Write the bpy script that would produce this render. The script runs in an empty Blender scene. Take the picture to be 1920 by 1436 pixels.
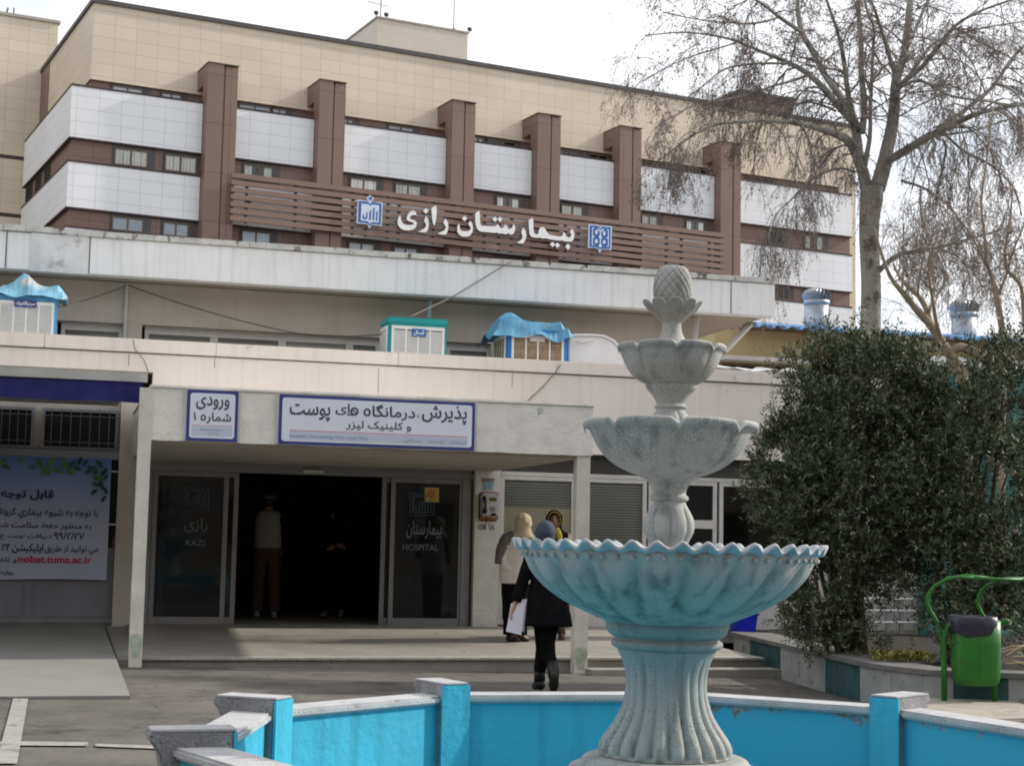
import bpy, bmesh, math, random
import numpy as np
from math import sin, cos, pi, radians, atan2, sqrt
from mathutils import Vector, Matrix, noise
random.seed(7); rng = np.random.default_rng(7)
sc = bpy.context.scene
col = sc.collection
# ------------------------------------------------------------------ camera
F_PX, PITCH, ROLL, EYE = 3004.33, .0993665, .020058, 1.45
Fw = Vector((0, cos(PITCH), sin(PITCH))); U0 = Vector((0, -sin(PITCH), cos(PITCH))); X0 = Vector((1, 0, 0))
Xc = X0*cos(ROLL) + U0*sin(ROLL); Uc = -X0*sin(ROLL) + U0*cos(ROLL)
cam = bpy.data.objects.new('camera', bpy.data.cameras.new('camera')); col.objects.link(cam)
cam.data.sensor_width = 36; cam.data.lens = F_PX/1920*36; cam.data.clip_end = 3000; cam.data.clip_start = .05
cam.matrix_world = Matrix(((Xc.x, Uc.x, -Fw.x, 0), (Xc.y, Uc.y, -Fw.y, 0), (Xc.z, Uc.z, -Fw.z, EYE), (0, 0, 0, 1)))
sc.camera = cam
# ------------------------------------------------------------------ light
SUN_AZ, SUN_EL = .33, radians(31)      # azimuth from +X towards +Y
SUN_STRENGTH = 3.0
sd = Vector((cos(SUN_AZ)*cos(SUN_EL), sin(SUN_AZ)*cos(SUN_EL), sin(SUN_EL)))
sl = bpy.data.lights.new('sun', 'SUN'); sl.energy = SUN_STRENGTH; sl.angle = radians(1.2); sl.color = (1, .93, .83)
so = bpy.data.objects.new('sun', sl); col.objects.link(so); so.rotation_euler = sd.to_track_quat('Z', 'Y').to_euler()
w = bpy.data.worlds.new('World'); sc.world = w; w.use_nodes = True
nt = w.node_tree; nt.nodes.clear()
N = nt.nodes.new; Lk = nt.links.new
out = N('ShaderNodeOutputWorld'); bg = N('ShaderNodeBackground'); sky = N('ShaderNodeTexSky')
sky.sky_type = 'NISHITA'; sky.sun_disc = False; sky.sun_elevation = SUN_EL; sky.sun_rotation = pi/2-SUN_AZ
sky.dust_density = 2.0
bg.inputs[1].default_value = .1
tc = N('ShaderNodeTexCoord'); mp = N('ShaderNodeMapping'); mp.inputs['Scale'].default_value = (1, 1, 2.2)
nz = N('ShaderNodeTexNoise'); nz.inputs['Scale'].default_value = 2.6; nz.inputs['Detail'].default_value = 7; nz.inputs['Roughness'].default_value = .55
cr = N('ShaderNodeValToRGB'); cr.color_ramp.elements[0].position = .30; cr.color_ramp.elements[1].position = .52
nz2 = N('ShaderNodeTexNoise'); nz2.inputs['Scale'].default_value = 4.0; nz2.inputs['Detail'].default_value = 5
cc = N('ShaderNodeMix'); cc.data_type = 'RGBA'
cc.inputs[6].default_value = (8.0, 8.3, 9.0, 1); cc.inputs[7].default_value = (10.2, 10.2, 10.2, 1)
mx = N('ShaderNodeMix'); mx.data_type = 'RGBA'
Lk(tc.outputs['Generated'], mp.inputs[0]); Lk(mp.outputs[0], nz.inputs[0]); Lk(mp.outputs[0], nz2.inputs[0])
Lk(nz.outputs[0], cr.inputs[0]); Lk(nz2.outputs[0], cc.inputs[0]); Lk(cr.outputs[0], mx.inputs[0])
Lk(sky.outputs[0], mx.inputs[6]); Lk(cc.outputs[2], mx.inputs[7]); Lk(mx.outputs[2], bg.inputs[0]); Lk(bg.outputs[0], out.inputs[0])
sc.view_settings.view_transform = 'Standard'; sc.view_settings.look = 'None'; sc.view_settings.gamma = 1
sc.view_settings.exposure = 0.50
sc.cycles.filter_width = 1.9; sc.cycles.max_bounces = 8; sc.cycles.transparent_max_bounces = 12

# ------------------------------------------------------------------ measuring helpers
class Frame:
    """a building's own axes: u along its front, v into depth, z up"""
    def __init__(s, yaw, y0): s.yaw, s.y0 = yaw, y0
    def ray(s, px, py):
        d = Xc*((px-960)/F_PX) + Uc*((718-py)/F_PX) + Fw
        c, n = cos(s.yaw), sin(s.yaw)
        return Vector((d.x*c+d.y*n, -d.x*n+d.y*c, d.z)), Vector((-s.y0*n, -s.y0*c, EYE))
    def v(s, px, py, v):
        d, o = s.ray(px, py); t = (v-o.y)/d.y; p = o+d*t; return p.x, p.z
    def u(s, px, py, u):
        d, o = s.ray(px, py); t = (u-o.x)/d.x; p = o+d*t; return p.y, p.z
    def z(s, px, py, z):
        d, o = s.ray(px, py); t = (z-o.z)/d.z; p = o+d*t; return p.x, p.y
LOW = Frame(.277, 19.08); TOW = Frame(.461, 79.8737); W = Frame(0, 0)

# ------------------------------------------------------------------ materials
def newmat(name):
    m = bpy.data.materials.new(name); m.use_nodes = True; t = m.node_tree
    return m, t, t.nodes['Principled BSDF']
def mat(name, c, rough=.8, var=.12, scale=4, bump=.15, bscale=30, metal=0, dirt=None, dscale=1.2, dthr=.6, streak=0, spec=.3, dsoft=.08, bdist=.02):
    """procedural paint/stone: colour noise, optional dirt patches and vertical streaks, fine bump"""
    m, t, b = newmat(name); n, l = t.nodes.new, t.links.new
    co = n('ShaderNodeTexCoord'); nz = n('ShaderNodeTexNoise'); nz.inputs['Scale'].default_value = scale; nz.inputs['Detail'].default_value = 8
    l(co.outputs['Object'], nz.inputs[0])
    mr = n('ShaderNodeMapRange'); mr.inputs[1].default_value = .3; mr.inputs[2].default_value = .7
    mr.inputs[3].default_value = 1-var; mr.inputs[4].default_value = 1+var; l(nz.outputs[0], mr.inputs[0])
    mul = n('ShaderNodeVectorMath'); mul.operation = 'SCALE'; mul.inputs[0].default_value = c; l(mr.outputs[0], mul.inputs['Scale'])
    cur = mul.outputs[0]
    if streak:
        mp = n('ShaderNodeMapping'); mp.inputs['Scale'].default_value = (7, 7, .35); l(co.outputs['Object'], mp.inputs[0])
        s2 = n('ShaderNodeTexNoise'); s2.inputs['Scale'].default_value = 1.6; s2.inputs['Detail'].default_value = 5; l(mp.outputs[0], s2.inputs[0])
        m2 = n('ShaderNodeMapRange'); m2.inputs[1].default_value = .5; m2.inputs[2].default_value = .72; m2.inputs[3].default_value = 1; m2.inputs[4].default_value = 1-streak
        l(s2.outputs[0], m2.inputs[0]); q = n('ShaderNodeVectorMath'); q.operation = 'SCALE'; l(cur, q.inputs[0]); l(m2.outputs[0], q.inputs['Scale']); cur = q.outputs[0]
    if dirt:
        d = n('ShaderNodeTexNoise'); d.inputs['Scale'].default_value = dscale; d.inputs['Detail'].default_value = 9; d.inputs['Roughness'].default_value = .65; l(co.outputs['Object'], d.inputs[0])
        m3 = n('ShaderNodeMapRange'); m3.inputs[1].default_value = dthr; m3.inputs[2].default_value = dthr+dsoft; l(d.outputs[0], m3.inputs[0])
        x = n('ShaderNodeMix'); x.data_type = 'RGBA'; l(m3.outputs[0], x.inputs[0]); l(cur, x.inputs[6]); x.inputs[7].default_value = (*dirt, 1); cur = x.outputs[2]
    l(cur, b.inputs['Base Color'])
    b.inputs['Roughness'].default_value = rough; b.inputs['Metallic'].default_value = metal; b.inputs['Specular IOR Level'].default_value = spec
    if bump:
        bn = n('ShaderNodeTexNoise'); bn.inputs['Scale'].default_value = bscale; bn.inputs['Detail'].default_value = 6; l(co.outputs['Object'], bn.inputs[0])
        bp = n('ShaderNodeBump'); bp.inputs['Strength'].default_value = bump; bp.inputs['Distance'].default_value = bdist; l(bn.outputs[0], bp.inputs['Height']); l(bp.outputs[0], b.inputs['Normal'])
    return m
def tiles(name, c, grout, bw, bh, mortar=.012, var=.06, rough=.45, off=0., zoff=0., uoff=0.):
    """square-set cladding panels laid out along u+v and z of the building"""
    m, t, b = newmat(name); n, l = t.nodes.new, t.links.new
    co = n('ShaderNodeTexCoord'); sp = n('ShaderNodeSeparateXYZ'); l(co.outputs['Object'], sp.inputs[0])
    ad = n('ShaderNodeMath'); l(sp.outputs[0], ad.inputs[0]); l(sp.outputs[1], ad.inputs[1])
    a1 = n('ShaderNodeMath'); l(ad.outputs[0], a1.inputs[0]); a1.inputs[1].default_value = uoff
    a2 = n('ShaderNodeMath'); l(sp.outputs[2], a2.inputs[0]); a2.inputs[1].default_value = zoff
    cb = n('ShaderNodeCombineXYZ'); l(a1.outputs[0], cb.inputs[0]); l(a2.outputs[0], cb.inputs[1])
    br = n('ShaderNodeTexBrick'); l(cb.outputs[0], br.inputs[0]); br.offset = off
    br.inputs['Scale'].default_value = 1; br.inputs['Mortar Size'].default_value = mortar; br.inputs['Mortar Smooth'].default_value = .3
    br.inputs['Brick Width'].default_value = bw; br.inputs['Row Height'].default_value = bh; br.inputs['Bias'].default_value = 0
    br.inputs[1].default_value = (*[x*(1-var) for x in c], 1); br.inputs[2].default_value = (*[min(1, x*(1+var)) for x in c], 1); br.inputs[3].default_value = (*grout, 1)
    nz = n('ShaderNodeTexNoise'); nz.inputs['Scale'].default_value = .35; nz.inputs['Detail'].default_value = 6; l(co.outputs['Object'], nz.inputs[0])
    mr = n('ShaderNodeMapRange'); mr.inputs[1].default_value = .3; mr.inputs[2].default_value = .7; mr.inputs[3].default_value = .93; mr.inputs[4].default_value = 1.05; l(nz.outputs[0], mr.inputs[0])
    q = n('ShaderNodeVectorMath'); q.operation = 'SCALE'; l(br.outputs[0], q.inputs[0]); l(mr.outputs[0], q.inputs['Scale']); l(q.outputs[0], b.inputs['Base Color'])
    b.inputs['Roughness'].default_value = rough; b.inputs['Specular IOR Level'].default_value = .3
    bp = n('ShaderNodeBump'); bp.inputs['Strength'].default_value = .4; bp.inputs['Distance'].default_value = .01; bp.invert = True
    l(br.outputs[1], bp.inputs['Height']); l(bp.outputs[0], b.inputs['Normal'])
    return m
def glassmat(name, tint, alpha, rough=.04, ior=1.5):
    m, t, b = newmat(name); n, l = t.nodes.new, t.links.new
    tr = n('ShaderNodeBsdfTransparent'); tr.inputs[0].default_value = (*tint, 1)
    gl = n('ShaderNodeBsdfGlossy'); gl.inputs['Roughness'].default_value = rough; gl.inputs[0].default_value = (.9, .92, .95, 1)
    df = n('ShaderNodeBsdfDiffuse'); df.inputs[0].default_value = (.03, .032, .035, 1)
    fr = n('ShaderNodeFresnel'); fr.inputs[0].default_value = ior
    m1 = n('ShaderNodeMixShader'); m1.inputs[0].default_value = alpha; l(tr.outputs[0], m1.inputs[1]); l(df.outputs[0], m1.inputs[2])
    m2 = n('ShaderNodeMixShader'); l(fr.outputs[0], m2.inputs[0]); l(m1.outputs[0], m2.inputs[1]); l(gl.outputs[0], m2.inputs[2])
    l(m2.outputs[0], t.nodes['Material Output'].inputs[0]); return m

M = {}
M['tan'] = tiles('tan_stone', (.665, .575, .445), (.48, .41, .315), 1.0, .62, .014, .035)
M['white'] = tiles('white_panel', (.78, .79, .81), (.52, .53, .56), 1.0, .585, .012, .015, zoff=.1)
M['brown'] = tiles('brown_panel', (.215, .142, .118), (.08, .055, .045), 1.4, 2.3, .014, .03, zoff=.3, uoff=.3)
M['brown2'] = tiles('brown_cladding', (.20, .125, .105), (.09, .06, .05), 1.0, .57, .012, .05)
M['slat'] = mat('brown_slat', (.225, .148, .122), .5, .06, 1.5, 0)
M['coping_dark'] = mat('dark_coping', (.09, .085, .085), .6, .1)
M['band_edge'] = mat('band_edge', (.07, .05, .05), .6, .1)
M['plaster'] = mat('old_white_plaster', (.80, .80, .80), .85, .05, 1.5, .2, 12, dirt=(.33, .32, .30), dscale=2.2, dthr=.66, streak=.16)
M['plaster_edge'] = mat('stained_coping', (.56, .55, .52), .9, .18, 6, .5, 25, dirt=(.12, .11, .10), dscale=5, dthr=.55)
M['pink'] = mat('pinkish_paint', (.76, .695, .64), .85, .06, .9, .2, 14, dirt=(.42, .38, .34), dscale=2.4, dthr=.64, streak=.08)
M['rough'] = mat('rough_render', (.74, .72, .66), .95, .10, 5, .5, 22, dirt=(.22, .215, .19), dscale=4.2, dthr=.66, dsoft=.05)
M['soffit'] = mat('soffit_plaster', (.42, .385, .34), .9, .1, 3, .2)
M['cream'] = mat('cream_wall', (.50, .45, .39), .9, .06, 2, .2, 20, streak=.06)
M['post'] = mat('painted_post', (.62, .59, .53), .8, .1, 4, .4, 25, dirt=(.20, .20, .15), dscale=7, dthr=.64)
M['mould'] = mat('green_mould', (.40, .44, .35), .9, .25, 8, .4)
M['frame'] = mat('white_frame', (.55, .53, .50), .5, .08, 6, 0)
M['alu'] = mat('aluminium', (.25, .245, .24), .45, .06, 6, 0, metal=.35)
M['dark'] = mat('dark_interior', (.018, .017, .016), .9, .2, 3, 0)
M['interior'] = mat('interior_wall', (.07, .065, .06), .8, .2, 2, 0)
M['glass'] = glassmat('door_glass', (.35, .37, .36), .35, .04, 1.38)
M['winglass'] = glassmat('window_glass', (.93, .95, .95), .0)
M['curtain'] = mat('pale_curtain', (.84, .82, .75), .9, .12, 9, 0, streak=.3)
M['blind'] = tiles('grey_blind', (.46, .45, .42), (.17, .165, .15), 30, .042, .010, .03, .6)
M['film'] = mat('cream_film', (.66, .60, .45), .6, .08, 2, 0, streak=.12)
M['bronze'] = mat('bronze_frame', (.14, .10, .06), .5, .1, 3, 0)
M['granite'] = mat('granite_steps', (.27, .255, .228), .8, .14, 3, .2, 60, dirt=(.13, .12, .11), dscale=3, dthr=.62)
M['concrete'] = mat('concrete_ramp', (.225, .22, .205), .9, .08, 1.5, .4, 40, dirt=(.17, .16, .15), dscale=1.5, dthr=.6)
def asphalt():
    m, t, b = newmat('asphalt'); n, l = t.nodes.new, t.links.new; co = n('ShaderNodeTexCoord')
    def nz(sc, det=6, ro=.6): q = n('ShaderNodeTexNoise'); q.inputs['Scale'].default_value = sc; q.inputs['Detail'].default_value = det; q.inputs['Roughness'].default_value = ro; l(co.outputs['Object'], q.inputs[0]); return q
    def mr(src, a_, b_, c_, d_): q = n('ShaderNodeMapRange'); q.inputs[1].default_value = a_; q.inputs[2].default_value = b_; q.inputs[3].default_value = c_; q.inputs[4].default_value = d_; l(src, q.inputs[0]); return q.outputs[0]
    def mul(a_, b_): q = n('ShaderNodeMath'); q.operation = 'MULTIPLY'; l(a_, q.inputs[0]); l(b_, q.inputs[1]); return q.outputs[0]
    big, mid, fine, gr_ = nz(.35, 4), nz(2.2, 8, .7), nz(18, 4), nz(140, 2)
    k = mul(mul(mr(big.outputs[0], .35, .65, .82, 1.16), mr(mid.outputs[0], .35, .70, 1.12, .70)), mul(mr(fine.outputs[0], .3, .7, .90, 1.08), mr(gr_.outputs[0], .35, .65, .72, 1.25)))
    vo = n('ShaderNodeTexVoronoi'); vo.feature = 'DISTANCE_TO_EDGE'; vo.inputs['Scale'].default_value = .55; wn_ = nz(1.2, 6, .7); ad = n('ShaderNodeVectorMath'); sc_ = n('ShaderNodeVectorMath'); sc_.operation = 'SCALE'; sc_.inputs['Scale'].default_value = 1.2; l(wn_.outputs[1], sc_.inputs[0]); l(co.outputs['Object'], ad.inputs[0]); l(sc_.outputs[0], ad.inputs[1]); l(ad.outputs[0], vo.inputs[0])
    ck = mr(vo.outputs[0], .003, .010, .55, 1.0); st = mr(nz(1.1, 5, .65).outputs[0], .60, .70, 1.0, .70)
    k = mul(mul(k, ck), st)
    q = n('ShaderNodeVectorMath'); q.operation = 'SCALE'; q.inputs[0].default_value = (.138, .128, .114); l(k, q.inputs['Scale']); l(q.outputs[0], b.inputs['Base Color']); b.inputs['Roughness'].default_value = .93; b.inputs['Specular IOR Level'].default_value = .25
    bp = n('ShaderNodeBump'); bp.inputs['Strength'].default_value = .7; bp.inputs['Distance'].default_value = .008; l(gr_.outputs[0], bp.inputs['Height']); l(bp.outputs[0], b.inputs['Normal']); return m
M['asphalt'] = asphalt()
M['line'] = mat('worn_line_paint', (.30, .29, .27), .9, .15, 8, .3, 60, dirt=(.17, .16, .15), dscale=6, dthr=.56)
M['soil'] = mat('soil', (.025, .021, .017), 1, .4, 9, 1, 40)
M['white_paint'] = mat('kerb_white', (.30, .305, .30), .85, .15, 4, .4, 30, dirt=(.10, .10, .10), dscale=5, dthr=.58)
M['teal_paint'] = mat('kerb_teal', (.035, .085, .09), .85, .2, 4, .4, 30, dirt=(.03, .05, .05), dscale=5, dthr=.55)
M['kerb_top'] = mat('kerb_top', (.15, .145, .14), .9, .15, 5, .5, 30, dirt=(.10, .095, .09), dscale=4, dthr=.58)
M['navy'] = mat('navy_frame', (.045, .06, .22), .4, .05, 4, 0)
M['signwhite'] = mat('sign_white', (.72, .75, .82), .35, .03, 3, 0)
M['signgrey'] = mat('sign_strip', (.52, .56, .66), .4, .03, 3, 0)
M['ink'] = mat('dark_ink', (.035, .04, .07), .5, .1, 4, 0)
M['redline'] = mat('red_line', (.55, .08, .10), .5, .05, 4, 0)
M['letter'] = mat('white_letter', (.80, .80, .80), .35, .04, 4, 0)
M['letter_side'] = mat('grey_letter_side', (.25, .24, .24), .5, .05, 4, 0)
M['blue'] = mat('emblem_blue', (.035, .13, .36), .35, .08, 2, 0)
M['paleblue'] = mat('emblem_pale', (.62, .68, .82), .4, .04, 3, 0)
M['greyink'] = mat('pale_blue_ink', (.22, .28, .42), .5, .1, 4, 0)
M['valance'] = mat('blue_valance', (.018, .017, .12), .7, .15, 3, .3, 8, streak=.2)
M['metalbeam'] = mat('rusty_beam', (.42, .42, .39), .6, .12, 3, .2, dirt=(.22, .16, .08), dscale=3, dthr=.62)
M['bluepaint'] = None
M['black2'] = mat('dark_transom', (.05, .048, .045), .5, .1, 3, 0)
M['grille'] = mat('grille_bars', (.11, .125, .12), .7, .1, 4, 0)
M['wire'] = mat('wire', (.05, .05, .05), .7, .1, 4, 0)
M['wire_pale'] = mat('wire_pale', (.22, .2, .18), .7, .1, 4, 0)

# ------------------------------------------------------------------ mesh helpers
class MB:
    def __init__(s): s.v = []; s.f = []; s.mi = []; s.sm = []; s.m = 0; s.smooth = False
    def add(s, vs, fs):
        b = len(s.v); s.v += [tuple(p) for p in vs]
        for f in fs: s.f.append(tuple(b+i for i in f)); s.mi.append(s.m); s.sm.append(s.smooth)
        return s
    def box(s, x0, x1, y0, y1, z0, z1):
        return s.add([(x0, y0, z0), (x1, y0, z0), (x1, y1, z0), (x0, y1, z0), (x0, y0, z1), (x1, y0, z1), (x1, y1, z1), (x0, y1, z1)],
                     [(0, 3, 2, 1), (4, 5, 6, 7), (0, 1, 5, 4), (1, 2, 6, 5), (2, 3, 7, 6), (3, 0, 4, 7)])
    def hexa(s, p): return s.add(p, [(0, 3, 2, 1), (4, 5, 6, 7), (0, 1, 5, 4), (1, 2, 6, 5), (2, 3, 7, 6), (3, 0, 4, 7)])
    def prism(s, pts, d, cap=True):
        """pts: list of 3d points of a planar outline, d: extrusion vector"""
        n = len(pts); d = Vector(d); P = [Vector(p) for p in pts]
        fs = [(i, (i+1) % n, n+(i+1) % n, n+i) for i in range(n)]
        if cap: fs += [tuple(range(n))[::-1], tuple(range(n, 2*n))]
        return s.add(P+[p+d for p in P], fs)
    def tube(s, path, rad, n=8, cap=True, flat=1.0):
        P = [Vector(p) for p in path]; k = len(P)
        R = rad if hasattr(rad, '__len__') else [rad]*k
        vs = []; prev = None
        for i, p in enumerate(P):
            t = (P[min(i+1, k-1)]-P[max(i-1, 0)])
            t = t.normalized() if t.length > 1e-9 else Vector((0, 0, 1))
            a = (Vector((0, 0, 1)) if abs(t.z) < .9 else Vector((1, 0, 0))) if prev is None else prev
            a = (a - t*a.dot(t)); a = a.normalized() if a.length > 1e-6 else t.orthogonal().normalized()
            prev = a; b = t.cross(a)
            for j in range(n):
                th = 2*pi*j/n; vs.append(p+(a*cos(th)+b*sin(th)*flat)*R[i])
        fs = [(i*n+j, i*n+(j+1) % n, (i+1)*n+(j+1) % n, (i+1)*n+j) for i in range(k-1) for j in range(n)]
        if cap: fs += [tuple(range(n))[::-1], tuple(range((k-1)*n, k*n))]
        return s.add(vs, fs)
    def loft(s, rings, cap=True):
        n = len(rings[0]); k = len(rings); vs = [p for r in rings for p in r]
        fs = [(i*n+j, i*n+(j+1) % n, (i+1)*n+(j+1) % n, (i+1)*n+j) for i in range(k-1) for j in range(n)]
        if cap: fs += [tuple(range(n))[::-1], tuple(range((k-1)*n, k*n))]
        return s.add(vs, fs)
    def sphere(s, c, r, n=12, k=8, sc=(1, 1, 1)):
        rings = [[(c[0]+sc[0]*r*sin(pi*i/k)*cos(2*pi*j/n), c[1]+sc[1]*r*sin(pi*i/k)*sin(2*pi*j/n), c[2]-sc[2]*r*cos(pi*i/k)) for j in range(n)] for i in range(1, k)]
        return s.loft(rings)
    def build(s, name, m, parent=None, bevel=0, smooth_angle=None):
        me = bpy.data.meshes.new(name); me.from_pydata(s.v, [], s.f)
        for x in (m if isinstance(m, (list, tuple)) else [m]): me.materials.append(x)
        me.polygons.foreach_set('material_index', s.mi); me.polygons.foreach_set('use_smooth', s.sm)
        bm = bmesh.new(); bm.from_mesh(me); bmesh.ops.recalc_face_normals(bm, faces=bm.faces)
        if bevel: bmesh.ops.bevel(bm, geom=[e for e in bm.edges if len(e.link_faces) == 2 and e.calc_face_angle(0) > .5], offset=bevel, segments=2, affect='EDGES', clamp_overlap=True)
        bm.to_mesh(me); bm.free(); me.update()
        o = bpy.data.objects.new(name, me); col.objects.link(o)
        if parent: o.parent = parent
        return o
def tag(o, label=None, cat=None, group=None, kind=None):
    if label: o['label'] = label
    if cat: o['category'] = cat
    if group: o['group'] = group
    if kind: o['kind'] = kind
    return o
def thing(name, label, cat, loc=(0, 0, 0), rz=0, group=None):
    o = bpy.data.objects.new(name, None); col.objects.link(o); o.location = loc; o.rotation_euler = (0, 0, rz); o.empty_display_size = .2
    return tag(o, label, cat, group)
def fthing(fr, name, label, cat, group=None): return thing(name, label, cat, (0, fr.y0, 0), fr.yaw, group)
def copy_tree(o, parent=None):
    c = o.copy(); col.objects.link(c)
    if parent: c.parent = parent
    for ch in list(o.children): copy_tree(ch, c)
    return c
def boxo(name, m, parent, *b, bevel=0): return MB().box(*b).build(name, m, parent, bevel)
def wob(p, s, a): return Vector(p) + noise.noise_vector(Vector(p)*s)*a
def world(fr, u, v, z):
    c, n = cos(fr.yaw), sin(fr.yaw); return Vector((u*c-v*n, fr.y0+u*n+v*c, z))

# ------------------------------------------------------------------ writing
AR = {'ا': (0xFE8D, 2), 'ب': (0xFE8F, 4), 'ت': (0xFE95, 4), 'ة': (0xFE93, 2), 'ج': (0xFE9D, 4), 'ح': (0xFEA1, 4), 'د': (0xFEA9, 2), 'ذ': (0xFEAB, 2), 'ر': (0xFEAD, 2), 'ز': (0xFEAF, 2), 'س': (0xFEB1, 4), 'ش': (0xFEB5, 4), 'ط': (0xFEC1, 4), 'ظ': (0xFEC5, 4), 'ع': (0xFEC9, 4), 'ف': (0xFED1, 4), 'ق': (0xFED5, 4), 'ل': (0xFEDD, 4), 'م': (0xFEE1, 4), 'ن': (0xFEE5, 4), 'ه': (0xFEE9, 4), 'و': (0xFEED, 2), 'پ': (0xFB56, 4), 'ک': (0xFB8E, 4), 'ی': (0xFBFC, 4), 'ي': (0xFEF1, 4), 'گ': (0xFB92, 4)}
def shape(t):
    o = []
    for i, ch in enumerate(t):
        if ch not in AR: o.append(ch); continue
        b, n = AR[ch]; pv = i > 0 and t[i-1] in AR and AR[t[i-1]][1] == 4; nx = n == 4 and i+1 < len(t) and t[i+1] in AR
        if ch == 'ه' and not pv and not nx: o.append('\u0665'); continue
        if ch == 'ة' and not pv: o.append('\u0665'); continue
        if ch == 'ع' and not pv and not nx: o.append('\uFECB'); continue
        o.append(chr(b+(0 if not pv and not nx else 1 if pv and not nx else 2 if nx and not pv else 3)))
    return ''.join(reversed(o))
def text_pts(t, off=0., rtl=True, res=4):
    c = bpy.data.curves.new('lettering', 'FONT'); c.body = shape(t) if rtl else t; c.offset = off; c.resolution_u = res
    o = bpy.data.objects.new('lettering', c); col.objects.link(o)
    dg = bpy.context.evaluated_depsgraph_get(); me = bpy.data.meshes.new_from_object(o.evaluated_get(dg), depsgraph=dg)
    vs = [v.co.copy() for v in me.vertices]; fs = [tuple(p.vertices) for p in me.polygons]
    bpy.data.objects.remove(o); bpy.data.curves.remove(c); bpy.data.meshes.remove(me)
    par = list(range(len(vs)))
    def fd(a):
        while par[a] != a: par[a] = par[par[a]]; a = par[a]
        return a
    for f in fs:
        for i in f[1:]: par[fd(i)] = fd(f[0])
    rank = {r: k for k, r in enumerate(sorted({fd(i) for i in range(len(vs))}, key=lambda r: vs[r].x))}
    lay = [rank[fd(i)] % 4 for i in range(len(vs))]
    return vs, fs, lay
def text(t, u0, u1, v, z0, z1, m, parent, name='lettering', off=0., rtl=True, shear=0):
    """flat lettering filling the box u0..u1, z0..z1 on plane v of its parent"""
    vs, fs, lay = text_pts(t, off, rtl)
    if not vs: return None
    x0 = min(p.x for p in vs); x1 = max(p.x for p in vs); y0 = min(p.y for p in vs); y1 = max(p.y for p in vs)
    mb = MB(); mb.add([(u0+(p.x-x0)/(x1-x0)*(u1-u0), v-.0008*lay[i], z0+(p.y-y0)/(y1-y0)*(z1-z0)) for i, p in enumerate(vs)], fs)
    return mb.build(name, m, parent)

# ================================================================== GROUND
g = MB(); g.box(-600, 600, -300, 1200, -3.0, -2.9)
tag(g.build('far_ground', M['asphalt']), kind='structure')
gx = [-60, -20]+[(-10+i*.5) for i in range(41)]+[20, 60]; gy = [-6]+[i*.5 for i in range(0, 53)]+[60]
def gz(x, y):
    k = min(1, max(0, (y-10)/8)); return -.018*max(-2, min(8, x+4))*k + .006*noise.noise(Vector((x*.8, y*.8, 0)))
g = MB(); g.smooth = True
nx = len(gx); g.add([(x, y, gz(x, y)) for y in gy for x in gx], [(j*nx+i, j*nx+i+1, (j+1)*nx+i+1, (j+1)*nx+i) for j in range(len(gy)-1) for i in range(nx-1)])
tag(g.build('courtyard', M['asphalt']), kind='structure')
def ground_poly(name, pts, m, dz=.004, kind='structure'):
    mb = MB(); mb.add([(p[0], p[1], gz(p[0], p[1])+dz) for p in pts], [tuple(range(len(pts)))]); return tag(mb.build(name, m), kind=kind)
def gp(px, py): return W.z(px, py, 0)
# parking lines
for nm, q in (('parking_line', [(28, 1298), (55, 1298), (32, 1434), (-8, 1434)]), ('parking_line', [(-30, 1391), (165, 1393), (165, 1400), (-30, 1399)]), ('parking_line', [(178, 1396), (300, 1399), (300, 1405), (180, 1401)])):
    pts = [gp(*p) for p in q]; mb = MB(); vs = []
    for a, b in ((0, 3), (1, 2)):
        for k in range(9):
            t = k/8; x = pts[a][0]*(1-t)+pts[b][0]*t; y = pts[a][1]*(1-t)+pts[b][1]*t; vs.append((x, y, gz(x, y)+.012))
    mb.add(vs, [(i, i+1, 10+i, 9+i) for i in range(8)]); tag(mb.build(nm, M['line']), kind='structure')

ob = thing('added_shade_block', 'unseen tan brick block added behind the camera to shade the lower facade', 'building', (0, -16, 0))  # never in view, added to cut the sky light on the lower facade
boxm = tiles('shade_block_brick', (.22, .19, .15), (.12, .11, .10), 1.0, .5, .02)
MB().box(-48, 45, -12, 0, 0, 13).build('wall', boxm, ob)
for k in range(22):
    for j in range(3): wn = MB().box(-46+k*4.1, -43.8+k*4.1, .005, .05, 1.2+j*4, 3.2+j*4).build('window', M['bronze'], ob); MB().box(-45.9+k*4.1, -43.9+k*4.1, .052, .06, 1.3+j*4, 3.1+j*4).build('pane', M['dark'], wn)

# ================================================================== TOWER (main hospital block)
T = TOW
def TU(px, py=300, v=0): return T.v(px, py, v)[0]
tower = fthing(T, 'hospital_building', 'tall tan and white clad hospital block with brown pillars, behind the low clinic', 'building')
UL, UR = -22.25, 21.3
BV = T.u(45, 300, UL)[0]         # rear end of the white bands on the side
TV = T.u(72, 150, -21.23)[0]     # rear end of the tan upper storey
Z1b, Z1t, Z2b, Z2t, Z3t, Z3b = 19.06, 21.38, 15.90, 17.92, 14.95, 12.6
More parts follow.
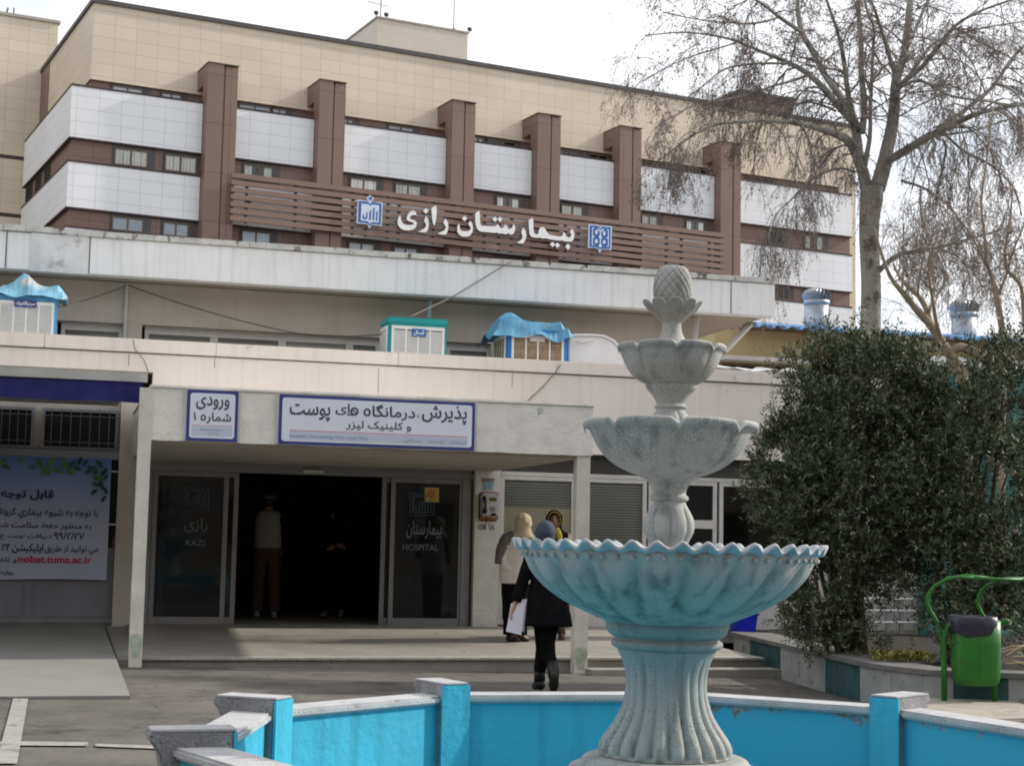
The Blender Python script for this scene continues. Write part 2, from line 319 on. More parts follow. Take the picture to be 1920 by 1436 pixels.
# recessed brown core
mb = MB(); mb.box(UL+.16, UR-.05, .16, BV-.2, 0, 21.37); mb.box(-21.15, UR-.05, 1.36, TV-.1, 21.401, 22.139); mb.build('wall', M['brown2'], tower)
mb = MB(); mb.box(-21.23, 22.5, 1.2, TV, 22.14, 25.72); mb.build('upper_wall', M['tan'], tower)
boxo('roof_coping', M['coping_dark'], tower, -21.33, 22.6, 1.1, TV+.1, 25.722, 25.93)
mb = MB(); mb.box(21.303, 22.5, 1.2, BV, 0, 22.137); mb.build('end_wall', M['tan'], tower)
vb0 = T.u(91, 180, -21.23)[0]
boxo('brown_panel', M['brown'], tower, -21.26, -21.2305, vb0, TV, 22.145, 25.70)
PIL = [(384, 441, 416), (595.5, 645, 623), (845.6, 890, 870), (1007.7, 1051, 1033), (1162.5, 1203, 1186.5), (1352, 1390, 1375)]
pill = [(TU(a, 300, -.6), TU(b, 300, -.6), TU(c, 300, -.6)) for a, b, c in PIL]
edges = [UL]+[x for p in pill for x in (p[0]-.02, p[1]+.0)]+[UR]
for z0, z1 in ((Z1b, Z1t), (Z2b, Z2t), (Z3b, Z3t)):
    for i in range(0, len(edges), 2):
        a, b = edges[i], edges[i+1]
        mb = MB(); mb.m = 0; mb.box(a, b, 0, .158 if i else BV, z0, z1); mb.build('white_panel_band', M['white'], tower)
        boxo('band_edge', M['band_edge'], tower, a-.02, b, -.02, (.158 if i else BV+.02), z1+.002, z1+.10)
        boxo('band_edge', M['band_edge'], tower, a-.02, b, -.015, (.158 if i else BV+.02), z0-.07, z0-.002)
for a, b, c in pill:
    mb = MB(); mb.box(a, c-.045, -.6, .2, 0, 23.2); mb.box(c+.045, b, -.57, .2, 0, 23.14); mb.box(c-.045, c+.045, -.5, .2, 0, 23.1)
    mb.box(a, b-.1, .2, 1.195, 22.3, 23.2)
    o = mb.build('pillar', M['brown'], tower)
    boxo('cap', M['bronze'], o, a-.03, b+.03, -.64, 1.19, 23.202, 23.25)
WTOP = Z1b-.10
def win(px0, px1, py, z0, z1, v=.30, cur='c', parent=tower, ztop=None):
    u0, u1 = T.v(px0, py, v)[0], T.v(px1, py, v)[0]
    f = MB(); t = .05
    f.box(u0, u1, v-.04, v+.03, z1-t, z1); f.box(u0, u1, v-.04, v+.03, z0, z0+t)
    f.box(u0, u0+t, v-.04, v+.03, z0+t, z1-t); f.box(u1-t, u1, v-.04, v+.03, z0+t, z1-t)
    um = (u0+u1)/2; f.box(um-.03, um+.03, v-.04, v+.03, z0+t, z1-t)
    wn = f.build('window', M['bronze'], parent)
    MB().add([(u0+t, v, z0+t), (u1-t, v, z0+t), (u1-t, v, z1-t), (u0+t, v, z1-t)], [(0, 1, 2, 3)]).build('pane', M['winglass'], wn)
    def cloth(a, b, m):
        q = MB(); k = max(6, int((b-a)/.06)); vs = []
        for i in range(k+1):
            x = a+(b-a)*i/k; y = v+.028+.010*sin(i*2.4)
            vs += [(x, y, z0+t), (x, y, z1-t)]
        q.smooth = True; q.add(vs, [(2*i, 2*i+2, 2*i+3, 2*i+1) for i in range(k)]); q.build('curtain', m, wn)
    if cur == 'c': cloth(u0+t, u1-t, M['curtain'])
    elif cur == 's': cloth(u0+t, u0+.3*(u1-u0), M['curtain']); cloth(u1-.3*(u1-u0), u1-t, M['curtain']); boxo('dark_room', M['skyroom'], wn, u0+t, u1-t, v+.04, v+.048, z0+t, z1-t)
    elif cur == 'g': boxo('roller_blind', M['skyroom'], wn, u0+t, u1-t, v+.03, v+.038, z0+t, z1-t)
    else: boxo('dark_room', M['dark'], wn, u0+t, u1-t, v+.03, v+.038, z0+t, z1-t)
    # dark sheet whose colour stands in for the shade inside the window recess
    r = MB(); r.box(u0-.10, u1+.35, v+.0345, v+.0495, z0-.02, ztop or (Z1b-.08 if z1 > 18 and z1 < 19.1 else z1+.12)); r.build('recess_shade', M['coping_dark'], wn)
M['skyroom'] = mat('grey_blind_far', (.55, .60, .66), .7, .06, 2, 0)
for a, b, cu in ((214, 277, 'c'), (309, 369, 'c'), (457, 513, 's'), (657.5, 708.6, 'c'), (742, 790.5, 'c'), (932, 976, 's'), (1053.6, 1094.6, 'c'), (1203.5, 1234, 'c'), (1287, 1322, 's'), (1442, 1469, 'd'), (1509, 1544, 's')):
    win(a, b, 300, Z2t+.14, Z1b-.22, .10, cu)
for a, b, cu in ((209, 269, 'g'), (305, 354, 'g'), (453, 508, 'g'), (654, 703, 'g'), (739, 784, 'g'), (931, 976, 'd'), (1060, 1100, 'd'), (1220, 1262, 'd'), (1300, 1335, 'd'), (1457, 1480, 'd'), (1508, 1552, 's')):
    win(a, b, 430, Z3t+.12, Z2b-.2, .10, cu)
for a, b in ((209, 267), (302, 340), (448, 508), (511, 538), (643, 664), (729, 777), (889, 908), (915, 968), (1052, 1086), (1105, 1140), (1210, 1250), (1290, 1325), (1400, 1450)):
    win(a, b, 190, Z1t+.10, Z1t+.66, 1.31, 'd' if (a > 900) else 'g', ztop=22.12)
# windows on the shaded side
for a, b in ((51, 63), (68, 79), (84, 95)):
    v1, v0 = T.u(a, 330, UL+.16)[0], T.u(b, 330, UL+.16)[0]
    wn = boxo('window', M['bronze'], tower, UL+.12, UL+.158, v0, v1, Z2t+.1, Z1b-.1); boxo('pane', M['dark'], wn, UL+.108, UL+.119, v0+.08, v1-.08, Z2t+.15, Z1b-.15)
# roof boxes
u0, u1 = TU(707, 60, 5), TU(877, 80, 5); zt = T.v(707, 34, 5)[1]; v1 = T.u(650, 75, u0)[0]
boxo('roof_house', tiles('pale_roof_stone', (.60, .54, .46), (.5, .45, .39), 1.3, 1.0, .012, .02), tower, u0, u1, 5, v1, 25.0, zt)
boxo('roof_coping', M['soffit'], tower, u0-.06, u1+.06, 4.94, v1+.06, zt+.002, zt+.1)
RH = (u0, u1, zt, v1)
u0, u1 = TU(1388, 175, 4), TU(1487, 190, 4); zt = T.v(1388, 173, 4)[1]; v1 = min(25, T.u(1345, 193, u0)[0])
boxo('brown_roof_house', M['brown2'], tower, u0, u1, 4, v1, 25.0, zt); boxo('roof_coping', M['coping_dark'], tower, u0-.1, u1+.1, 3.9, v1+.1, zt+.002, zt+.16)
# antennas and floodlights on the roof
def rodthing(name, label, cat, u, v, z0, z1, r, extra=None, group=None):
    t = thing(name, label, cat, world(T, u, v, z0), T.yaw, group)
    MB().tube([(0, 0, 0), (0, 0, z1-z0)], [r, r*.6], 6).build('mast', M['alu'], t)
    return t
t = rodthing('antenna_mast', 'thin bare mast rising from the right of the rooftop box', 'mast', TU(851, 40, 5.2), 5.2, RH[2]+.1, RH[2]+4, .035)
MB().box(-.08, .08, -.08, .08, 0, .12).build('base', M['alu'], t)
t = rodthing('television_antenna', 'spiky television aerial on a mast at the left corner of the rooftop box', 'antenna', TU(714, 20, 5.2), 5.2, RH[2]+.1, RH[2]+2.6, .04)
mb = MB(); zz = T.v(690, 5, 5.2)[1]-RH[2]-.05
mb.tube([(-.75, 0, zz), (.5, 0, zz-.1)], .018, 6)
for k in range(7): x = -.7+k*.18; mb.tube([(x, -.28, zz), (x, .28, zz)], .012, 5)
mb.build('boom', M['alu'], t)
def flood(px, py, label):
    u, z = T.v(px, py, 5.1); t = thing('floodlight', label, 'floodlight', world(T, u, 5.1, RH[2]+.1), T.yaw, 'floodlights on the rooftop box')
    h = max(.10, z-RH[2]-.2)
    MB().tube([(0, 0, 0), (0, 0, h)], .03, 6).build('bracket', M['alu'], t)
    MB().hexa([(-.11, -.08, h), (.11, -.08, h-.04), (.11, .07, h), (-.11, .07, h+.02), (-.11, -.11, h+.18), (.11, -.11, h+.16), (.11, .04, h+.20), (-.11, .04, h+.20)]).build('lamp_head', M['coping_dark'], t, .02)
flood(705, 27, 'grey floodlight beside the television aerial, at the corner of the rooftop box')
flood(724, 29, 'small floodlight just right of the television aerial')
flood(880, 62, 'floodlight at the far right corner of the rooftop box')
# louvre screen
SCV = -.90
scr = fthing(T, 'louvre_screen', 'brown screen of long horizontal slats carrying the hospital name across the facade', 'screen')
for k in range(7):
    z = 15.90+k*.333
    MB().box(-15.04, 12.09, SCV, SCV+.12, z, z+.225).build('slat', M['slat'], scr)
for px in (461, 553, 661, 686, 727, 748, 813, 850, 909, 936, 960, 1010, 1060, 1085, 1112, 1160, 1202, 1250, 1278, 1330):
    u = TU(px, 400, SCV+.2); boxo('support', M['coping_dark'], scr, u-.06, u+.06, SCV+.123, SCV+.27, 15.88, 18.1)
for px in (470, 686, 909, 1085, 1278): u = TU(px, 400, SCV+.2); boxo('bracket', M['coping_dark'], scr, u-.05, u+.05, SCV+.273, .155, 16.9, 17.0)
# name letters, outlines measured on the sign plane
LV = SCV-.16
def za(x, y): return T.v(720+x/8., 350+y/8., LV)
def zb(x, y): return T.v(900+x/7.385, 370+y/7.385, LV)
GL = [
 (za, [(240, 430), (255, 470), (262, 520), (290, 560), (340, 578), (410, 575), (455, 560), (435, 540), (370, 520), (340, 500), (345, 450), (375, 395), (410, 365), (445, 362), (478, 385), (490, 440), (470, 428), (430, 430), (400, 445), (388, 470), (400, 490), (450, 505), (485, 525), (492, 560), (478, 610), (440, 645), (370, 660), (300, 655), (245, 625), (210, 580), (203, 520), (215, 470)]),
 (za, [(585, 365), (628, 322), (670, 365), (628, 408)]),
 (za, [(632, 438), (665, 500), (672, 570), (665, 630), (635, 688), (580, 688), (510, 680), (560, 655), (610, 625), (632, 590), (628, 560), (600, 510)]),
 (za, [(712, 322), (780, 282), (792, 350), (785, 470), (770, 550), (752, 590), (735, 550), (722, 470), (715, 400)]),
 (za, [(920, 478), (958, 530), (968, 600), (955, 670), (930, 722), (870, 722), (800, 708), (860, 680), (905, 655), (930, 620), (922, 590), (890, 545)]),
 (za, [(1168, 480), (1210, 438), (1250, 480), (1210, 522)]),
 (za, [(1125, 555), (1135, 590), (1140, 640), (1165, 665), (1220, 672), (1275, 665), (1300, 640), (1298, 610), (1262, 560), (1298, 510), (1325, 560), (1335, 630), (1325, 690), (1295, 735), (1240, 755), (1180, 752), (1130, 725), (1102, 680), (1098, 620), (1108, 580)]),
 (za, [(1370, 400), (1425, 362), (1440, 400), (1440, 520), (1445, 570), (1480, 590), (1640, 598), (1680, 590), (1700, 555), (1722, 580), (1740, 615), (1775, 622), (1795, 590), (1812, 570), (1830, 600), (1850, 630), (1890, 640)]+[None]),
]
GL = GL[:-1]
# 'stan' group: alef + long connector + teeth (split in two zoomed grids)
stan = [za(*p) for p in [(1370, 400), (1425, 362), (1440, 400), (1440, 520), (1448, 572), (1480, 590), (1640, 598), (1685, 590), (1702, 555), (1725, 585), (1740, 618), (1772, 625), (1795, 600), (1812, 568), (1832, 600)]]
stan += [zb(*p) for p in [(312, 410), (330, 425), (345, 400), (362, 375), (378, 410), (392, 440), (420, 440), (445, 420), (465, 370), (485, 400), (488, 440), (478, 480), (450, 515), (420, 518), (395, 500), (370, 512), (340, 512), (300, 500), (270, 505), (235, 490), (200, 495), (0, 475)]]
stan += [za(*p) for p in [(1440, 672), (1400, 640), (1378, 580), (1370, 500)]]
polys = [[f(*p) for p in pts] for f, pts in GL]+[stan]
polys += [[za(*p) for p in q] for q in ([(1625, 492), (1665, 450), (1702, 492), (1665, 534)], [(1700, 492), (1740, 450), (1780, 492), (1740, 534)])]
polys += [[zb(*p) for p in q] for q in (
 [(598, 425), (630, 460), (642, 520), (635, 575), (600, 640), (550, 640), (500, 630), (560, 600), (585, 570), (590, 540), (570, 480)],
 [(672, 318), (728, 285), (738, 320), (740, 440), (748, 500), (785, 515), (810, 505), (815, 460), (835, 420), (870, 412), (900, 430), (925, 480), (960, 518), (1030, 535), (1110, 545), (1145, 530), (1155, 480), (1180, 500), (1195, 545), (1240, 558), (1262, 540), (1262, 500), (1240, 480), (1278, 435), (1302, 480), (1308, 540), (1290, 595), (1265, 615), (1180, 612), (1140, 600), (1060, 598), (960, 582), (905, 568), (870, 572), (830, 560), (780, 562), (715, 552), (690, 520), (680, 440)],
 [(968, 650), (1005, 618), (1040, 655), (1005, 692)], [(1035, 660), (1070, 628), (1110, 665), (1070, 705)], [(1178, 680), (1218, 643), (1255, 682), (1218, 728)])]
name = fthing(T, 'hospital_name_letters', 'big white raised Persian letters of the hospital name on the brown slats', 'sign letters')
for q in polys:
    mb = MB(); n = len(q)
    mb.m = 0; mb.add([(a, LV, b) for a, b in q], [tuple(range(n))])
    mb.m = 1; mb.add([(a, LV, b) for a, b in q]+[(a, LV+.12, b) for a, b in q], [(i, (i+1) % n, n+(i+1) % n, n+i) for i in range(n)])
    mb.build('letter', [M['letter'], M['letter_side']], name)
def emblem(fr, label, fn, white, blue, details, v, name='emblem_sign', th=.1, mw='paleblue', mb_='blue'):
    t = fthing(fr, name, label, 'emblem')
    def pl(nm, pts, m, vv, d): MB().prism([(a, vv, b) for a, b in [fn(*p) for p in pts]], (0, d, 0)).build(nm, m, t)
    pl('backing_plate', white, M[mw], v, th)
    pl('blue_plate', blue, M[mb_], v-.02, .018)
    for k, (col_, pts) in enumerate(details): pl('emblem_mark', pts, M[col_], v-.032-.0015*k, .008)
    return t
e1 = lambda x, y: T.v(655+x/20.51, 360+y/20.51, LV)
emblem(T, 'blue and white open book crest with a diamond above, left of the big letters', e1,
 [(325, 300), (740, 350), (760, 375), (700, 290), (660, 245), (800, 120), (955, 270), (880, 350), (850, 385), (1280, 410), (1245, 1325), (900, 1275), (840, 1290), (775, 1405), (720, 1290), (690, 1250), (290, 1215)],
 [(365, 345), (720, 385), (790, 470), (870, 400), (1235, 445), (1205, 1275), (880, 1225), (775, 1310), (700, 1205), (340, 1165)],
 [('paleblue', [(455, 455), (720, 485), (795, 545), (870, 500), (1140, 525), (1115, 1190), (860, 1165), (775, 1235), (700, 1130), (430, 1105)]),
  ('blue', [(725, 250), (805, 170), (890, 265), (810, 345)]),
  ('blue', [(530, 860), (550, 860), (545, 960), (590, 1000), (635, 960), (640, 820), (690, 770), (690, 1000), (640, 1060), (570, 1070), (500, 1020), (485, 930)]),
  ('blue', [(765, 760), (835, 695), (820, 1070), (775, 1105), (745, 1080)]), ('blue', [(905, 640), (970, 590), (945, 1080), (905, 1110), (880, 1085)]), ('blue', [(1025, 780), (1085, 730), (1065, 1110), (1030, 1135), (1008, 1110)])], LV)
e2 = lambda x, y: T.v(1095+x/22.1, 410+y/22.1, LV)
emblem(T, 'blue and white crest with a knotted double figure, right of the big letters', e2,
 [(200, 235), (560, 260), (625, 290), (675, 350), (735, 290), (1155, 330), (1125, 1310), (760, 1275), (700, 1320), (655, 1430), (600, 1290), (560, 1235), (180, 1210)],
 [(245, 275), (560, 300), (620, 330), (650, 420), (690, 420), (720, 330), (760, 330), (1105, 370), (1080, 1265), (740, 1235), (660, 1280), (570, 1200), (235, 1170)],
 [('paleblue', [(325, 375), (420, 375), (420, 400), (355, 420), (355, 690), (430, 750), (355, 810), (345, 1070), (405, 1085), (400, 1110), (310, 1100)]),
  ('paleblue', [(1020, 470), (920, 450), (925, 480), (985, 500), (980, 760), (905, 805), (985, 870), (975, 1140), (915, 1145), (915, 1175), (1010, 1180)]),
  ('paleblue', [(450, 490), (555, 490), (555, 590), (520, 660), (480, 660), (445, 590)]), ('paleblue', [(770, 545), (885, 545), (880, 640), (850, 700), (800, 700), (770, 640)]),
  ('paleblue', [(440, 870), (555, 870), (555, 1015), (435, 1015)]), ('paleblue', [(770, 905), (880, 905), (880, 1045), (765, 1045)]),
  ('paleblue', [(520, 405), (640, 450), (650, 520), (580, 520), (560, 460)]), ('paleblue', [(700, 450), (860, 430), (790, 470), (770, 540), (700, 520)]),
  ('paleblue', [(640, 480), (690, 480), (690, 700), (740, 775), (690, 840), (680, 1060), (740, 1130), (655, 1220), (570, 1130), (640, 1060), (640, 840), (580, 775), (640, 700)])], LV)
# neighbouring tan block at far left
BU = T.v(107, 100, 14)[0]; bz = T.v(107, 45, 14)[1]
nb = fthing(T, 'stone_clad_building', 'plain tan stone clad block cut by the left edge, behind the hospital', 'building')
boxo('wall', M['tan'], nb, BU-26, BU, 14, 40, 0, bz); boxo('roof_coping', M['soffit'], nb, BU-26.1, BU+.1, 13.9, 40, bz+.002, bz+.16)
for y in (295, 404):
    z = T.v(20, y, 14)[1]; boxo('dark_joint', M['band_edge'], nb, BU-26, BU+.01, 13.985, 13.998, z-.1, z+.1)
mb = MB(); mb.tube([(BU-2.3, 14.2, bz), (BU-2.3, 14.2, bz+.55)], .04, 5); mb.tube([(BU-2.7, 14.2, bz), (BU-2.6, 14.2, bz+.5)], .05, 5); mb.build('roof_fitting', M['coping_dark'], nb)

# ================================================================== LOW CLINIC BUILDING
L = LOW
def LU(px, py, v): return L.v(px, py, v)[0]
def LZ(px, py, v): return L.v(px, py, v)[1]
UE = -4.19
clinic = fthing(L, 'clinic_building', 'low old clinic with whitish concrete fascias running across the whole picture', 'building')
VF, VE, VW = 4.30, 5.45, 6.20          # lower fascia, upper eave and upper wall planes
ZF0 = LZ(1140, 853, VF); ZF1 = LZ(700, 659, VF); ZFc = LZ(700, 684, VF); ZFl = LZ(100, 689, VF)
ZU0 = LZ(700, 547, VE); ZU1 = LZ(700, 470, VE); ZUc = LZ(700, 481, VE); ZR = ZF1-.25
UF = LU(287, 700, VF)                   # where the left bay begins
UEr = LU(1453, 560, VE); UWr = LU(1311, 610, VW)
# upper fascia (projecting eave)
mb = MB(); mb.box(-14, UEr, VE, VE+.25, ZU0, ZUc); mb.build('upper_fascia', M['plaster'], clinic, .01)
VB_ = L.u(1358, 617, UEr-.05)[0]
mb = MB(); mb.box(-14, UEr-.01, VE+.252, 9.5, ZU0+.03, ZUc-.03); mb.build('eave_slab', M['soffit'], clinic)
mb = MB()
u = -14
while u < UEr:
    u2 = min(u+random.uniform(.8, 1.9), UEr+.03); dz = random.uniform(-.007, .007); dv = random.uniform(-.012, .007)
    mb.box(u, u2-.004, VE-.035+dv, VE+.45, ZUc+.004+dz, ZU1+dz); u = u2
mb.build('upper_coping', M['plaster_edge'], clinic, .006)
mb = MB()
for px in (165, 8, 1370): x = LU(px, 520, VE); mb.box(x, x+.015, VE-.006, VE-.0005, ZU0+.01, ZUc-.01)
mb.build('panel_joint', M['coping_dark'], clinic)
boxo('patched_panel', mat('patched_plaster', (.66, .66, .66), .85, .14, 4, .5, 9, dirt=(.45, .44, .42), dscale=2.5, dthr=.55), clinic, LU(57, 470, VE), LU(164, 470, VE), VE-.02, VE-.0015, ZU0-.012, ZUc)
# upper wall
ZW = LZ(112, 600, VW)
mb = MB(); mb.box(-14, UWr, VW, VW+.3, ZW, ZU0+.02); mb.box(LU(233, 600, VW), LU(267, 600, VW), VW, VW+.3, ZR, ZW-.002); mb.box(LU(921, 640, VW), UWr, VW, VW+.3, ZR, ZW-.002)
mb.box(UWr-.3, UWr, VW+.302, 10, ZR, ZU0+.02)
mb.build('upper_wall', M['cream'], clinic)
x = LU(237, 560, VW-.06); MB().tube([(x, VW-.04, ZR), (x, VW-.04, ZU0)], .026, 8).build('conduit', M['frame'], clinic)
for a, b in ((-40, 108), (115, 231), (272, 402), (402, 530), (530, 656), (656, 712), (712, 838), (838, 920)):
    vw = VW+.16; u0, u1 = LU(a, 610, vw), LU(b, 610, vw); t = .06
    f = MB(); f.box(u0, u1, vw-.02, vw+.04, ZW-.12, ZW-.002); f.box(u0, u0+t, vw-.02, vw+.04, ZR, ZW-.122); f.box(u1-t, u1-.001, vw-.02, vw+.04, ZR, ZW-.122)
    wn = f.build('window', M['frame'], clinic)
    boxo('blind', M['blind'], wn, u0+t, u1-t, vw+.025, vw+.038, ZR, ZW-.125)
    MB().add([(u0+t, vw, ZR), (u1-t, vw, ZR), (u1-t, vw, ZW-.125), (u0+t, vw, ZW-.125)], [(0, 1, 2, 3)]).build('pane', M['winglass'], wn)
boxo('inner_wall', M['interior'], clinic, -14, UWr-.31, VW+.3, VW+.4, ZR, ZW-.003)
# roof slab, lower fascia and coping
boxo('roof_slab', M['soffit'], clinic, -14, 11.5, VF+.2, 11.3, ZR-.2, ZR)
mb = MB(); mb.box(UF, 11.5, VF, VF+.198, ZF0, ZFc-.008); mb.box(-14, UF-.001, VF, VF+.198, ZFl, ZFc-.008); mb.build('lower_fascia', M['pink'], clinic)
mb = MB(); u = -14
while u < 11.5:
    u2 = min(u+random.uniform(1.6, 2.8), 11.5); mb.box(u, u2-.003, VF-.04+random.uniform(-.004, .004), VF+.3, ZFc+.008, ZF1+random.uniform(-.003, .003)); u = u2
mb.build('lower_coping', M['pink'], clinic, .008)
boxo('drip_groove', M['band_edge'], clinic, -14, 11.5, VF-.01, VF+.15, ZFc-.0075, ZFc+.0075)
mb = MB()   # thin cracks and stains on the fascia
for q in ([(403, 672), (402, 690)], [(242, 665), (241, 686)], [(710, 690), (709, 738)], [(961, 700), (960, 725)]):
    mb.tube([(LU(x, y, VF-.002), VF-.0005, LZ(x, y, VF-.002)) for x, y in q], .005, 4)
mb.build('crack', M['wire_pale'], clinic)
# ---- front wall at ground floor
VD = 4.47
def LB(name, m, parent, px0, px1, z0, z1, v0, v1, py=1000, bevel=0): return boxo(name, m, parent, LU(px0, py, v0), LU(px1, py, v0), v0, v1, z0, z1, bevel=bevel)
mb = MB()
mb.box(LU(889, 1030, 4.38), LU(936, 1030, 4.38), 4.38, 4.80, .20, 2.60); mb.build('pillar', M['post'], clinic)
LB('pillar', M['cream'], clinic, 217, 250, .2, ZFl-.002, 4.40, 4.8)
boxo('floor_slab', M['granite'], clinic, -14, 11.5, 4.50, 13, .0, .236)
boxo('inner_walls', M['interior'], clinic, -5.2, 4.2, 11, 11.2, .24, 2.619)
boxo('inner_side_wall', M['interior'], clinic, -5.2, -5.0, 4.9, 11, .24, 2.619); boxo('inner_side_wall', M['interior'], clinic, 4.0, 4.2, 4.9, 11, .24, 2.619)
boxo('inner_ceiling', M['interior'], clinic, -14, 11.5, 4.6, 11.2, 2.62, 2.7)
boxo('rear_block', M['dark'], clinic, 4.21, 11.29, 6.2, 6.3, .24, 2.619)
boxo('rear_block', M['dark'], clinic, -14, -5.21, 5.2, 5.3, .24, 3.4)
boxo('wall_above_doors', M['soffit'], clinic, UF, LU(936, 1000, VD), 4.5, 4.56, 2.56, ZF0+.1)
# windows right of the entrance
def gwin(px0, px1, kind, zb=.26):
    v = VD; u0, u1 = LU(px0, 1000, v), LU(px1, 1000, v); t = .06; zt = 2.44
    f = MB(); f.box(u0, u1, v, v+.07, zt-t, zt); f.box(u0, u1, v, v+.07, zb, zb+t); f.box(u0, u0+t, v, v+.07, zb+t, zt-t); f.box(u1-t, u1-.001, v, v+.07, zb+t, zt-t)
    if kind == 'door': f.box(u0+t, u1-t, v, v+.07, LZ(1280, 990, v), LZ(1280, 974, v))
    wn = f.build('window', M['frame'], clinic)
    MB().add([(u0+t, v+.03, zb+t), (u1-t, v+.03, zb+t), (u1-t, v+.03, zt-t), (u0+t, v+.03, zt-t)], [(0, 1, 2, 3)]).build('pane', M['winglass'] if kind != 'door' else M['glass'], wn)
    if kind == 'film':
        zm = LZ(1000, 951, v); boxo('blind', M['blind'], wn, u0+t, u1-t, v+.055, v+.068, zm, zt-t); um = u0+.62*(u1-u0)
        boxo('film', M['film'], wn, u0+t, um-.004, v+.055, v+.067, zb+t, zm-.004); boxo('film', M['film'], wn, um+.004, u1-t, v+.055, v+.067, zb+t, zm-.004)
    elif kind == 'blind': boxo('blind', M['blind'], wn, u0+t, u1-t, v+.055, v+.068, zb+t, zt-t)
    return u0, u1
gwin(937, 1078, 'film')
zl = 1.30
for a, b, k in ((1084, 1212, 'blind'), (1216, 1344, 'door'), (1349, 1485, 'dark'), (1489, 1620, 'blind'), (1624, 1760, 'dark'), (1764, 1900, 'blind'), (1904, 2040, 'dark')): gwin(a, b, k, zl)
boxo('wall_below_window', M['frame'], clinic, LU(1079, 1000, VD), 11.5, VD+.005, VD+.1, .20, zl-.002)
boxo('window_head', M['frame'], clinic, LU(936, 1000, VD)+.01, 11.5, VD-.01, VD+.1, 2.442, 2.50)
boxo('dark_transom', M['black2'], clinic, LU(936, 1000, VD)+.01, 11.5, VD+.02, VD+.1, 2.501, ZF0+.1)
boxo('end_wall', M['cream'], clinic, 11.3, 11.5, VF+.2, 11, 0, ZR-.2)
# ---- left bay: metal shutters, grilles
LB('metal_wall', M['alu'], clinic, -120, 4, .24, 2.40, 4.52, 4.56)
lb = fthing(L, 'metal_gate', 'dim white panelled metal gate under the blue valance at far left', 'gate')
def gx_(px): return LU(px, 1100, 4.46)
mg = mat('gate_paint', (.215, .21, .23), .6, .08, 3, .15, 9, dirt=(.15, .145, .155), dscale=3, dthr=.66)
boxo('gate_panel', mg, lb, gx_(-110), gx_(216), 4.47, 4.50, .245, 2.36)
mb = MB()
for a, b in ((-100, -60), (-50, 46), (62, 205)):
    for z0, z1 in ((.33, .80),):
        u0, u1 = gx_(a), gx_(b); t = .015
        mb.box(u0, u1, 4.455, 4.4695, z0, z0+t); mb.box(u0, u1, 4.455, 4.4695, z1-t, z1); mb.box(u0, u0+t, 4.455, 4.4695, z0+t, z1-t); mb.box(u1-t, u1, 4.455, 4.4695, z0+t, z1-t)
mb.build('panel_moulding', mg, lb)
u0, u1 = LU(205, 940, 4.46), LU(219, 940, 4.46)
boxo('glass_strip', M['dark'], lb, u0, u1, 4.45, 4.468, LZ(210, 1026, 4.46), LZ(210, 864, 4.46))
mb = MB()
for y in (884, 983): z = LZ(210, y, 4.44); mb.tube([(u0-.02, 4.44, z), (u1+.02, 4.44, z)], .012, 6)
mb.build('bar', M['frame'], lb)
mb = MB(); z = LZ(217, 1020, 4.43); mb.box(u1-.03, u1+.03, 4.41, 4.45, z-.05, z+.10); mb.build('lock', M['coping_dark'], lb)
boxo('transom_beam', mg, clinic, gx_(-110), gx_(216), 4.42, 4.52, LZ(100, 858, 4.44), LZ(100, 843, 4.44))
za_, zb_ = LZ(100, 842, 4.5), LZ(100, 765, 4.5)
for a, b in ((-60, 64), (78, 222)):
    u0, u1 = LU(a, 800, 4.5), LU(b, 800, 4.5)
    f = MB(); t = .04; f.box(u0, u1, 4.5, 4.54, zb_-t, zb_); f.box(u0, u1, 4.5, 4.54, za_, za_+t); f.box(u0, u0+t, 4.5, 4.54, za_+t, zb_-t); f.box(u1-t, u1, 4.5, 4.54, za_+t, zb_-t)
    wn = f.build('window', mg, clinic); boxo('pane', M['dark'], wn, u0+t, u1-t, 4.55, 4.56, za_+t, zb_-t)
    gr = MB()
    for k in range(1, 8): x = u0+(u1-u0)*k/8; gr.tube([(x, 4.47, za_+.01), (x, 4.47, zb_-.01)], .007, 5)
    for k in (.18, .82): z = za_+(zb_-za_)*k; gr.tube([(u0, 4.462, z), (u1, 4.462, z)], .007, 5)
    gr.build('grille', M['grille'], wn)
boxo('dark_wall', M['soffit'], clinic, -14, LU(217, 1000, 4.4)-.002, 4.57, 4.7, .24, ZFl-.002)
# rusty beam and blue valance
val = fthing(L, 'awning_valance', 'deep blue fabric valance hanging from a pale rusty beam at upper left', 'awning')
VV = .34
ub = LU(277, 705, VV)
boxo('beam', M['metalbeam'], val, -14, ub, VV, VV+.06, LZ(0, 704, VV), LZ(0, 687, VV))
boxo('roof_sheet', M['metalbeam'], val, -14, -4.42, VV+.061, VF-.03, LZ(0, 704, VV)+.02, LZ(0, 704, VV)+.05)
zt, zb = LZ(0, 704, VV)-.002, LZ(0, 744, VV)
mb = MB(); mb.smooth = True; n = 160; u1 = LU(268, 720, VV)
vs = []
for i in range(n+1):
    x = -14+(u1+14)*i/n
    for k in range(4): z = zt+(zb-zt)*k/3; vs.append((x, VV+.03+.012*sin(x*9+k)*k/3, z+(.006*sin(x*5) if k == 3 else 0)))
mb.add(vs, [(i*4+k, (i+1)*4+k, (i+1)*4+k+1, i*4+k+1) for i in range(n) for k in range(3)]); mb.build('fabric', M['valance'], val)
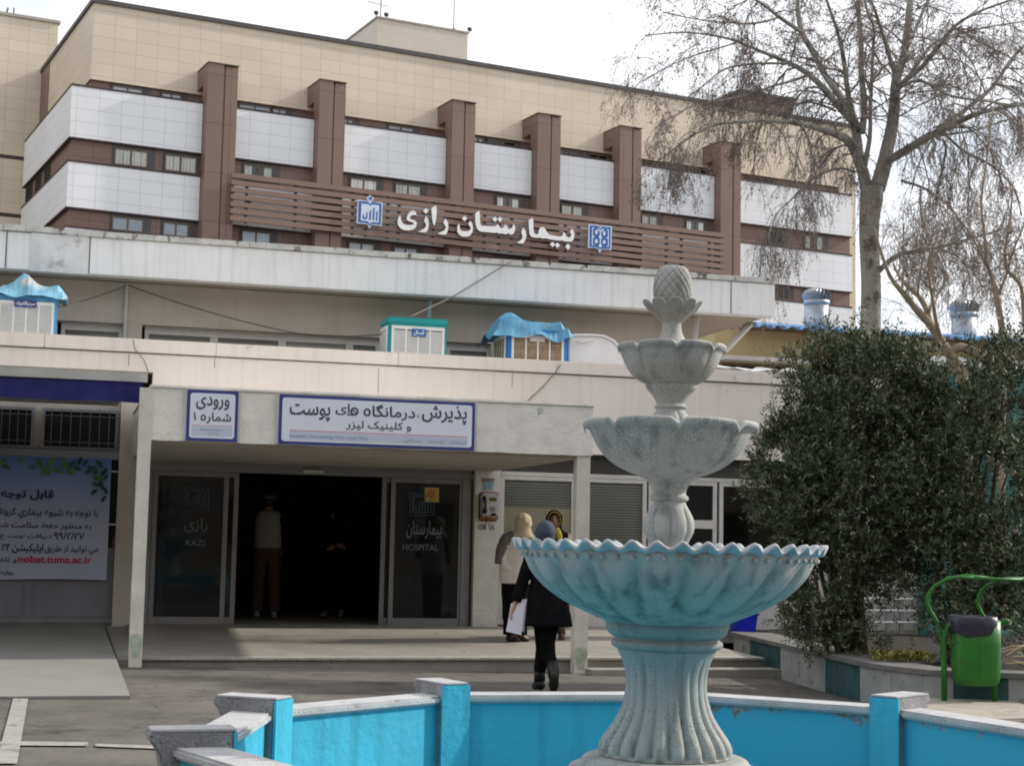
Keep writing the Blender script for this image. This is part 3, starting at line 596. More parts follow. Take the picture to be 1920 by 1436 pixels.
# banner
ban = fthing(L, 'notice_banner', 'printed vinyl notice banner with green leaves along its top, hung on the gate', 'banner')
VB = 4.40
b0, b1 = LU(-90, 960, VB), LU(205, 960, VB); bz0, bz1 = LZ(100, 1087, VB), LZ(100, 857, VB)
mban, tt, bb = newmat('banner_print'); co = tt.nodes.new('ShaderNodeTexCoord'); sp = tt.nodes.new('ShaderNodeSeparateXYZ'); tt.links.new(co.outputs['Object'], sp.inputs[0])
mr = tt.nodes.new('ShaderNodeMapRange'); mr.inputs[1].default_value = bz0; mr.inputs[2].default_value = bz1; tt.links.new(sp.outputs[2], mr.inputs[0])
rp = tt.nodes.new('ShaderNodeValToRGB'); e = rp.color_ramp.elements; e[0].position = .45; e[0].color = (.40, .44, .55, 1); e[1].position = 1; e[1].color = (.07, .14, .36, 1)
tt.links.new(mr.outputs[0], rp.inputs[0]); tt.links.new(rp.outputs[0], bb.inputs['Base Color']); bb.inputs['Roughness'].default_value = .45
mb = MB(); mb.smooth = True; nx_, nz_ = 60, 24; vs = []
def bany(x, z): return VB+.012*sin(x*3.1+z*2)+.02*noise.noise(Vector((x*1.3, z*1.7, 1)))+.012*sin((x+z)*8)*max(0, (z-bz0)/(bz1-bz0)-.3)*.5
for i in range(nx_+1):
    for k in range(nz_+1): x = b0+(b1-b0)*i/nx_; z = bz0+(bz1-bz0)*k/nz_; vs.append((x, bany(x, z), z+.015*sin(x*2.2)*(1-k/nz_)))
mb.add(vs, [(i*(nz_+1)+k, (i+1)*(nz_+1)+k, (i+1)*(nz_+1)+k+1, i*(nz_+1)+k+1) for i in range(nx_) for k in range(nz_)])
mb.build('vinyl_sheet', mban, ban)
M['leafg'] = mat('printed_leaf', (.06, .17, .02), .5, .5, 12, 0); M['leafd'] = mat('printed_leaf_dark', (.012, .06, .035), .5, .4, 12, 0)
for mm, pts in ((M['leafg'], [(5, 865), (12, 875), (40, 862), (60, 875), (75, 868), (85, 880), (95, 866), (100, 878), (110, 884), (120, 872), (128, 880), (90, 885), (82, 886), (118, 862), (136, 886), (180, 893), (186, 898)]), (M['leafd'], [(135, 870), (145, 878), (160, 868), (170, 876), (178, 882), (188, 872), (195, 885), (198, 895), (180, 908), (176, 922), (190, 910), (198, 920), (194, 935), (186, 868), (165, 884), (150, 864)])):
    mb = MB(); random.seed(3)
    for x, y in pts:
        cu, cz = LU(x, y, VB-.03), LZ(x, y, VB-.03); a = random.uniform(0, pi); r = random.uniform(.045, .075); w_ = r*.45
        P = []
        for k in range(10): th = 2*pi*k/10; dx, dz = r*cos(th), w_*sin(th); P.append((cu+dx*cos(a)-dz*sin(a), VB-.035-.0007*random.random()*10, cz+dx*sin(a)+dz*cos(a)))
        MB().add(P, [tuple(range(10))]).build('leaf_print', mm, ban)
M['bred'] = mat('banner_red', (.50, .02, .06), .5, .05, 4, 0); M['bink'] = mat('banner_ink', (.02, .022, .06), .5, .05, 4, 0)
def btext(s, px0, px1, y0, y1, m=None, off=.008, rtl=True):
    v = VB-.032; return text(s, LU(px0, (y0+y1)/2, v), LU(px1, (y0+y1)/2, v), v, LZ((px0+px1)/2, y1, v), LZ((px0+px1)/2, y0, v), m or M['bink'], ban, 'lettering', off, rtl)
btext('قابل توجه مراجعين', -95, 101, 916, 936, off=.03)
btext('با توجه به شيوع بيماري کرونا و لزوم', -45, 184, 952, 973)
btext('به منظور حفظ سلامت شما مراجعين', -75, 171, 978, 992)
btext('۷۲/۲/۹۹', 101, 158, 998, 1011)
btext('دریافت نوبت حضوري', -45, 96, 999, 1012)
btext('مي توانید از طریق', 84, 184, 1022, 1040)
btext('اپلیکیشن ۴۲', 3, 81, 1019, 1038, off=.02)
btext('nobat.tums.ac.ir', 34, 172, 1042, 1055, M['bred'], .02, False)
btext('و تلفني', -20, 31, 1044, 1058)
btext('روابط عمومي', -45, 26, 1068, 1080, off=.02)
# ---- sliding entrance doors
dr = fthing(L, 'sliding_entrance_doors', 'dark glass automatic doors with aluminium frames, standing open under the canopy', 'doors')
zh = 2.44
mb = MB(); mb.box(LU(281, 900, VD), LU(894, 900, VD), VD, VD+.12, 2.36, zh); mb.box(LU(281, 900, VD), LU(287, 900, VD), VD, VD+.12, .24, 2.358); mb.box(LU(868, 900, VD), LU(884, 900, VD), VD, VD+.12, .24, 2.358)
mb.box(LU(281, 900, VD), LU(884, 900, VD), VD, VD+.14, 2.442, 2.558)
mb.build('door_frame', M['alu'], dr)
mb = MB(); mb.box(LU(567, 880, VD), LU(606, 880, VD), VD-.06, VD-.002, 2.38, 2.43); mb.build('motion_sensor', M['frame'], dr, .01)
mb = MB(); mb.box(LU(290, 900, VD), LU(300, 900, VD), VD+.05, VD+.09, .3, 2.36); mb.build('inner_post', M['alu'], dr)
M['etch'] = mat('etched_glass', (.09, .115, .145), .6, .1, 5, 0); M['etchp'] = mat('etched_glass_pale', (.15, .17, .185), .6, .1, 5, 0)
def leaf(px0, px1, v, py=1020, bottom=.06):
    u0, u1 = LU(px0, py, v), LU(px1, py, v); t = .065
    f = MB(); f.box(u0, u1, v, v+.045, 2.29, 2.355); f.box(u0, u1, v, v+.045, .24, .24+.10); f.box(u0, u0+t, v, v+.045, .34, 2.29); f.box(u1-t, u1, v, v+.045, .34, 2.29)
    o = f.build('door_leaf', M['alu'], dr)
    MB().add([(u0+t, v+.02, .34), (u1-t, v+.02, .34), (u1-t, v+.02, 2.29), (u0+t, v+.02, 2.29)], [(0, 1, 2, 3)]).build('glass', M['glass'], o)
    return o
leaf(283, 425, VD+.02); leaf(300, 444, VD+.075)
leaf(731, 868, VD+.02); leaf(714, 860, VD+.075)
def crest_out(cx, cy, s, parent):
    vv = VD+.032; z = lambda x, y: (LU(x, y, vv), LZ(x, y, vv))
    mb = MB()
    def ln(pts, r=.008): mb.tube([(z(cx+x*s, cy+y*s)[0], vv, z(cx+x*s, cy+y*s)[1]) for x, y in pts], r, 4)
    ln([(-1, -.95), (-.15, -.9), (0, -.75), (.15, -.9), (1, -.95), (1, .95), (.15, .95), (0, 1.15), (-.15, .95), (-1, .95), (-1, -.95)])
    ln([(-.75, -.7), (.75, -.7), (.75, .7), (.1, .7), (0, .85), (-.1, .7), (-.75, .7), (-.75, -.7)], .012)
    ln([(0, -1.45), (.25, -1.2), (0, -.95), (-.25, -1.2), (0, -1.45)])
    ln([(-.55, .2), (-.5, .5), (-.25, .5), (-.2, -.1)], .012); ln([(.02, -.3), (.0, .55)], .012); ln([(.27, -.5), (.25, .55)], .012); ln([(.52, -.2), (.5, .55)], .012)
    mb.build('etched_crest', M['etch'], parent)
crest_out(368, 934, 22, dr); crest_out(791, 945, 22, dr)
def dtext(s, a, b, y0, y1, m, rtl=True, off=0):
    v = VD+.036; return text(s, LU(a, (y0+y1)/2, v), LU(b, (y0+y1)/2, v), v, LZ((a+b)/2, y1, v), LZ((a+b)/2, y0, v), m, dr, 'etched_lettering', off, rtl)
dtext('رازی', 346, 389, 970, 998, M['etchp'], off=.01); dtext('RAZI', 348, 384, 1012, 1023, M['etchp'], False, .01)
dtext('بیمارستان', 762, 828, 976, 1010, M['etchp'], off=.01); dtext('HOSPITAL', 755, 822, 1020, 1032, M['etchp'], False, .01)
vv = VD+.028
st = fthing(L, 'warning_sticker', 'small yellow square sticker on the right glass door', 'sticker')
M['yel'] = mat('yellow_sticker', (.50, .36, .10), .5, .05, 4, 0); M['orr'] = mat('orange_sticker', (.48, .10, .04), .5, .05, 4, 0)
boxo('backing', M['yel'], st, LU(796, 925, vv), LU(823, 925, vv), vv, vv+.003, LZ(810, 941, vv), LZ(810, 914, vv))
cu, cz = LU(809, 925, vv), LZ(809, 925, vv)
MB().add([(cu+.055*cos(2*pi*k/20), vv-.002, cz+.055*sin(2*pi*k/20)) for k in range(20)]+[(cu+.035*cos(2*pi*k/20), vv-.002, cz+.035*sin(2*pi*k/20)) for k in range(20)], [(k, (k+1) % 20, 20+(k+1) % 20, 20+k) for k in range(20)]).prism([(cu-.04, vv-.004, cz+.028), (cu-.028, vv-.004, cz+.04), (cu+.04, vv-.004, cz-.028), (cu+.028, vv-.004, cz-.04)], (0, .001, 0)).build('red_ring', M['orr'], st)
# ---- canopy
can = fthing(L, 'entrance_canopy', 'flat rough rendered concrete canopy on two thin square posts over the entrance', 'canopy')
mb = MB(); n = 44; vs = []
# rough front slab with slightly uneven lower edge
for i in range(n+1):
    x = -4.2+5.23*i/n; e_ = .012*noise.noise(Vector((x*3, 0, 2)))
    vs += [(x, 0, 2.515+e_), (x, 0, 3.105), (x, VF-.05, 3.105), (x, VF-.05, 2.515)]
mb.add(vs, [(i*4+k, (i+1)*4+k, (i+1)*4+(k+1) % 4, i*4+(k+1) % 4) for i in range(n) for k in range(4)]+[(0, 1, 2, 3), tuple(n*4+k for k in (3, 2, 1, 0))]); mb.build('fascia', M['rough'], can)
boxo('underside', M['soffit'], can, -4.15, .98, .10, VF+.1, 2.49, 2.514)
mb = MB(); x = -4.22
while x < 1.0:
    x2 = min(x+random.uniform(.5, 1.1), 1.05); mb.box(x, x2-.003, -.025+random.uniform(-.006, .008), VF-.05, 3.107, 3.138+random.uniform(-.004, .003)); x = x2
mb.build('coping', M['rough'], can, .004)
def post(px0, px1, v, z0, z1):
    u0, u1 = LU(px0, 1000, v), LU(px1, 1000, v)
    mb = MB(); k = 14; rings = []
    for i in range(k+1):
        z = z0+(z1-z0)*i/k; j = lambda a: .004*noise.noise(Vector((z*5, a, 0)))
        rings.append([(u0+j(1), v+j(2), z), (u1+j(3), v+j(4), z), (u1+j(5), v+.14, z), (u0+j(6), v+.14, z)])
    o = mb.loft(rings).build('post', M['post'], can)
    q = MB(); random.seed(int(px0)); base = [(u0+.01, z0+.03)]
    m_ = (u0+u1)/2; pts = [(m_+(u1-u0)*.42*cos(t)*(1+.25*sin(3*t)), z0+.26+.16*sin(t)*(1+.2*cos(2*t))) for t in [2*pi*i/16 for i in range(16)]]
    q.add([(a, v-.006, b) for a, b in pts], [tuple(range(16))]); q.build('mould_stain', M['mould'], o)
    return o
post(251.4, 276, -.01, -.02, 3.10); post(1080, 1105, .02, -.16, 2.515)
# signs on the canopy
def sign(label, x0, x1, yl0, yl1, yr0, yr1):
    t = fthing(L, 'entrance_sign', label, 'sign')
    v = -.055; u0, u1 = LU(x0, (yl0+yl1)/2, v), LU(x1, (yr0+yr1)/2, v); z0, z1 = (LZ(x0, yl1, v)+LZ(x1, yr1, v))/2, (LZ(x0, yl0, v)+LZ(x1, yr0, v))/2
    boxo('sign_case', M['frame'], t, u0-.03, u1+.03, v+.012, -.002, z0, z1)
    def rr(a, b, c, d, r, y, th, m, nm):
        P = []
        for (cx, cz, s0) in ((b-r, d-r, 0), (a+r, d-r, pi/2), (a+r, c+r, pi), (b-r, c+r, 1.5*pi)):
            for k in range(5): an = s0+pi/2*k/4; P.append((cx+r*cos(an), y, cz+r*sin(an)))
        MB().prism(P, (0, th, 0)).build(nm, m, t)
    rr(u0, u1, z0, z1, .008, v, .01, M['navy'], 'navy_border'); rr(u0+.035, u1-.035, z0+.035, z1-.035, .03, v-.004, .003, M['signwhite'], 'white_face')
    return t, u0, u1, z0, z1, v
s1, a0, a1, c0, c1, v = sign('small square entrance number sign with navy border, left on the canopy', 350, 446, 730, 826, 734, 829)
text('ورودی', a0+.10, a1-.10, v-.008, c1-.22, c1-.07, M['ink'], s1, off=.012); text('شماره ۱', a0+.075, a1-.075, v-.008, c1-.375, c1-.25, M['ink'], s1, off=.012)
boxo('red_line', M['redline'], s1, a0+.06, a1-.06, v-.0065, v-.0045, c0+.175, c0+.18); boxo('grey_strip', M['signgrey'], s1, a0+.06, a1-.06, v-.006, v-.0045, c0+.06, c0+.165)
text('Entrance No. 1', a0+.16, a1-.16, v-.008, c0+.12, c0+.145, M['greyink'], s1, rtl=False); text('المدخل ۱', a0+.22, a1-.22, v-.008, c0+.075, c0+.10, M['greyink'], s1)
s2, a0, a1, c0, c1, v = sign('long white clinic name sign with navy border and Persian lettering on the canopy', 523, 890, 738, 832, 756, 845)
W_ = a1-a0; fx = lambda px: a0+W_*(px-523)/367
ty = lambda y: c1-(c1-c0)*y     # y fraction from the top
for s_, x0, x1, y0, y1 in (('پذیرش', 788, 874, .09, .47), ('درمانگاه', 678, 775, .12, .44), ('ای', 626, 652, .14, .37), ('پوست', 542, 616, .18, .52)):
    text(s_, fx(x0), fx(x1), v-.008, ty(y1), ty(y0), M['ink'], s2, off=.012)
text('،', fx(779), fx(783), v-.008, ty(.36), ty(.28), mat('green_mark', (.25, .40, .06), .5), s2, off=.02)
hx, hz_, hr = fx(661), ty(.285), (c1-c0)*.075
mb = MB(); n = 24; O_ = [(hx+fx(7)*0+hr*1.15*cos(2*pi*k/n), hz_+hr*1.1*sin(2*pi*k/n)) for k in range(n)]; I_ = [(hx+hr*.72*cos(2*pi*k/n), hz_+hr*.68*sin(2*pi*k/n)) for k in range(n)]
mb.add([(a, v-.008, b) for a, b in O_+I_], [(k, (k+1) % n, n+(k+1) % n, n+k) for k in range(n)])
mb.add([(hx-hr*.8, v-.009, hz_+hr*.25), (hx-hr*.65, v-.009, hz_+hr*.55), (hx+hr*.8, v-.009, hz_-hr*.35), (hx+hr*.65, v-.009, hz_-hr*.6)], [(0, 1, 2, 3)])
mb.add([(hx-hr*2.1, v-.0095, hz_-hr*1.12), (hx-hr*2.1, v-.0095, hz_-hr*.78), (hx-hr*.5, v-.0095, hz_-hr*.72), (hx-hr*.2, v-.0095, hz_-hr*1.1)], [(0, 1, 2, 3)])
mb.build('lettering', M['ink'], s2)
text('و کلینیک لیزر', fx(646), fx(768), v-.008, ty(.67), ty(.47), M['ink'], s2, off=.008)
boxo('red_line', M['redline'], s2, fx(543), fx(876), v-.0065, v-.0045, ty(.725), ty(.713)); boxo('grey_strip', M['signgrey'], s2, fx(543), fx(876), v-.006, v-.0045, ty(.90), ty(.74))
text('Reception / Dermatology Clinic / Laser Clinic', fx(543), fx(688), v-.008, ty(.87), ty(.80), M['greyink'], s2, off=.004, rtl=False)
text('استقبال', fx(842), fx(872), v-.008, ty(.88), ty(.80), M['greyink'], s2); text('عیادة الجلد', fx(800), fx(832), v-.008, ty(.88), ty(.80), M['greyink'], s2); text('عیادة اللیزر', fx(755), fx(789), v-.008, ty(.88), ty(.80), M['greyink'], s2)
# ---- payphone, bracket leaflet, handwriting on the pillar
VP = 4.378
ph = fthing(L, 'payphone', 'silver wall payphone with black handset and orange brown backing on the pillar', 'payphone')
M['phone'] = mat('phone_silver', (.50, .49, .47), .35, .06, 5, 0, metal=.2); M['orange'] = mat('phone_backing', (.30, .13, .05), .5, .2, 6, 0); M['black'] = mat('black_plastic', (.015, .015, .016), .4, .1, 4, 0)
def pp(x, y, v): return LU(x, y, v), LZ(x, y, v)
def rbox(nm, x0, x1, y0, y1, v0, v1, m, parent, bev=.02):
    a, _ = pp(x0, (y0+y1)/2, v0); b, _ = pp(x1, (y0+y1)/2, v0); _, c = pp((x0+x1)/2, y1, v0); _, d = pp((x0+x1)/2, y0, v0)
    return MB().box(a, b, v0, v1, c, d).build(nm, m, parent, bev)
rbox('backing', 898.5, 935, 922, 977, VP-.05, VP-.002, M['orange'], ph, .05)
rbox('body', 903, 935.5, 924, 969, VP-.14, VP-.052, M['phone'], ph, .03)
rbox('screen', 917.5, 931.5, 932.5, 939.5, VP-.146, VP-.139, mat('lcd', (.12, .09, .02), .3), ph, .002)
kp = MB()
for i in range(3):
    for j in range(4):
        a, c = pp(920+i*3.3, 951+j*2.6, VP-.146); kp.box(a-.007, a+.007, VP-.146, VP-.139, c-.006, c+.006)
kp.build('keypad', M['black'], ph)
hs = MB(); hs.smooth = True; P = []
for t in range(9):
    y = 931+t*3.8; a, c = pp(909+1.2*sin(pi*t/8), y, VP-.20); P.append((a, VP-.175-.035*sin(pi*t/8), c))
hs.tube(P, [.03, .035, .024, .019, .018, .019, .024, .038, .034], 10); hs.build('handset', M['black'], ph)
a, c = pp(911, 965, VP-.12); MB().tube([(a, VP-.13, c), (a+.02, VP-.11, c-.09), (a+.005, VP-.06, c-.16)], .006, 6).build('cord', M['wire'], ph)
rbox('coin_tray', 921, 930, 962, 967, VP-.15, VP-.139, M['black'], ph, .003)
lf = fthing(L, 'leaflet', 'torn pale blue leaflet taped above the payphone', 'leaflet')
a0, c1 = pp(906, 903, VP-.01); a1, c0 = pp(925, 919, VP-.01)
MB().prism([(a0, VP-.012, c1), (a1+.01, VP-.02, c1+.01), (a1-.01, VP-.012, c0+.02), (a0+.02, VP-.012, c0)], (0, .004, 0)).build('paper', mat('leaflet_paper', (.25, .37, .40), .6, .35, 25, 0), lf)
a0, c1 = pp(903, 896, VP-.01); a1, c0 = pp(928, 904, VP-.01); MB().prism([(a0, VP-.006, c1), (a1, VP-.006, c1), (a1-.02, VP-.006, c0), (a0+.02, VP-.006, c0)], (0, .003, 0)).build('old_tape', mat('old_tape', (.22, .17, .12), .6, .3, 20, 0), lf)
gr = fthing(L, 'handwritten_number', 'black handwritten number on the pillar below the payphone', 'writing')
a0, c0 = pp(905, 993, VP-.003); a1, c1 = pp(927, 983, VP-.003)
text('N ٦٨١', a0, a1, VP-.004, c0, c1, M['black'], gr, rtl=False, off=.006)
a0, c0 = pp(899, 991, VP-.003); a1, c1 = pp(903.5, 984, VP-.003); text('G', a0, a1, VP-.004, c0, c1, M['black'], gr, rtl=False)
a, c = pp(903, 988, VP-.004); MB().tube([(a+.048*cos(2*pi*k/18), VP-.003, c+.042*sin(2*pi*k/18)) for k in range(19)], .003, 4).build('circle_stroke', M['black'], gr)

# ================================================================== PLATFORM, STEPS, RAMP
def lpoly(name, u0, u1, v0, v1, zf, zb, th, m, kind='structure', bevel=0):
    o = MB().hexa([(u0, v0, zf-th), (u1, v0, zf-th), (u1, v1, zf-th), (u0, v1, zf-th), (u0, v0, zf), (u1, v0, zf), (u1, v1, zb), (u0, v1, zb)]).build(name, m, None, bevel)
    o.location = (0, L.y0, 0); o.rotation_euler = (0, 0, L.yaw); return tag(o, kind=kind) if kind else o
UR_ = LU(1430, 1235, .15)
lpoly('entrance_platform', -4.44, UR_, .18, 4.5, .072, .21, .5, M['granite'])
lpoly('step_nosing', -4.18, UR_+.02, .13, .32, .097, .101, .028, mat('nosing_stone', (.36, .34, .31), .8, .2, 20, .3, 60), bevel=.004)
lpoly('platform_paving', -4.18, UR_, .321, 4.5, .098, .238, .02, M['granite'])
lpoly('lower_step', LU(1106, 1250, -.15), LU(1462, 1255, -.15), -.22, .18, -.02, -.02, .3, M['granite'], bevel=.006)
lpoly('ramp', -12, -4.475, -3.5, 4.5, .030, .24, .2, M['concrete'])

# ================================================================== ROOF THINGS
M['teal'] = mat('teal_metal', (.02, .30, .30), .45, .08, 4, 0); M['bluem'] = mat('blue_metal', (.03, .20, .52), .45, .1, 4, 0, dirt=(.12, .10, .08), dscale=5, dthr=.68)
M['lblue'] = mat('light_blue_metal', (.10, .33, .58), .45, .1, 4, 0); M['louvre'] = mat('white_louvre', (.72, .73, .72), .5, .06, 5, 0); M['louvre_back'] = mat('louvre_back', (.26, .27, .25), .8, .2, 12, 0)
M['straw'] = mat('straw_pad', (.30, .21, .12), .95, .5, 30, .6, 60); M['straw_slat'] = mat('dirty_slat', (.42, .33, .23), .8, .3, 25, 0)
M['tarp'] = mat('blue_tarp', (.075, .24, .38), .5, .22, 5, .3, 18, dirt=(.34, .38, .40), dscale=2.6, dthr=.56, dsoft=.15)
M['tarp2'] = mat('faded_tarp', (.16, .36, .48), .55, .22, 5, .3, 18, dirt=(.42, .43, .40), dscale=2.2, dthr=.50, dsoft=.15)
VC = VF+.34
def cooler(label, px0, px1, ytop, body, dirty, badge, side_px, sidelabel=None, white_posts=True):
    yc = ytop+40; u0, u1 = LU(px0, yc, VC), LU(px1, yc, VC); z1 = LZ((px0+px1)/2, ytop, VC); z0 = ZR+.02
    d = min(1.0, max(.55, (L.u(side_px, yc, u0)[0]-VC))) if side_px else .8
    t = fthing(L, 'evaporative_cooler', label, 'cooler', 'evaporative coolers on the clinic roof')
    MB().box(u0, u1, VC, VC+d, z0, z1).build('cabinet', body, t, .02)
    MB().box(u0-.015, u1+.015, VC-.015, VC+d+.015, z1-.07, z1+(.03 if not dirty and px0 > 0 else -.01)).build('top_pan', body, t, .02)
    def panel(a0, a1, face, nm):      # face 'f': front (u varies), 's': left side (v varies)
        def bx(mb, p0, p1, q0, q1, zz0, zz1): (mb.box(p0, p1, VC-q1, VC-q0, zz0, zz1) if face == 'f' else mb.box(u0-q1, u0-q0, p0, p1, zz0, zz1))
        zt, zb = z1-.10, z0
        f = MB(); fw = .035
        bx(f, a0, a1, .001, .022, zt-fw*1.3, zt); bx(f, a0, a0+fw, .001, .022, zb, zt-fw*1.3); bx(f, a1-fw, a1, .001, .022, zb, zt-fw*1.3)
        nc = 4 if a1-a0 > .5 else 3; W2 = (a1-a0-2*fw)
        for k in range(1, nc): x = a0+fw+W2*k/nc; bx(f, x-.011, x+.011, .001, .022, zb, zt-fw*1.3)
        o = f.build(nm, M['louvre'], t)
        b = MB(); bx(b, a0+fw, a1-fw, .001, .006, zb, zt-fw*1.3); b.build('pad', M['straw'] if dirty else M['louvre_back'], o)
        s_ = MB(); z = zb+.01; random.seed(5)
        while z < zt-fw*1.3-.02:
            if not (dirty and random.random() < .12): bx(s_, a0+fw+.001, a1-fw-.001, .008, .018, z, z+(.017 if not dirty else random.uniform(.008, .017)))
            z += .030
        s_.build('louvre_slats', M['straw_slat'] if dirty else M['louvre'], o)
    m = .05*(u1-u0) if not dirty else .075*(u1-u0)
    panel(u0+m, u1-m, 'f', 'front_panel'); panel(VC+.05, VC+d-.03, 's', 'side_panel')
    if badge:
        bm_, s_, bx0, bx1, by0, by1 = badge; v = VC-.035
        o = boxo('badge', bm_, t, LU(bx0, by0, v), LU(bx1, by0, v), v, v+.012, LZ(bx0, by1, v), LZ(bx0, by0, v))
        if s_: text(s_, LU(bx0+3, by0, v), LU(bx1-3, by0, v), v-.003, LZ(bx0, by1-2, v), LZ(bx0, by0+2, v), M['letter'], o, off=.03)
    return u0, u1, VC+d, z1, t
c1 = cooler('white louvred roof cooler with a blue corner post, under a pale tarp at far left', -10, 107, 552, M['lblue'], False, (M['navy'], 'سپهرالکتریک', 27, 69, 562, 575), None)
c2 = cooler('clean teal and white roof cooler with a small blue badge, uncovered', 728, 838, 600, M['teal'], False, (M['blue'], 'آبسال', 773, 799, 616, 630), 714)
c3 = cooler('rusty blue cooler with brown straw pads under a blue tarp, right of the teal one', 950, 1065, 617, M['bluem'], True, (M['frame'], None, 994, 1022, 629, 640), 927)
def tarp(label, u0, u1, v0, v1, z, m, peak, drop, seed):
    t = fthing(L, 'tarpaulin', label, 'tarp'); n = 15; k = 9
    def h(a, b):
        x = u0+(u1-u0)*a; y = v0+(v1-v0)*b
        base = z+.05+.04*noise.noise(Vector((a*4+seed, b*4, 0)))
        for (pa, pb, pz, w_) in peak: base += pz*math.exp(-((a-pa)**2+(b-pb)**2)/w_)
        e = max(0, (.13-a)/.13, (a-.87)/.13, (.22-b)/.22, (b-.8)/.2)
        if e > 0:
            base -= drop*e**1.0*(1+.35*noise.noise(Vector((a*5+seed, b*3, 3))))
            cx, cy = (a-.5), (b-.5); f = 1+.03*noise.noise(Vector((a*14, b*14, seed)))
            x = (u0+u1)/2+(x-(u0+u1)/2)*f; y = (v0+v1)/2+(y-(v0+v1)/2)*(.97+.05*noise.noise(Vector((a*9, b*2, seed+2))))
        base += .03*abs(sin((a*3.1+b*2.3)*2+seed))+.02*abs(sin((a*5-b*4)+seed*2))
        return (x, y, base)
    mb = MB()
    mb.add([h(i/n, j/k) for i in range(n+1) for j in range(k+1)], [(i*(k+1)+j, (i+1)*(k+1)+j, (i+1)*(k+1)+j+1, i*(k+1)+j+1) for i in range(n) for j in range(k)])
    o = mb.build('sheet', m, t); md = o.modifiers.new('thickness', 'SOLIDIFY'); md.thickness = .006; return t
tarp('faded pale blue tarp draped over the far left cooler', c1[0]-.05, c1[1]+.13, VC-.10, c1[2]+.1, c1[3]+.05, M['tarp2'], [(.42, .3, .22, .02), (.9, .3, .05, .02)], .16, 4)
tarp('dark blue tarp draped over the rusty straw pad cooler', LU(922, 600, VC), LU(1074, 610, VC), VC-.12, c3[2]+.12, c3[3]+.03, M['tarp'], [(.25, .35, .14, .02), (.45, .5, .06, .03), (.95, .3, .04, .03)], .25, 1.5)
# white duct hood
dt = fthing(L, 'duct_hood', 'white bent metal duct hood on the roof, right of the tarp covered cooler', 'duct')
v = VC+.1; P = [pp_(x, y) for pp_ in [lambda x, y: (LU(x, y, v), v, LZ(x, y, v))] for x, y in [(1066, 700), (1066, 632), (1076, 630), (1110, 630), (1132, 632), (1150, 641), (1162, 655), (1170, 675), (1172, 702)]]
M['duct'] = mat('white_duct', (.74, .74, .74), .5, .06, 3, .1, 8, dirt=(.5, .49, .47), dscale=3, dthr=.64)
MB().prism(P, (0, .55, 0)).build('hood', M['duct'], dt, .015)
fl = MB(); 
for i in range(1, 7):
    a, b = Vector(P[i]), Vector(P[i+1]); dd = (b-a); nn = Vector((dd.z, 0, -dd.x)).normalized()*-1 if False else Vector((-dd.z, 0, dd.x)).normalized()
    q = [a, b, b+nn*.03, a+nn*.03]; fl.prism([(p.x, p.y-.03, p.z) for p in q], (0, .05, 0))
fl.build('flange', M['duct'], dt)
MB().tube([(LU(1080, 633, v-.05), v-.04, LZ(1080, 640, v-.05)), (LU(1095, 637, v-.05), v-.05, LZ(1095, 643, v-.05)), (LU(1112, 637, v-.05), v-.05, LZ(1112, 640, v-.05))], .012, 5).build('sealant', M['soffit'], dt)
# stake and cables
sk = fthing(L, 'pipe_stake', 'thin pale turquoise pipe hanging from the eave above the teal cooler', 'pipe')
x = LU(804, 580, VE+.3); MB().tube([(x, VE+.3, LZ(804, 596, VE+.3)), (x+.03, VE+.3, ZU0+.02)], .03, 8).build('pipe', mat('turquoise_pipe', (.25, .38, .38), .5, .1, 5, 0), sk)
MB().tube([(x+.03, VE+.3, ZU0-.03), (x+.03, VE+.3, ZU0+.015)], .045, 8).build('collar', M['alu'], sk)
def cable(label, pts, r=.009, sag=0, m='wire'):
    P = [Vector((LU(x, y, v), v, LZ(x, y, v))) for x, y, v in pts]; Q = []
    for i in range(len(P)-1):
        for k in range(8): t = k/8; q = P[i].lerp(P[i+1], t); q.z -= sag*4*t*(1-t); Q.append(q)
    Q.append(P[-1]); mb = MB(); mb.smooth = True; mb.tube(Q, r, 6); o = mb.build('cable', M[m]); o.location = (0, L.y0, 0); o.rotation_euler = (0, 0, L.yaw)
    tag(o, label, 'cable')
cable('thin cable running down left from the conduit towards the left cooler', [(237, 536, VW-.08), (103, 578, VC+.3)], .007, .02)
cable('long sagging cable from the conduit down to the teal cooler', [(240, 535, VW-.08), (540, 622, VW-.3), (716, 627, VC+.2)], .007, .05)
cable('cable crossing the upper fascia diagonally down to the teal cooler', [(962, 488, VE-.07), (850, 556, VE-.04), (765, 596, VC+.3)], .009, .0, 'wire_pale')
cable('cable looping over the lower coping right of the tarp covered cooler', [(1052, 682, VF-.05), (1040, 700, VF-.05), (1018, 725, VF-.03), (990, 751, VF-.02)], .008, 0, 'wire_pale')
cable('thin cable hanging down over the pinkish fascia above the left post', [(250, 636, VF-.05), (253, 655, VF-.05), (270, 675, VF-.03), (278, 697, VF-.02)], .006, 0, 'wire_pale')
# braces under the eave end
for lab, q in (('pale steel brace propping the right end of the eave, left one', [(1309, 588), (1301, 650)]), ('pale steel brace propping the right end of the eave, slanting right one', [(1408, 608), (1360, 658)])):
    t = fthing(L, 'steel_brace', lab, 'brace', 'braces under the eave'); v0 = VE+.5
    a = Vector((LU(*q[0], v0), v0, LZ(*q[0], v0))); b = Vector((LU(*q[1], v0), v0, LZ(*q[1], v0)))
    MB().tube([a, b], .045, 4).build('strut', M['frame'], t); MB().box(a.x-.07, a.x+.07, v0-.07, v0+.07, a.z-.0, a.z+.03).build('top_plate', M['alu'], t)
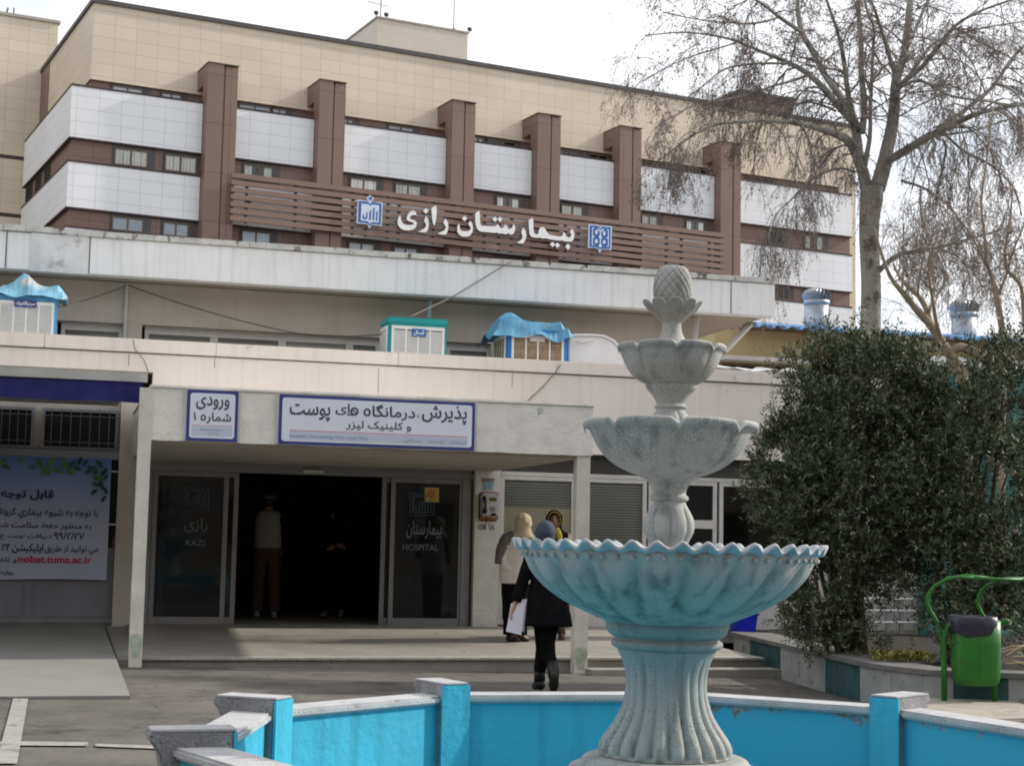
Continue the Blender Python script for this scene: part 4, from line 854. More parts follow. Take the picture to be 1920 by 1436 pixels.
# ---- shed with corrugated blue roof
sh = fthing(L, 'roof_shed', 'yellowish shed with a corrugated light blue roof behind the clinic roof', 'shed')
VS = 10.5; zs0 = LZ(1450, 622, VS); u0 = LU(1340, 650, VS); u1 = u0+12
boxo('wall', mat('yellow_wall', (.50, .41, .22), .9, .08, 2, .2, 12, dirt=(.33, .25, .13), dscale=2, dthr=.6), sh, u0, u1, VS, VS+4, 3.0, zs0)
boxo('low_ledge', M['frame'], sh, u0, u1, VS-.5, VS-.003, LZ(1450, 684, VS), LZ(1450, 681, VS)+.05)
wz0, wz1 = LZ(1450, 700, VS), LZ(1450, 686, VS)
for a, b in ((1352, 1427), (1431, 1500)): wn = boxo('window', M['bronze'], sh, LU(a, 690, VS), LU(b, 690, VS), VS-.03, VS-.002, wz0, wz1); boxo('pane', M['dark'], wn, LU(a, 690, VS)+.05, LU(b, 690, VS)-.05, VS-.036, VS-.031, wz0, wz1-.04)
boxo('eave_board', M['bronze'], sh, LU(1405, 620, VS-.5), u1, VS-.45, VS-.002, zs0, LZ(1450, 610, VS-.5))
ur = LU(1408, 605, VS-.6); zr = LZ(1430, 611, VS-.6); mb = MB(); n = 260; vs = []
for i in range(n+1):
    x = ur+(u1+.3-ur)*i/n; dz = .035*max(-.4, min(1, 1.6*sin(x*2*pi/.30)))
    vs += [(x, VS-.6, zr+dz), (x, VS+3.2, zr+.62+dz), (x, VS+3.2, zr+.60+dz), (x, VS-.6, zr-.02+dz)]
mb.add(vs, [(i*4+k, (i+1)*4+k, (i+1)*4+(k+1) % 4, i*4+(k+1) % 4) for i in range(n) for k in range(4)])
mb.build('corrugated_roof', mat('blue_corrugated', (.12, .34, .66), .4, .08, 2, .1, dirt=(.22, .33, .48), dscale=2.5, dthr=.6), sh)
def vent(label, px, ytop, ybase, hw, v):
    u = LU(px, ybase, v); z0 = LZ(px, ybase, v)-.25; z1 = LZ(px, ytop, v); r = (LU(px+hw, ybase, v)-LU(px-hw, ybase, v))/2
    t = thing('turbine_vent', label, 'roof vent', world(L, u, v, z0), 0, 'spinning roof vents on the blue roof')
    H = z1-z0; hz = H-.88*r*1.0*1.25
    mb = MB(); mb.smooth = True; mb.tube([(0, 0, 0), (0, 0, hz)], r*.86, 24); mb.build('pipe', M['galv'], t)
    mb = MB(); mb.smooth = True; mb.tube([(0, 0, hz-.03), (0, 0, hz+.05)], r*.93, 24); mb.build('collar', M['galv'], t)
    mb = MB(); nb = 22
    for k in range(nb):
        a = 2*pi*k/nb; rows = []
        for i in range(9):
            s_ = i/8; z = hz+.05+(H-hz-.05)*s_; rr = r*(.88+.16*sin(pi*min(1, s_*1.25)))*(sqrt(max(0, 1-max(0, (s_-.55)/.45)**2.4))); tw = a+.35*s_
            rows += [(rr*cos(tw), rr*sin(tw), z), (rr*.80*cos(tw+.30), rr*.80*sin(tw+.30), z)]
        mb.add(rows, [(2*i, 2*i+1, 2*i+3, 2*i+2) for i in range(8)])
    mb.build('fins', M['galv'], t)
    mb = MB(); mb.smooth = True; mb.tube([(0, 0, hz+.04), (0, 0, H-.06)], r*.62, 16); mb.sphere((0, 0, H-.02), r*.3, 12, 6, (1, 1, .3)); mb.build('core', M['galvd'], t)
M['galv'] = mat('galvanised_metal', (.50, .53, .56), .4, .12, 5, 0, metal=.45); M['galvd'] = mat('galvanised_dark', (.12, .13, .14), .5, .1, 5, 0, metal=.3)
vent('ribbed turbine roof vent left of the big tree trunk', 1531, 540, 612, 24, VS+1.0)
vent('ribbed turbine roof vent further right, behind bare branches', 1808, 562, 632, 24, VS+1.6)
rs = fthing(L, 'roof_sheet', 'loose warped white sheet lying on the clinic coping by the yellow shed', 'sheet')
mb = MB(); vs = []
for i in range(25):
    x = LU(1350+i*7, 698, VF+.1); z = ZF1+.025+.018*sin(i*.6)+.014*(i % 7 == 0)
    vs += [(x, VF-.02, z), (x, VF+.7, z+.10+.03*sin(i*.9))]
mb.add(vs, [(2*i, 2*i+2, 2*i+3, 2*i+1) for i in range(24)]); o = mb.build('sheet', M['duct'], rs); o.modifiers.new('thickness', 'SOLIDIFY').thickness = .015
# painted kiosk behind the shrubs
kk = fthing(L, 'painted_kiosk', 'green painted kiosk with a white roof edge glimpsed through the shrub at right', 'kiosk')
VK = 2.9; ku0, ku1 = LU(1738, 720, VK), LU(2040, 720, VK); kz = LZ(1850, 692, VK)
boxo('wall', mat('mural_wall', (.05, .16, .15), .7, .3, 2.5, 0, dirt=(.18, .30, .30), dscale=3, dthr=.58), kk, ku0, ku1, VK, VK+.3, 0, kz)
boxo('roof_edge', M['duct'], kk, ku0-.06, ku1+.06, VK-.12, VK+.35, kz+.002, LZ(1800, 672, VK))
mo = mat('mural_orange', (.45, .18, .06), .7, .3, 6, 0); my = mat('mural_lime', (.35, .42, .06), .7, .3, 6, 0); mc = mat('mural_sky', (.20, .40, .42), .7, .3, 6, 0)
for m_, q in ((mo, [(1752, 700), (1770, 698), (1774, 715), (1765, 728), (1752, 722)]), (my, [(1758, 724), (1768, 726), (1772, 740), (1760, 742), (1754, 732)]), (mc, [(1790, 712), (1808, 704), (1812, 725), (1795, 735)]), (mc, [(1830, 730), (1862, 722), (1880, 760), (1845, 775)]), (mo, [(1786, 733), (1800, 738), (1790, 744)])):
    MB().prism([(LU(x, y, VK), VK-.004, LZ(x, y, VK)) for x, y in q], (0, .003, 0)).build('mural_patch', m_, kk)
# blue crate by the wall
cx, cz = W.z(1396, 1183, .2); 
bc = thing('blue_crate', 'bright blue plastic crate standing against the clinic wall', 'crate', (cx, cz+.15, .18), L.yaw)
mb = MB(); mb.hexa([(-.15, -.12, 0), (.15, -.12, 0), (.15, .12, 0), (-.15, .12, 0), (-.18, -.15, .27), (.18, -.15, .27), (.18, .15, .27), (-.18, .15, .27)]); mb.build('body', mat('blue_plastic', (.015, .03, .50), .35, .08, 5, 0), bc, .01)
MB().box(-.20, .20, -.17, .17, .255, .285).build('rim', mat('blue_plastic_rim', (.02, .04, .42), .35, .08, 5, 0), bc, .008)

# ================================================================== FOUNTAIN POOL
HW = .60
paint = mat('pool_blue', (.055, .40, .55), .6, .10, 2.2, .3, 22, dirt=(.06, .32, .46), dscale=3.5, dthr=.56, dsoft=.2, streak=.22, spec=.2)
paint_worn = None
def worn_paint():
    m, t, b = newmat('pool_blue_worn'); n, l = t.nodes.new, t.links.new
    co = n('ShaderNodeTexCoord'); sp = n('ShaderNodeSeparateXYZ'); l(co.outputs['Object'], sp.inputs[0])
    nz = n('ShaderNodeTexNoise'); nz.inputs['Scale'].default_value = 9; nz.inputs['Detail'].default_value = 12; nz.inputs['Roughness'].default_value = .78; l(co.outputs['Object'], nz.inputs[0])
    n1 = n('ShaderNodeTexNoise'); n1.inputs['Scale'].default_value = 1.1; n1.inputs['Detail'].default_value = 2; l(co.outputs['Object'], n1.inputs[0])
    mr = n('ShaderNodeMapRange'); mr.inputs[1].default_value = HW-.19; mr.inputs[2].default_value = HW-.02; mr.inputs[3].default_value = -.22; mr.inputs[4].default_value = .17; l(sp.outputs[2], mr.inputs[0])
    a = n('ShaderNodeMath'); l(nz.outputs[0], a.inputs[0]); l(mr.outputs[0], a.inputs[1]); a2 = n('ShaderNodeMath'); l(a.outputs[0], a2.inputs[0])
    x1 = n('ShaderNodeMapRange'); x1.inputs[1].default_value = .35; x1.inputs[2].default_value = .65; x1.inputs[3].default_value = -.08; x1.inputs[4].default_value = .10; l(n1.outputs[0], x1.inputs[0]); l(x1.outputs[0], a2.inputs[1])
    th = n('ShaderNodeMapRange'); th.inputs[1].default_value = .55; th.inputs[2].default_value = .63; l(a2.outputs[0], th.inputs[0])
    x = n('ShaderNodeMix'); x.data_type = 'RGBA'; l(th.outputs[0], x.inputs[0]); x.inputs[6].default_value = (.03, .37, .54, 1)
    g2 = n('ShaderNodeTexNoise'); g2.inputs['Scale'].default_value = 40; l(co.outputs['Object'], g2.inputs[0]); cr_ = n('ShaderNodeValToRGB'); cr_.color_ramp.elements[0].color = (.10, .11, .12, 1); cr_.color_ramp.elements[0].position = .38; cr_.color_ramp.elements[1].color = (.27, .28, .28, 1); cr_.color_ramp.elements[1].position = .55
    l(g2.outputs[0], cr_.inputs[0]); l(cr_.outputs[0], x.inputs[7]); l(x.outputs[2], b.inputs['Base Color']); b.inputs['Roughness'].default_value = .6
    bp = n('ShaderNodeBump'); bp.inputs['Strength'].default_value = .35; bp.inputs['Distance'].default_value = .01; l(nz.outputs[0], bp.inputs['Height']); l(bp.outputs[0], b.inputs['Normal'])
    return m
worn = worn_paint()
cop = mat('terrazzo_coping', (.42, .42, .43), .85, .12, 5, .4, 60, dirt=(.24, .24, .24), dscale=9, dthr=.58, dsoft=.12)
gran = mat('speckled_post', (.27, .27, .28), .88, .22, 7, .5, 70, dirt=(.13, .13, .135), dscale=75, dthr=.54, dsoft=.08)
pool = thing('fountain_pool', 'low many sided pool with bright blue painted inside walls and grey coping', 'fountain pool', (0, 0, 0))
PC = Vector((.723, 7.373)); PR = 2.02
ang = [43.4, 9.4, -31.3, -70.1, -108.7, -150.3, -191.9, -233.4, -275]
ang = [radians(a) for a in ang]
pv = [PC+Vector((sin(a), cos(a)))*PR for a in ang]; nv = len(pv)
pw = Vector((2.096, 8.825)), Vector((1.058, 9.405)), Vector((-.317, 9.079)), Vector((-1.169, 8.057)), Vector((-1.201, 6.722))
for i, q in enumerate(pw): pv[i] = q
pv[5] = Vector((-.29, 5.37))
pv = [Vector((p.x, p.y)) for p in pv]
for i in range(nv):
    a, b = pv[i], pv[(i+1) % nv]; d = (b-a).normalized(); nn = Vector((d.y, -d.x))
    if nn.dot((a+b)/2-PC) < 0: nn = -nn
    def off(p, q, o): return (PC+(p-PC)*(1+o/((p-PC).dot(nn))))
    A0, B0, A1, B1 = a, b, off(a, nn, .16), off(b, nn, .16)
    MB().add([(A0.x, A0.y, -.2), (B0.x, B0.y, -.2), (B0.x, B0.y, HW-.045), (A0.x, A0.y, HW-.045), (A1.x, A1.y, -.2), (B1.x, B1.y, -.2), (B1.x, B1.y, HW-.045), (A1.x, A1.y, HW-.045)], [(0, 1, 2, 3), (4, 5, 6, 7), (3, 2, 6, 7)]).build('pool_wall', worn if i in (0, 8) else paint, pool)
    Ai, Bi, Ao, Bo = off(a, nn, -.03), off(b, nn, -.03), off(a, nn, .19), off(b, nn, .19)
    mb = MB(); mb.hexa([(Ai.x, Ai.y, HW-.044), (Bi.x, Bi.y, HW-.044), (Bo.x, Bo.y, HW-.044), (Ao.x, Ao.y, HW-.044), (Ai.x, Ai.y, HW), (Bi.x, Bi.y, HW), (Bo.x, Bo.y, HW), (Ao.x, Ao.y, HW)]); mb.build('coping', cop, pool, .012)
    MB().hexa([(A1.x, A1.y, .0), (B1.x, B1.y, .0), (Bo.x, Bo.y, .0), (Ao.x, Ao.y, .0), (A1.x, A1.y, HW-.2), (B1.x, B1.y, HW-.2), (Bo.x, Bo.y, HW-.3), (Ao.x, Ao.y, HW-.3)]).build('outer_skirt', gran, pool)
for i in range(nv):
    a = pv[i]; r = (a-PC).normalized(); tn = Vector((-r.y, r.x)); w_ = .085; zt = HW+.06
    prof = [(-.07, -.1), (-.07, zt), (.265, zt), (.27, zt-.03), (.25, zt-.05), (.225, zt-.09), (.215, zt-.14), (.225, zt-.19), (.255, zt-.24), (.27, zt-.29), (.265, zt-.35), (.24, zt-.42), (.20, zt-.50), (.19, -.1)]
    P = [(a.x+r.x*s_-tn.x*w_, a.y+r.y*s_-tn.y*w_, z) for s_, z in prof]
    o = MB().prism(P, (tn.x*2*w_, tn.y*2*w_, 0)).build('corner_post', gran, pool, .006)
    def q4(s0, s1, w0, z0, z1): return [(a.x+r.x*s0-tn.x*w0, a.y+r.y*s0-tn.y*w0, z0), (a.x+r.x*s0+tn.x*w0, a.y+r.y*s0+tn.y*w0, z0), (a.x+r.x*s1+tn.x*w0, a.y+r.y*s1+tn.y*w0, z0), (a.x+r.x*s1-tn.x*w0, a.y+r.y*s1-tn.y*w0, z0)]+[(a.x+r.x*s0-tn.x*w0, a.y+r.y*s0-tn.y*w0, z1), (a.x+r.x*s0+tn.x*w0, a.y+r.y*s0+tn.y*w0, z1), (a.x+r.x*s1+tn.x*w0, a.y+r.y*s1+tn.y*w0, z1), (a.x+r.x*s1-tn.x*w0, a.y+r.y*s1-tn.y*w0, z1)]
    MB().hexa(q4(-.085, -.0705, w_+.003, -.1, zt-.002)).build('painted_face', paint, o)
    MB().hexa(q4(-.083, .262, w_-.004, zt+.0005, zt+.012)).build('top_slab', cop, o, .004)
fl_ = MB(); fl_.add([(p.x, p.y, .03) for p in pv], [tuple(range(nv))]); tag(fl_.build('pool_floor', paint), kind='structure')

# ================================================================== FOUNTAIN
FY = 7.373; FX = .722; K = FY/F_PX*1.0
fz = lambda y: EYE+(1023.8-y)*K*1.004
ft = thing('fountain', 'three tiered speckled stone fountain topped by a carved pineapple, in the pool', 'fountain', (FX, FY, 0))
ft.rotation_euler = (0, radians(.35), 0)
def stone(name, base, wash, zlo, zhi, amt, speck=.5, dark=(.05, .06, .065)):
    m, t, b = newmat(name); n, l = t.nodes.new, t.links.new
    co = n('ShaderNodeTexCoord'); sp = n('ShaderNodeSeparateXYZ'); l(co.outputs['Object'], sp.inputs[0])
    big = n('ShaderNodeTexNoise'); big.inputs['Scale'].default_value = 5; big.inputs['Detail'].default_value = 5; l(co.outputs['Object'], big.inputs[0])
    mp = n('ShaderNodeMapping'); mp.inputs['Scale'].default_value = (14, 14, 1.2); l(co.outputs['Object'], mp.inputs[0])
    stt = n('ShaderNodeTexNoise'); stt.inputs['Scale'].default_value = 1; stt.inputs['Detail'].default_value = 3; l(mp.outputs[0], stt.inputs[0])
    mr = n('ShaderNodeMapRange'); mr.inputs[1].default_value = zlo; mr.inputs[2].default_value = zhi; mr.inputs[3].default_value = 1; mr.inputs[4].default_value = 0; l(sp.outputs[2], mr.inputs[0])
    s1 = n('ShaderNodeMapRange'); s1.inputs[1].default_value = .3; s1.inputs[2].default_value = .7; s1.inputs[3].default_value = .35; s1.inputs[4].default_value = 1.15; l(stt.outputs[0], s1.inputs[0])
    mu = n('ShaderNodeMath'); mu.operation = 'MULTIPLY'; l(mr.outputs[0], mu.inputs[0]); l(s1.outputs[0], mu.inputs[1])
    ga = n('ShaderNodeAttribute'); ga.attribute_name = 'groove'; gm = n('ShaderNodeMath'); l(mu.outputs[0], gm.inputs[0]); l(ga.outputs['Fac'], gm.inputs[1])
    mu2 = n('ShaderNodeMath'); mu2.operation = 'MULTIPLY'; mu2.use_clamp = True; l(gm.outputs[0], mu2.inputs[0]); mu2.inputs[1].default_value = amt
    x = n('ShaderNodeMix'); x.data_type = 'RGBA'; l(mu2.outputs[0], x.inputs[0]); x.inputs[6].default_value = (*base, 1); x.inputs[7].default_value = (*wash, 1)
    q = n('ShaderNodeVectorMath'); q.operation = 'SCALE'; l(x.outputs[2], q.inputs[0]); v1 = n('ShaderNodeMapRange'); v1.inputs[1].default_value = .3; v1.inputs[2].default_value = .7; v1.inputs[3].default_value = .85; v1.inputs[4].default_value = 1.12; l(big.outputs[0], v1.inputs[0]); l(v1.outputs[0], q.inputs['Scale'])
    sn = n('ShaderNodeTexNoise'); sn.inputs['Scale'].default_value = 170; sn.inputs['Detail'].default_value = 3; l(co.outputs['Object'], sn.inputs[0])
    ad = n('ShaderNodeMath'); l(sn.outputs[0], ad.inputs[0]); w3 = n('ShaderNodeMapRange'); w3.inputs[1].default_value = .35; w3.inputs[2].default_value = .7; w3.inputs[3].default_value = -.08; w3.inputs[4].default_value = .10; l(big.outputs[0], w3.inputs[0]); l(w3.outputs[0], ad.inputs[1])
    th = n('ShaderNodeMapRange'); th.inputs[1].default_value = .565; th.inputs[2].default_value = .64; th.inputs[4].default_value = speck; l(ad.outputs[0], th.inputs[0])
    y = n('ShaderNodeMix'); y.data_type = 'RGBA'; l(th.outputs[0], y.inputs[0]); l(q.outputs[0], y.inputs[6]); y.inputs[7].default_value = (*dark, 1)
    dk = n('ShaderNodeMapRange'); dk.inputs[1].default_value = .52; dk.inputs[2].default_value = .72; dk.inputs[3].default_value = 1.05; dk.inputs[4].default_value = .62; l(stt.outputs[0], dk.inputs[0]); fq = n('ShaderNodeVectorMath'); fq.operation = 'SCALE'; l(y.outputs[2], fq.inputs[0]); l(dk.outputs[0], fq.inputs['Scale'])
    l(fq.outputs[0], b.inputs['Base Color']); b.inputs['Roughness'].default_value = .75; b.inputs['Specular IOR Level'].default_value = .35
    bp = n('ShaderNodeBump'); bp.inputs['Strength'].default_value = .35; bp.inputs['Distance'].default_value = .004; l(sn.outputs[0], bp.inputs['Height']); l(bp.outputs[0], b.inputs['Normal'])
    return m
S0 = stone('speckled_stone', (.385, .385, .365), (.24, .30, .32), 1.9, 2.3, .3, .55)
S1 = stone('speckled_stone_rim', (.42, .445, .46), (.2, .3, .33), 0, .1, 0, .45)
SB = stone('stained_stone_bowl', (.41, .395, .355), (.15, .20, .195), fz(1175), fz(1040), .75, .3, (.05, .10, .11))
SP = stone('stained_stone_pedestal', (.35, .365, .345), (.14, .31, .34), fz(1430), fz(1160), 0, .6)
SPb = stone('stained_stone_column', (.255, .285, .27), (.37, .375, .35), fz(1360), fz(1200), 1.1, .55)
def lathe(name, m, parent, prof, fn=None, n=144, sub=4, close=False, a0=0):
    """prof: (y_px, r_px) pairs measured on the photo; fn(theta, s, r, z) -> r, z"""
    pts = []
    for i in range(len(prof)-1):
        for k in range(sub):
            t = k/sub; p0 = prof[max(i-1, 0)]; p1 = prof[i]; p2 = prof[i+1]; p3 = prof[min(i+2, len(prof)-1)]
            def cr_(a, b, c, d):
                v_ = .5*((2*b)+(-a+c)*t+(2*a-5*b+4*c-d)*t*t+(-a+3*b-3*c+d)*t**3); lo, hi = min(b, c), max(b, c); e = (hi-lo)*.12+.3; return max(lo-e, min(hi+e, v_))
            pts.append((cr_(p0[0], p1[0], p2[0], p3[0]), cr_(p0[1], p1[1], p2[1], p3[1])))
    pts.append(prof[-1]); mb = MB(); mb.smooth = True; vs = []; gs = []; k = len(pts)
    for i, (y, r) in enumerate(pts):
        for j in range(n):
            th = 2*pi*j/n+a0; R, Z = r*K, fz(y)
            G_ = 0
            if fn:
                q_ = fn(th, i/(k-1), R, Z, y); R, Z = q_[:2]; G_ = q_[2] if len(q_) > 2 else 0
            gs.append(G_)
            vs.append((R*cos(th), R*sin(th), Z))
    fs = [(i*n+j, i*n+(j+1) % n, (i+1)*n+(j+1) % n, (i+1)*n+j) for i in range(k-1) for j in range(n)]
    fs += [tuple(range(n)), tuple(range((k-1)*n, k*n))]
    mb.add(vs, fs); o = mb.build(name, m, parent)
    at = o.data.attributes.new('groove', 'FLOAT', 'POINT'); at.data.foreach_set('value', gs); return o
FR = -pi/2     # towards the camera
def bowl_fn(N_, amp, y0, y1, rimy, dip):
    def f(th, s, r, z, y):
        ph = (th-FR)*N_/2; c = abs(sin(ph)); g_ = (1-c)**3          # 1 at the groove
        e = max(0, min(1, (y-y0)/12))*max(0, min(1, (y1-y)/14))
        r2 = r*(1-amp*g_*e + amp*.35*math.exp(-((c-.22)/.07)**2)*e)
        g6 = max(0, 1-c*2.6)**1.5
        if y <= rimy: z -= dip*g6*(1 if r > K*60 else 0)-.004*c; r2 = r*(1-.02*g6)
        return r2, z
    return f
# pineapple
def pine(th, s, r, z, y):
    hh = (572-y); a = th*8+hh*.17; b = th*6-hh*.15; e = 1 if y > 501 else 0
    return r*(1.03-.05*e*(abs(cos(a))**14)-.045*e*(abs(cos(b))**14)), z
lathe('pineapple_finial', S0, ft, [(574, 25), (566, 31), (555, 35), (540, 36), (525, 34.5), (512, 31), (504, 27), (500, 22), (498.5, 15), (498, 6)], pine, 240, 12)
def leafy(th, s, r, z, y):
    c = abs(cos((th-FR)*5)); top = max(0, min(1, (612-y)/40.)); tip = top**1.6; g_ = (1-c)**1.8
    return r*(1+.04*c*tip-.12*g_*tip-.07*g_*(1-tip)), z-.030*g_*tip
lathe('leaf_collar', S0, ft, [(612, 16), (606, 19), (598, 26), (588, 36), (578, 45), (572, 51), (568, 55), (565, 56), (565.5, 53), (572, 45), (578, 36), (580, 20)], leafy, 160, 4)
lathe('upper_stem', S0, ft, [(652, 42), (647, 36), (640, 28), (630, 21.5), (620, 18.5), (610, 17.5), (600, 18), (598, 6)], None, 64, 3)
lathe('top_bowl', S0, ft, [(726, 20), (724, 44), (721, 50), (716, 60), (706, 73), (692, 84), (676, 91), (664, 95), (660, 99), (657, 102), (652, 102.5), (650, 99), (656, 93), (672, 86), (695, 70), (705, 30)], bowl_fn(8, .05, 660, 720, 659, .022), 192, 4)
lathe('middle_stem', S0, ft, [(800, 44), (792, 41), (785, 37), (776, 30), (772, 27), (769, 27.5), (767, 30), (763, 30), (761, 27), (756, 28), (748, 32), (740, 38), (734, 44), (729, 47.5), (723, 48), (720, 40)], lambda th, s, r, z, y: (r*(1-.10*(1-abs(cos((th-FR)*4)))**2*(y > 775)), z), 96, 3)
lathe('middle_bowl', S0, ft, [(900, 22), (898, 50), (894, 58), (888, 76), (876, 101), (858, 124), (838, 139), (822, 147), (812, 151), (808, 156), (806, 163), (800, 165), (796, 163), (795, 158), (802, 150), (820, 142), (850, 118), (870, 60)], bowl_fn(8, .045, 812, 890, 807, .030), 224, 4)
lathe('lower_stem', S0, ft, [(1035, 38), (1022, 36), (1010, 41), (998, 47), (985, 48.5), (972, 46), (960, 40), (950, 34), (944, 31), (941, 31), (939, 35.5), (933, 36), (930, 33), (926, 31), (918, 33), (908, 38), (900, 46), (895, 51), (890, 40)], lambda th, s, r, z, y: (r*(1-.13*(1-abs(sin((th-FR)*4)))**2*max(0, min(1, (y-945)/15))), z), 128, 3)
def big(th, s, r, z, y):
    N_ = 19; thz = th+.0005*(y-1100); c = abs(sin((thz-FR)*N_/2)); g_ = (1-c)**2.2
    e = max(0, min(1, (y-1045)/25))*max(0, min(1, (1172-y)/40))
    r2 = r*(1-.052*g_*e+.010*c*e)
    return r2, z, .95*(1-c)**1.3*e*(.55+.45*noise.noise(Vector((thz*3, y*.01, 1)))) 
lathe('large_bowl', SB, ft, [(1172, 60), (1168, 105), (1160, 122), (1150, 146), (1136, 178), (1118, 209), (1098, 234), (1078, 252), (1060, 263), (1046, 270), (1038, 274), (1034, 270), (1040, 255), (1060, 235), (1090, 190), (1110, 60)], big, 308, 4)
def rimf(th, s, r, z, y):
    o = s; wv = cos((th-FR)*42+pi*.2)
    k = max(0, min(1, (r/K-262)/24)); up = .016*wv*k
    return r*(1+.010*wv*k), z+up-.004*(1-k)*0
lathe('wavy_rim', S1, ft, [(1039, 262), (1037, 270), (1033, 278), (1030, 286), (1027, 290), (1023, 290), (1021, 286), (1022, 278), (1027, 268), (1036, 262)], rimf, 504, 2)
mb = MB(); mb.smooth = True
for k in range(63):
    a = 2*pi*k/63; mb.sphere((273.5*K*cos(a), 273.5*K*sin(a), fz(1045)), .0115, 8, 6)
mb.build('bead_moulding', SB, ft)
lathe('pedestal_rings', SP2 if False else stone('stained_stone_ring', (.225, .27, .26), (.30, .295, .265), fz(1195), fz(1180), .8, .5), ft, [(1216, 70), (1212, 94), (1208, 101), (1203, 103.5), (1198, 102), (1195, 97), (1192, 97), (1189, 103), (1184, 109), (1176, 113), (1168, 113.5), (1163, 110), (1160, 102), (1159, 80)], None, 96, 3)
def flute(th, s, r, z, y):
    N_ = 22; c = abs(sin((th-FR)*N_/2+.4)); e = max(0, min(1, (y-1222)/30))*max(0, min(1, (1404-y)/7)); a_ = .035+.07*max(0, min(1, (y-1290)/80))
    return r*(1-a_*(1-c)**1.6*e*1.3+.0*c), z, .35*(1-c)**2*e*min(1, (1420-y)/90)
lathe('fluted_column', SPb, ft, [(1409, 100), (1407, 117), (1402, 122), (1393, 123.5), (1382, 120), (1370, 113), (1355, 102), (1338, 91), (1320, 83), (1300, 77.5), (1280, 75), (1262, 75.5), (1244, 79), (1228, 85), (1216, 91), (1211, 90)], flute, 308, 4)
lathe('base_discs', SP, ft, [(1620, 184), (1480, 183), (1440, 181), (1433, 179), (1427, 175), (1424, 168), (1423, 163), (1421, 158), (1417, 155), (1412, 152), (1408, 146), (1406.5, 138), (1406, 100)], None, 128, 3)

# ================================================================== PLANTER
pl = thing('planter_kerb', 'long concrete planter kerb painted in white and dark teal blocks, right of the steps', 'planter')
ZK = .30
kp = [(1375, 1184), (1500, 1213), (1620, 1240), (1690, 1250), (1755, 1256), (1925, 1262), (2100, 1268)]
kpt = [Vector((*W.z(x, y, ZK), 0)) for x, y in kp]
def kpos(px):
    for i in range(len(kp)-1):
        if px <= kp[i+1][0] or i == len(kp)-2:
            t = (px-kp[i][0])/(kp[i+1][0]-kp[i][0]); y = kp[i][1]*(1-t)+kp[i+1][1]*t; return Vector((*W.z(px, y, ZK), 0))
def kinw(px):
    a, b = kpos(px-3), kpos(px+3); d = (b-a).normalized(); return Vector((-d.y, d.x, 0)) if Vector((-d.y, d.x)).dot(Vector((.3, 1))) > 0 else Vector((d.y, -d.x, 0))
bl = [1375, 1406, 1463, 1547, 1612, 1671, 1730, 1787, 1890, 1950, 2060]
for i in range(len(bl)-1):
    tealb = i in (1, 3, 7, 9); seg = [bl[i]+(bl[i+1]-bl[i])*k/3+(.6 if k == 0 else 0) for k in range(4)]; mb = MB()
    vs = []
    for px in seg: p = kpos(px); q = p+kinw(px)*.2; vs += [(p.x, p.y, -.25), (p.x, p.y, ZK-.05), (q.x, q.y, ZK-.05), (q.x, q.y, -.25)]
    mb.add(vs, [(j*4+k, (j+1)*4+k, (j+1)*4+(k+1) % 4, j*4+(k+1) % 4) for j in range(3) for k in range(4)]+[(0, 1, 2, 3), (15, 14, 13, 12)])
    o = mb.build('kerb_block', M['teal_paint'] if tealb else M['white_paint'], pl)
seg = [1372+(2070-1372)*k/28 for k in range(29)]; vs = []
for px in seg: d = kinw(px); p = kpos(px)-d*.03; q = kpos(px)+d*.55; z = ZK+.005*noise.noise(Vector((px*.05, 0, 0))); vs += [(p.x, p.y, ZK-.0495), (p.x, p.y, z), (q.x, q.y, z-.01), (q.x, q.y, ZK-.15)]
mb = MB(); mb.add(vs, [(j*4+k, (j+1)*4+k, (j+1)*4+(k+1) % 4, j*4+(k+1) % 4) for j in range(28) for k in range(4)]+[(0, 1, 2, 3), (115, 114, 113, 112)]); mb.build('top_coping', M['kerb_top'], pl)
sp_ = []; 
for px in seg: q = kpos(px)+kinw(px)*.5; sp_.append(q)
mb = MB(); far = [world(L, LU(1440, 1180, 4.3), 4.25, 0), world(L, 11.2, 4.25, 0)]
n1 = len(sp_); top = [far[0].lerp(far[1], i/(n1-1)) for i in range(n1)]
vs = []; 
for i in range(n1):
    for k in range(7): p = sp_[i].lerp(top[i], k/6); vs.append((p.x, p.y, .22+.05*noise.noise(p*1.5)))
mb.smooth = True; mb.add(vs, [(i*7+k, (i+1)*7+k, (i+1)*7+k+1, i*7+k+1) for i in range(n1-1) for k in range(6)]); tag(mb.build('planter_soil', M['soil']), kind='structure')
# stone pad under the bin
pad = [W.z(x, y, .03) for x, y in [(1716, 1322), (1745, 1306), (1880, 1303), (1925, 1322), (1935, 1347), (1860, 1349), (1772, 1343)]]
tag(MB().prism([(x, y, -.1) for x, y in pad], (0, 0, .135)).build('stone_pad', mat('pad_stone', (.33, .30, .25), .9, .15, 4, .5, 30, dirt=(.15, .14, .12), dscale=4, dthr=.58), None, .02), kind='structure')
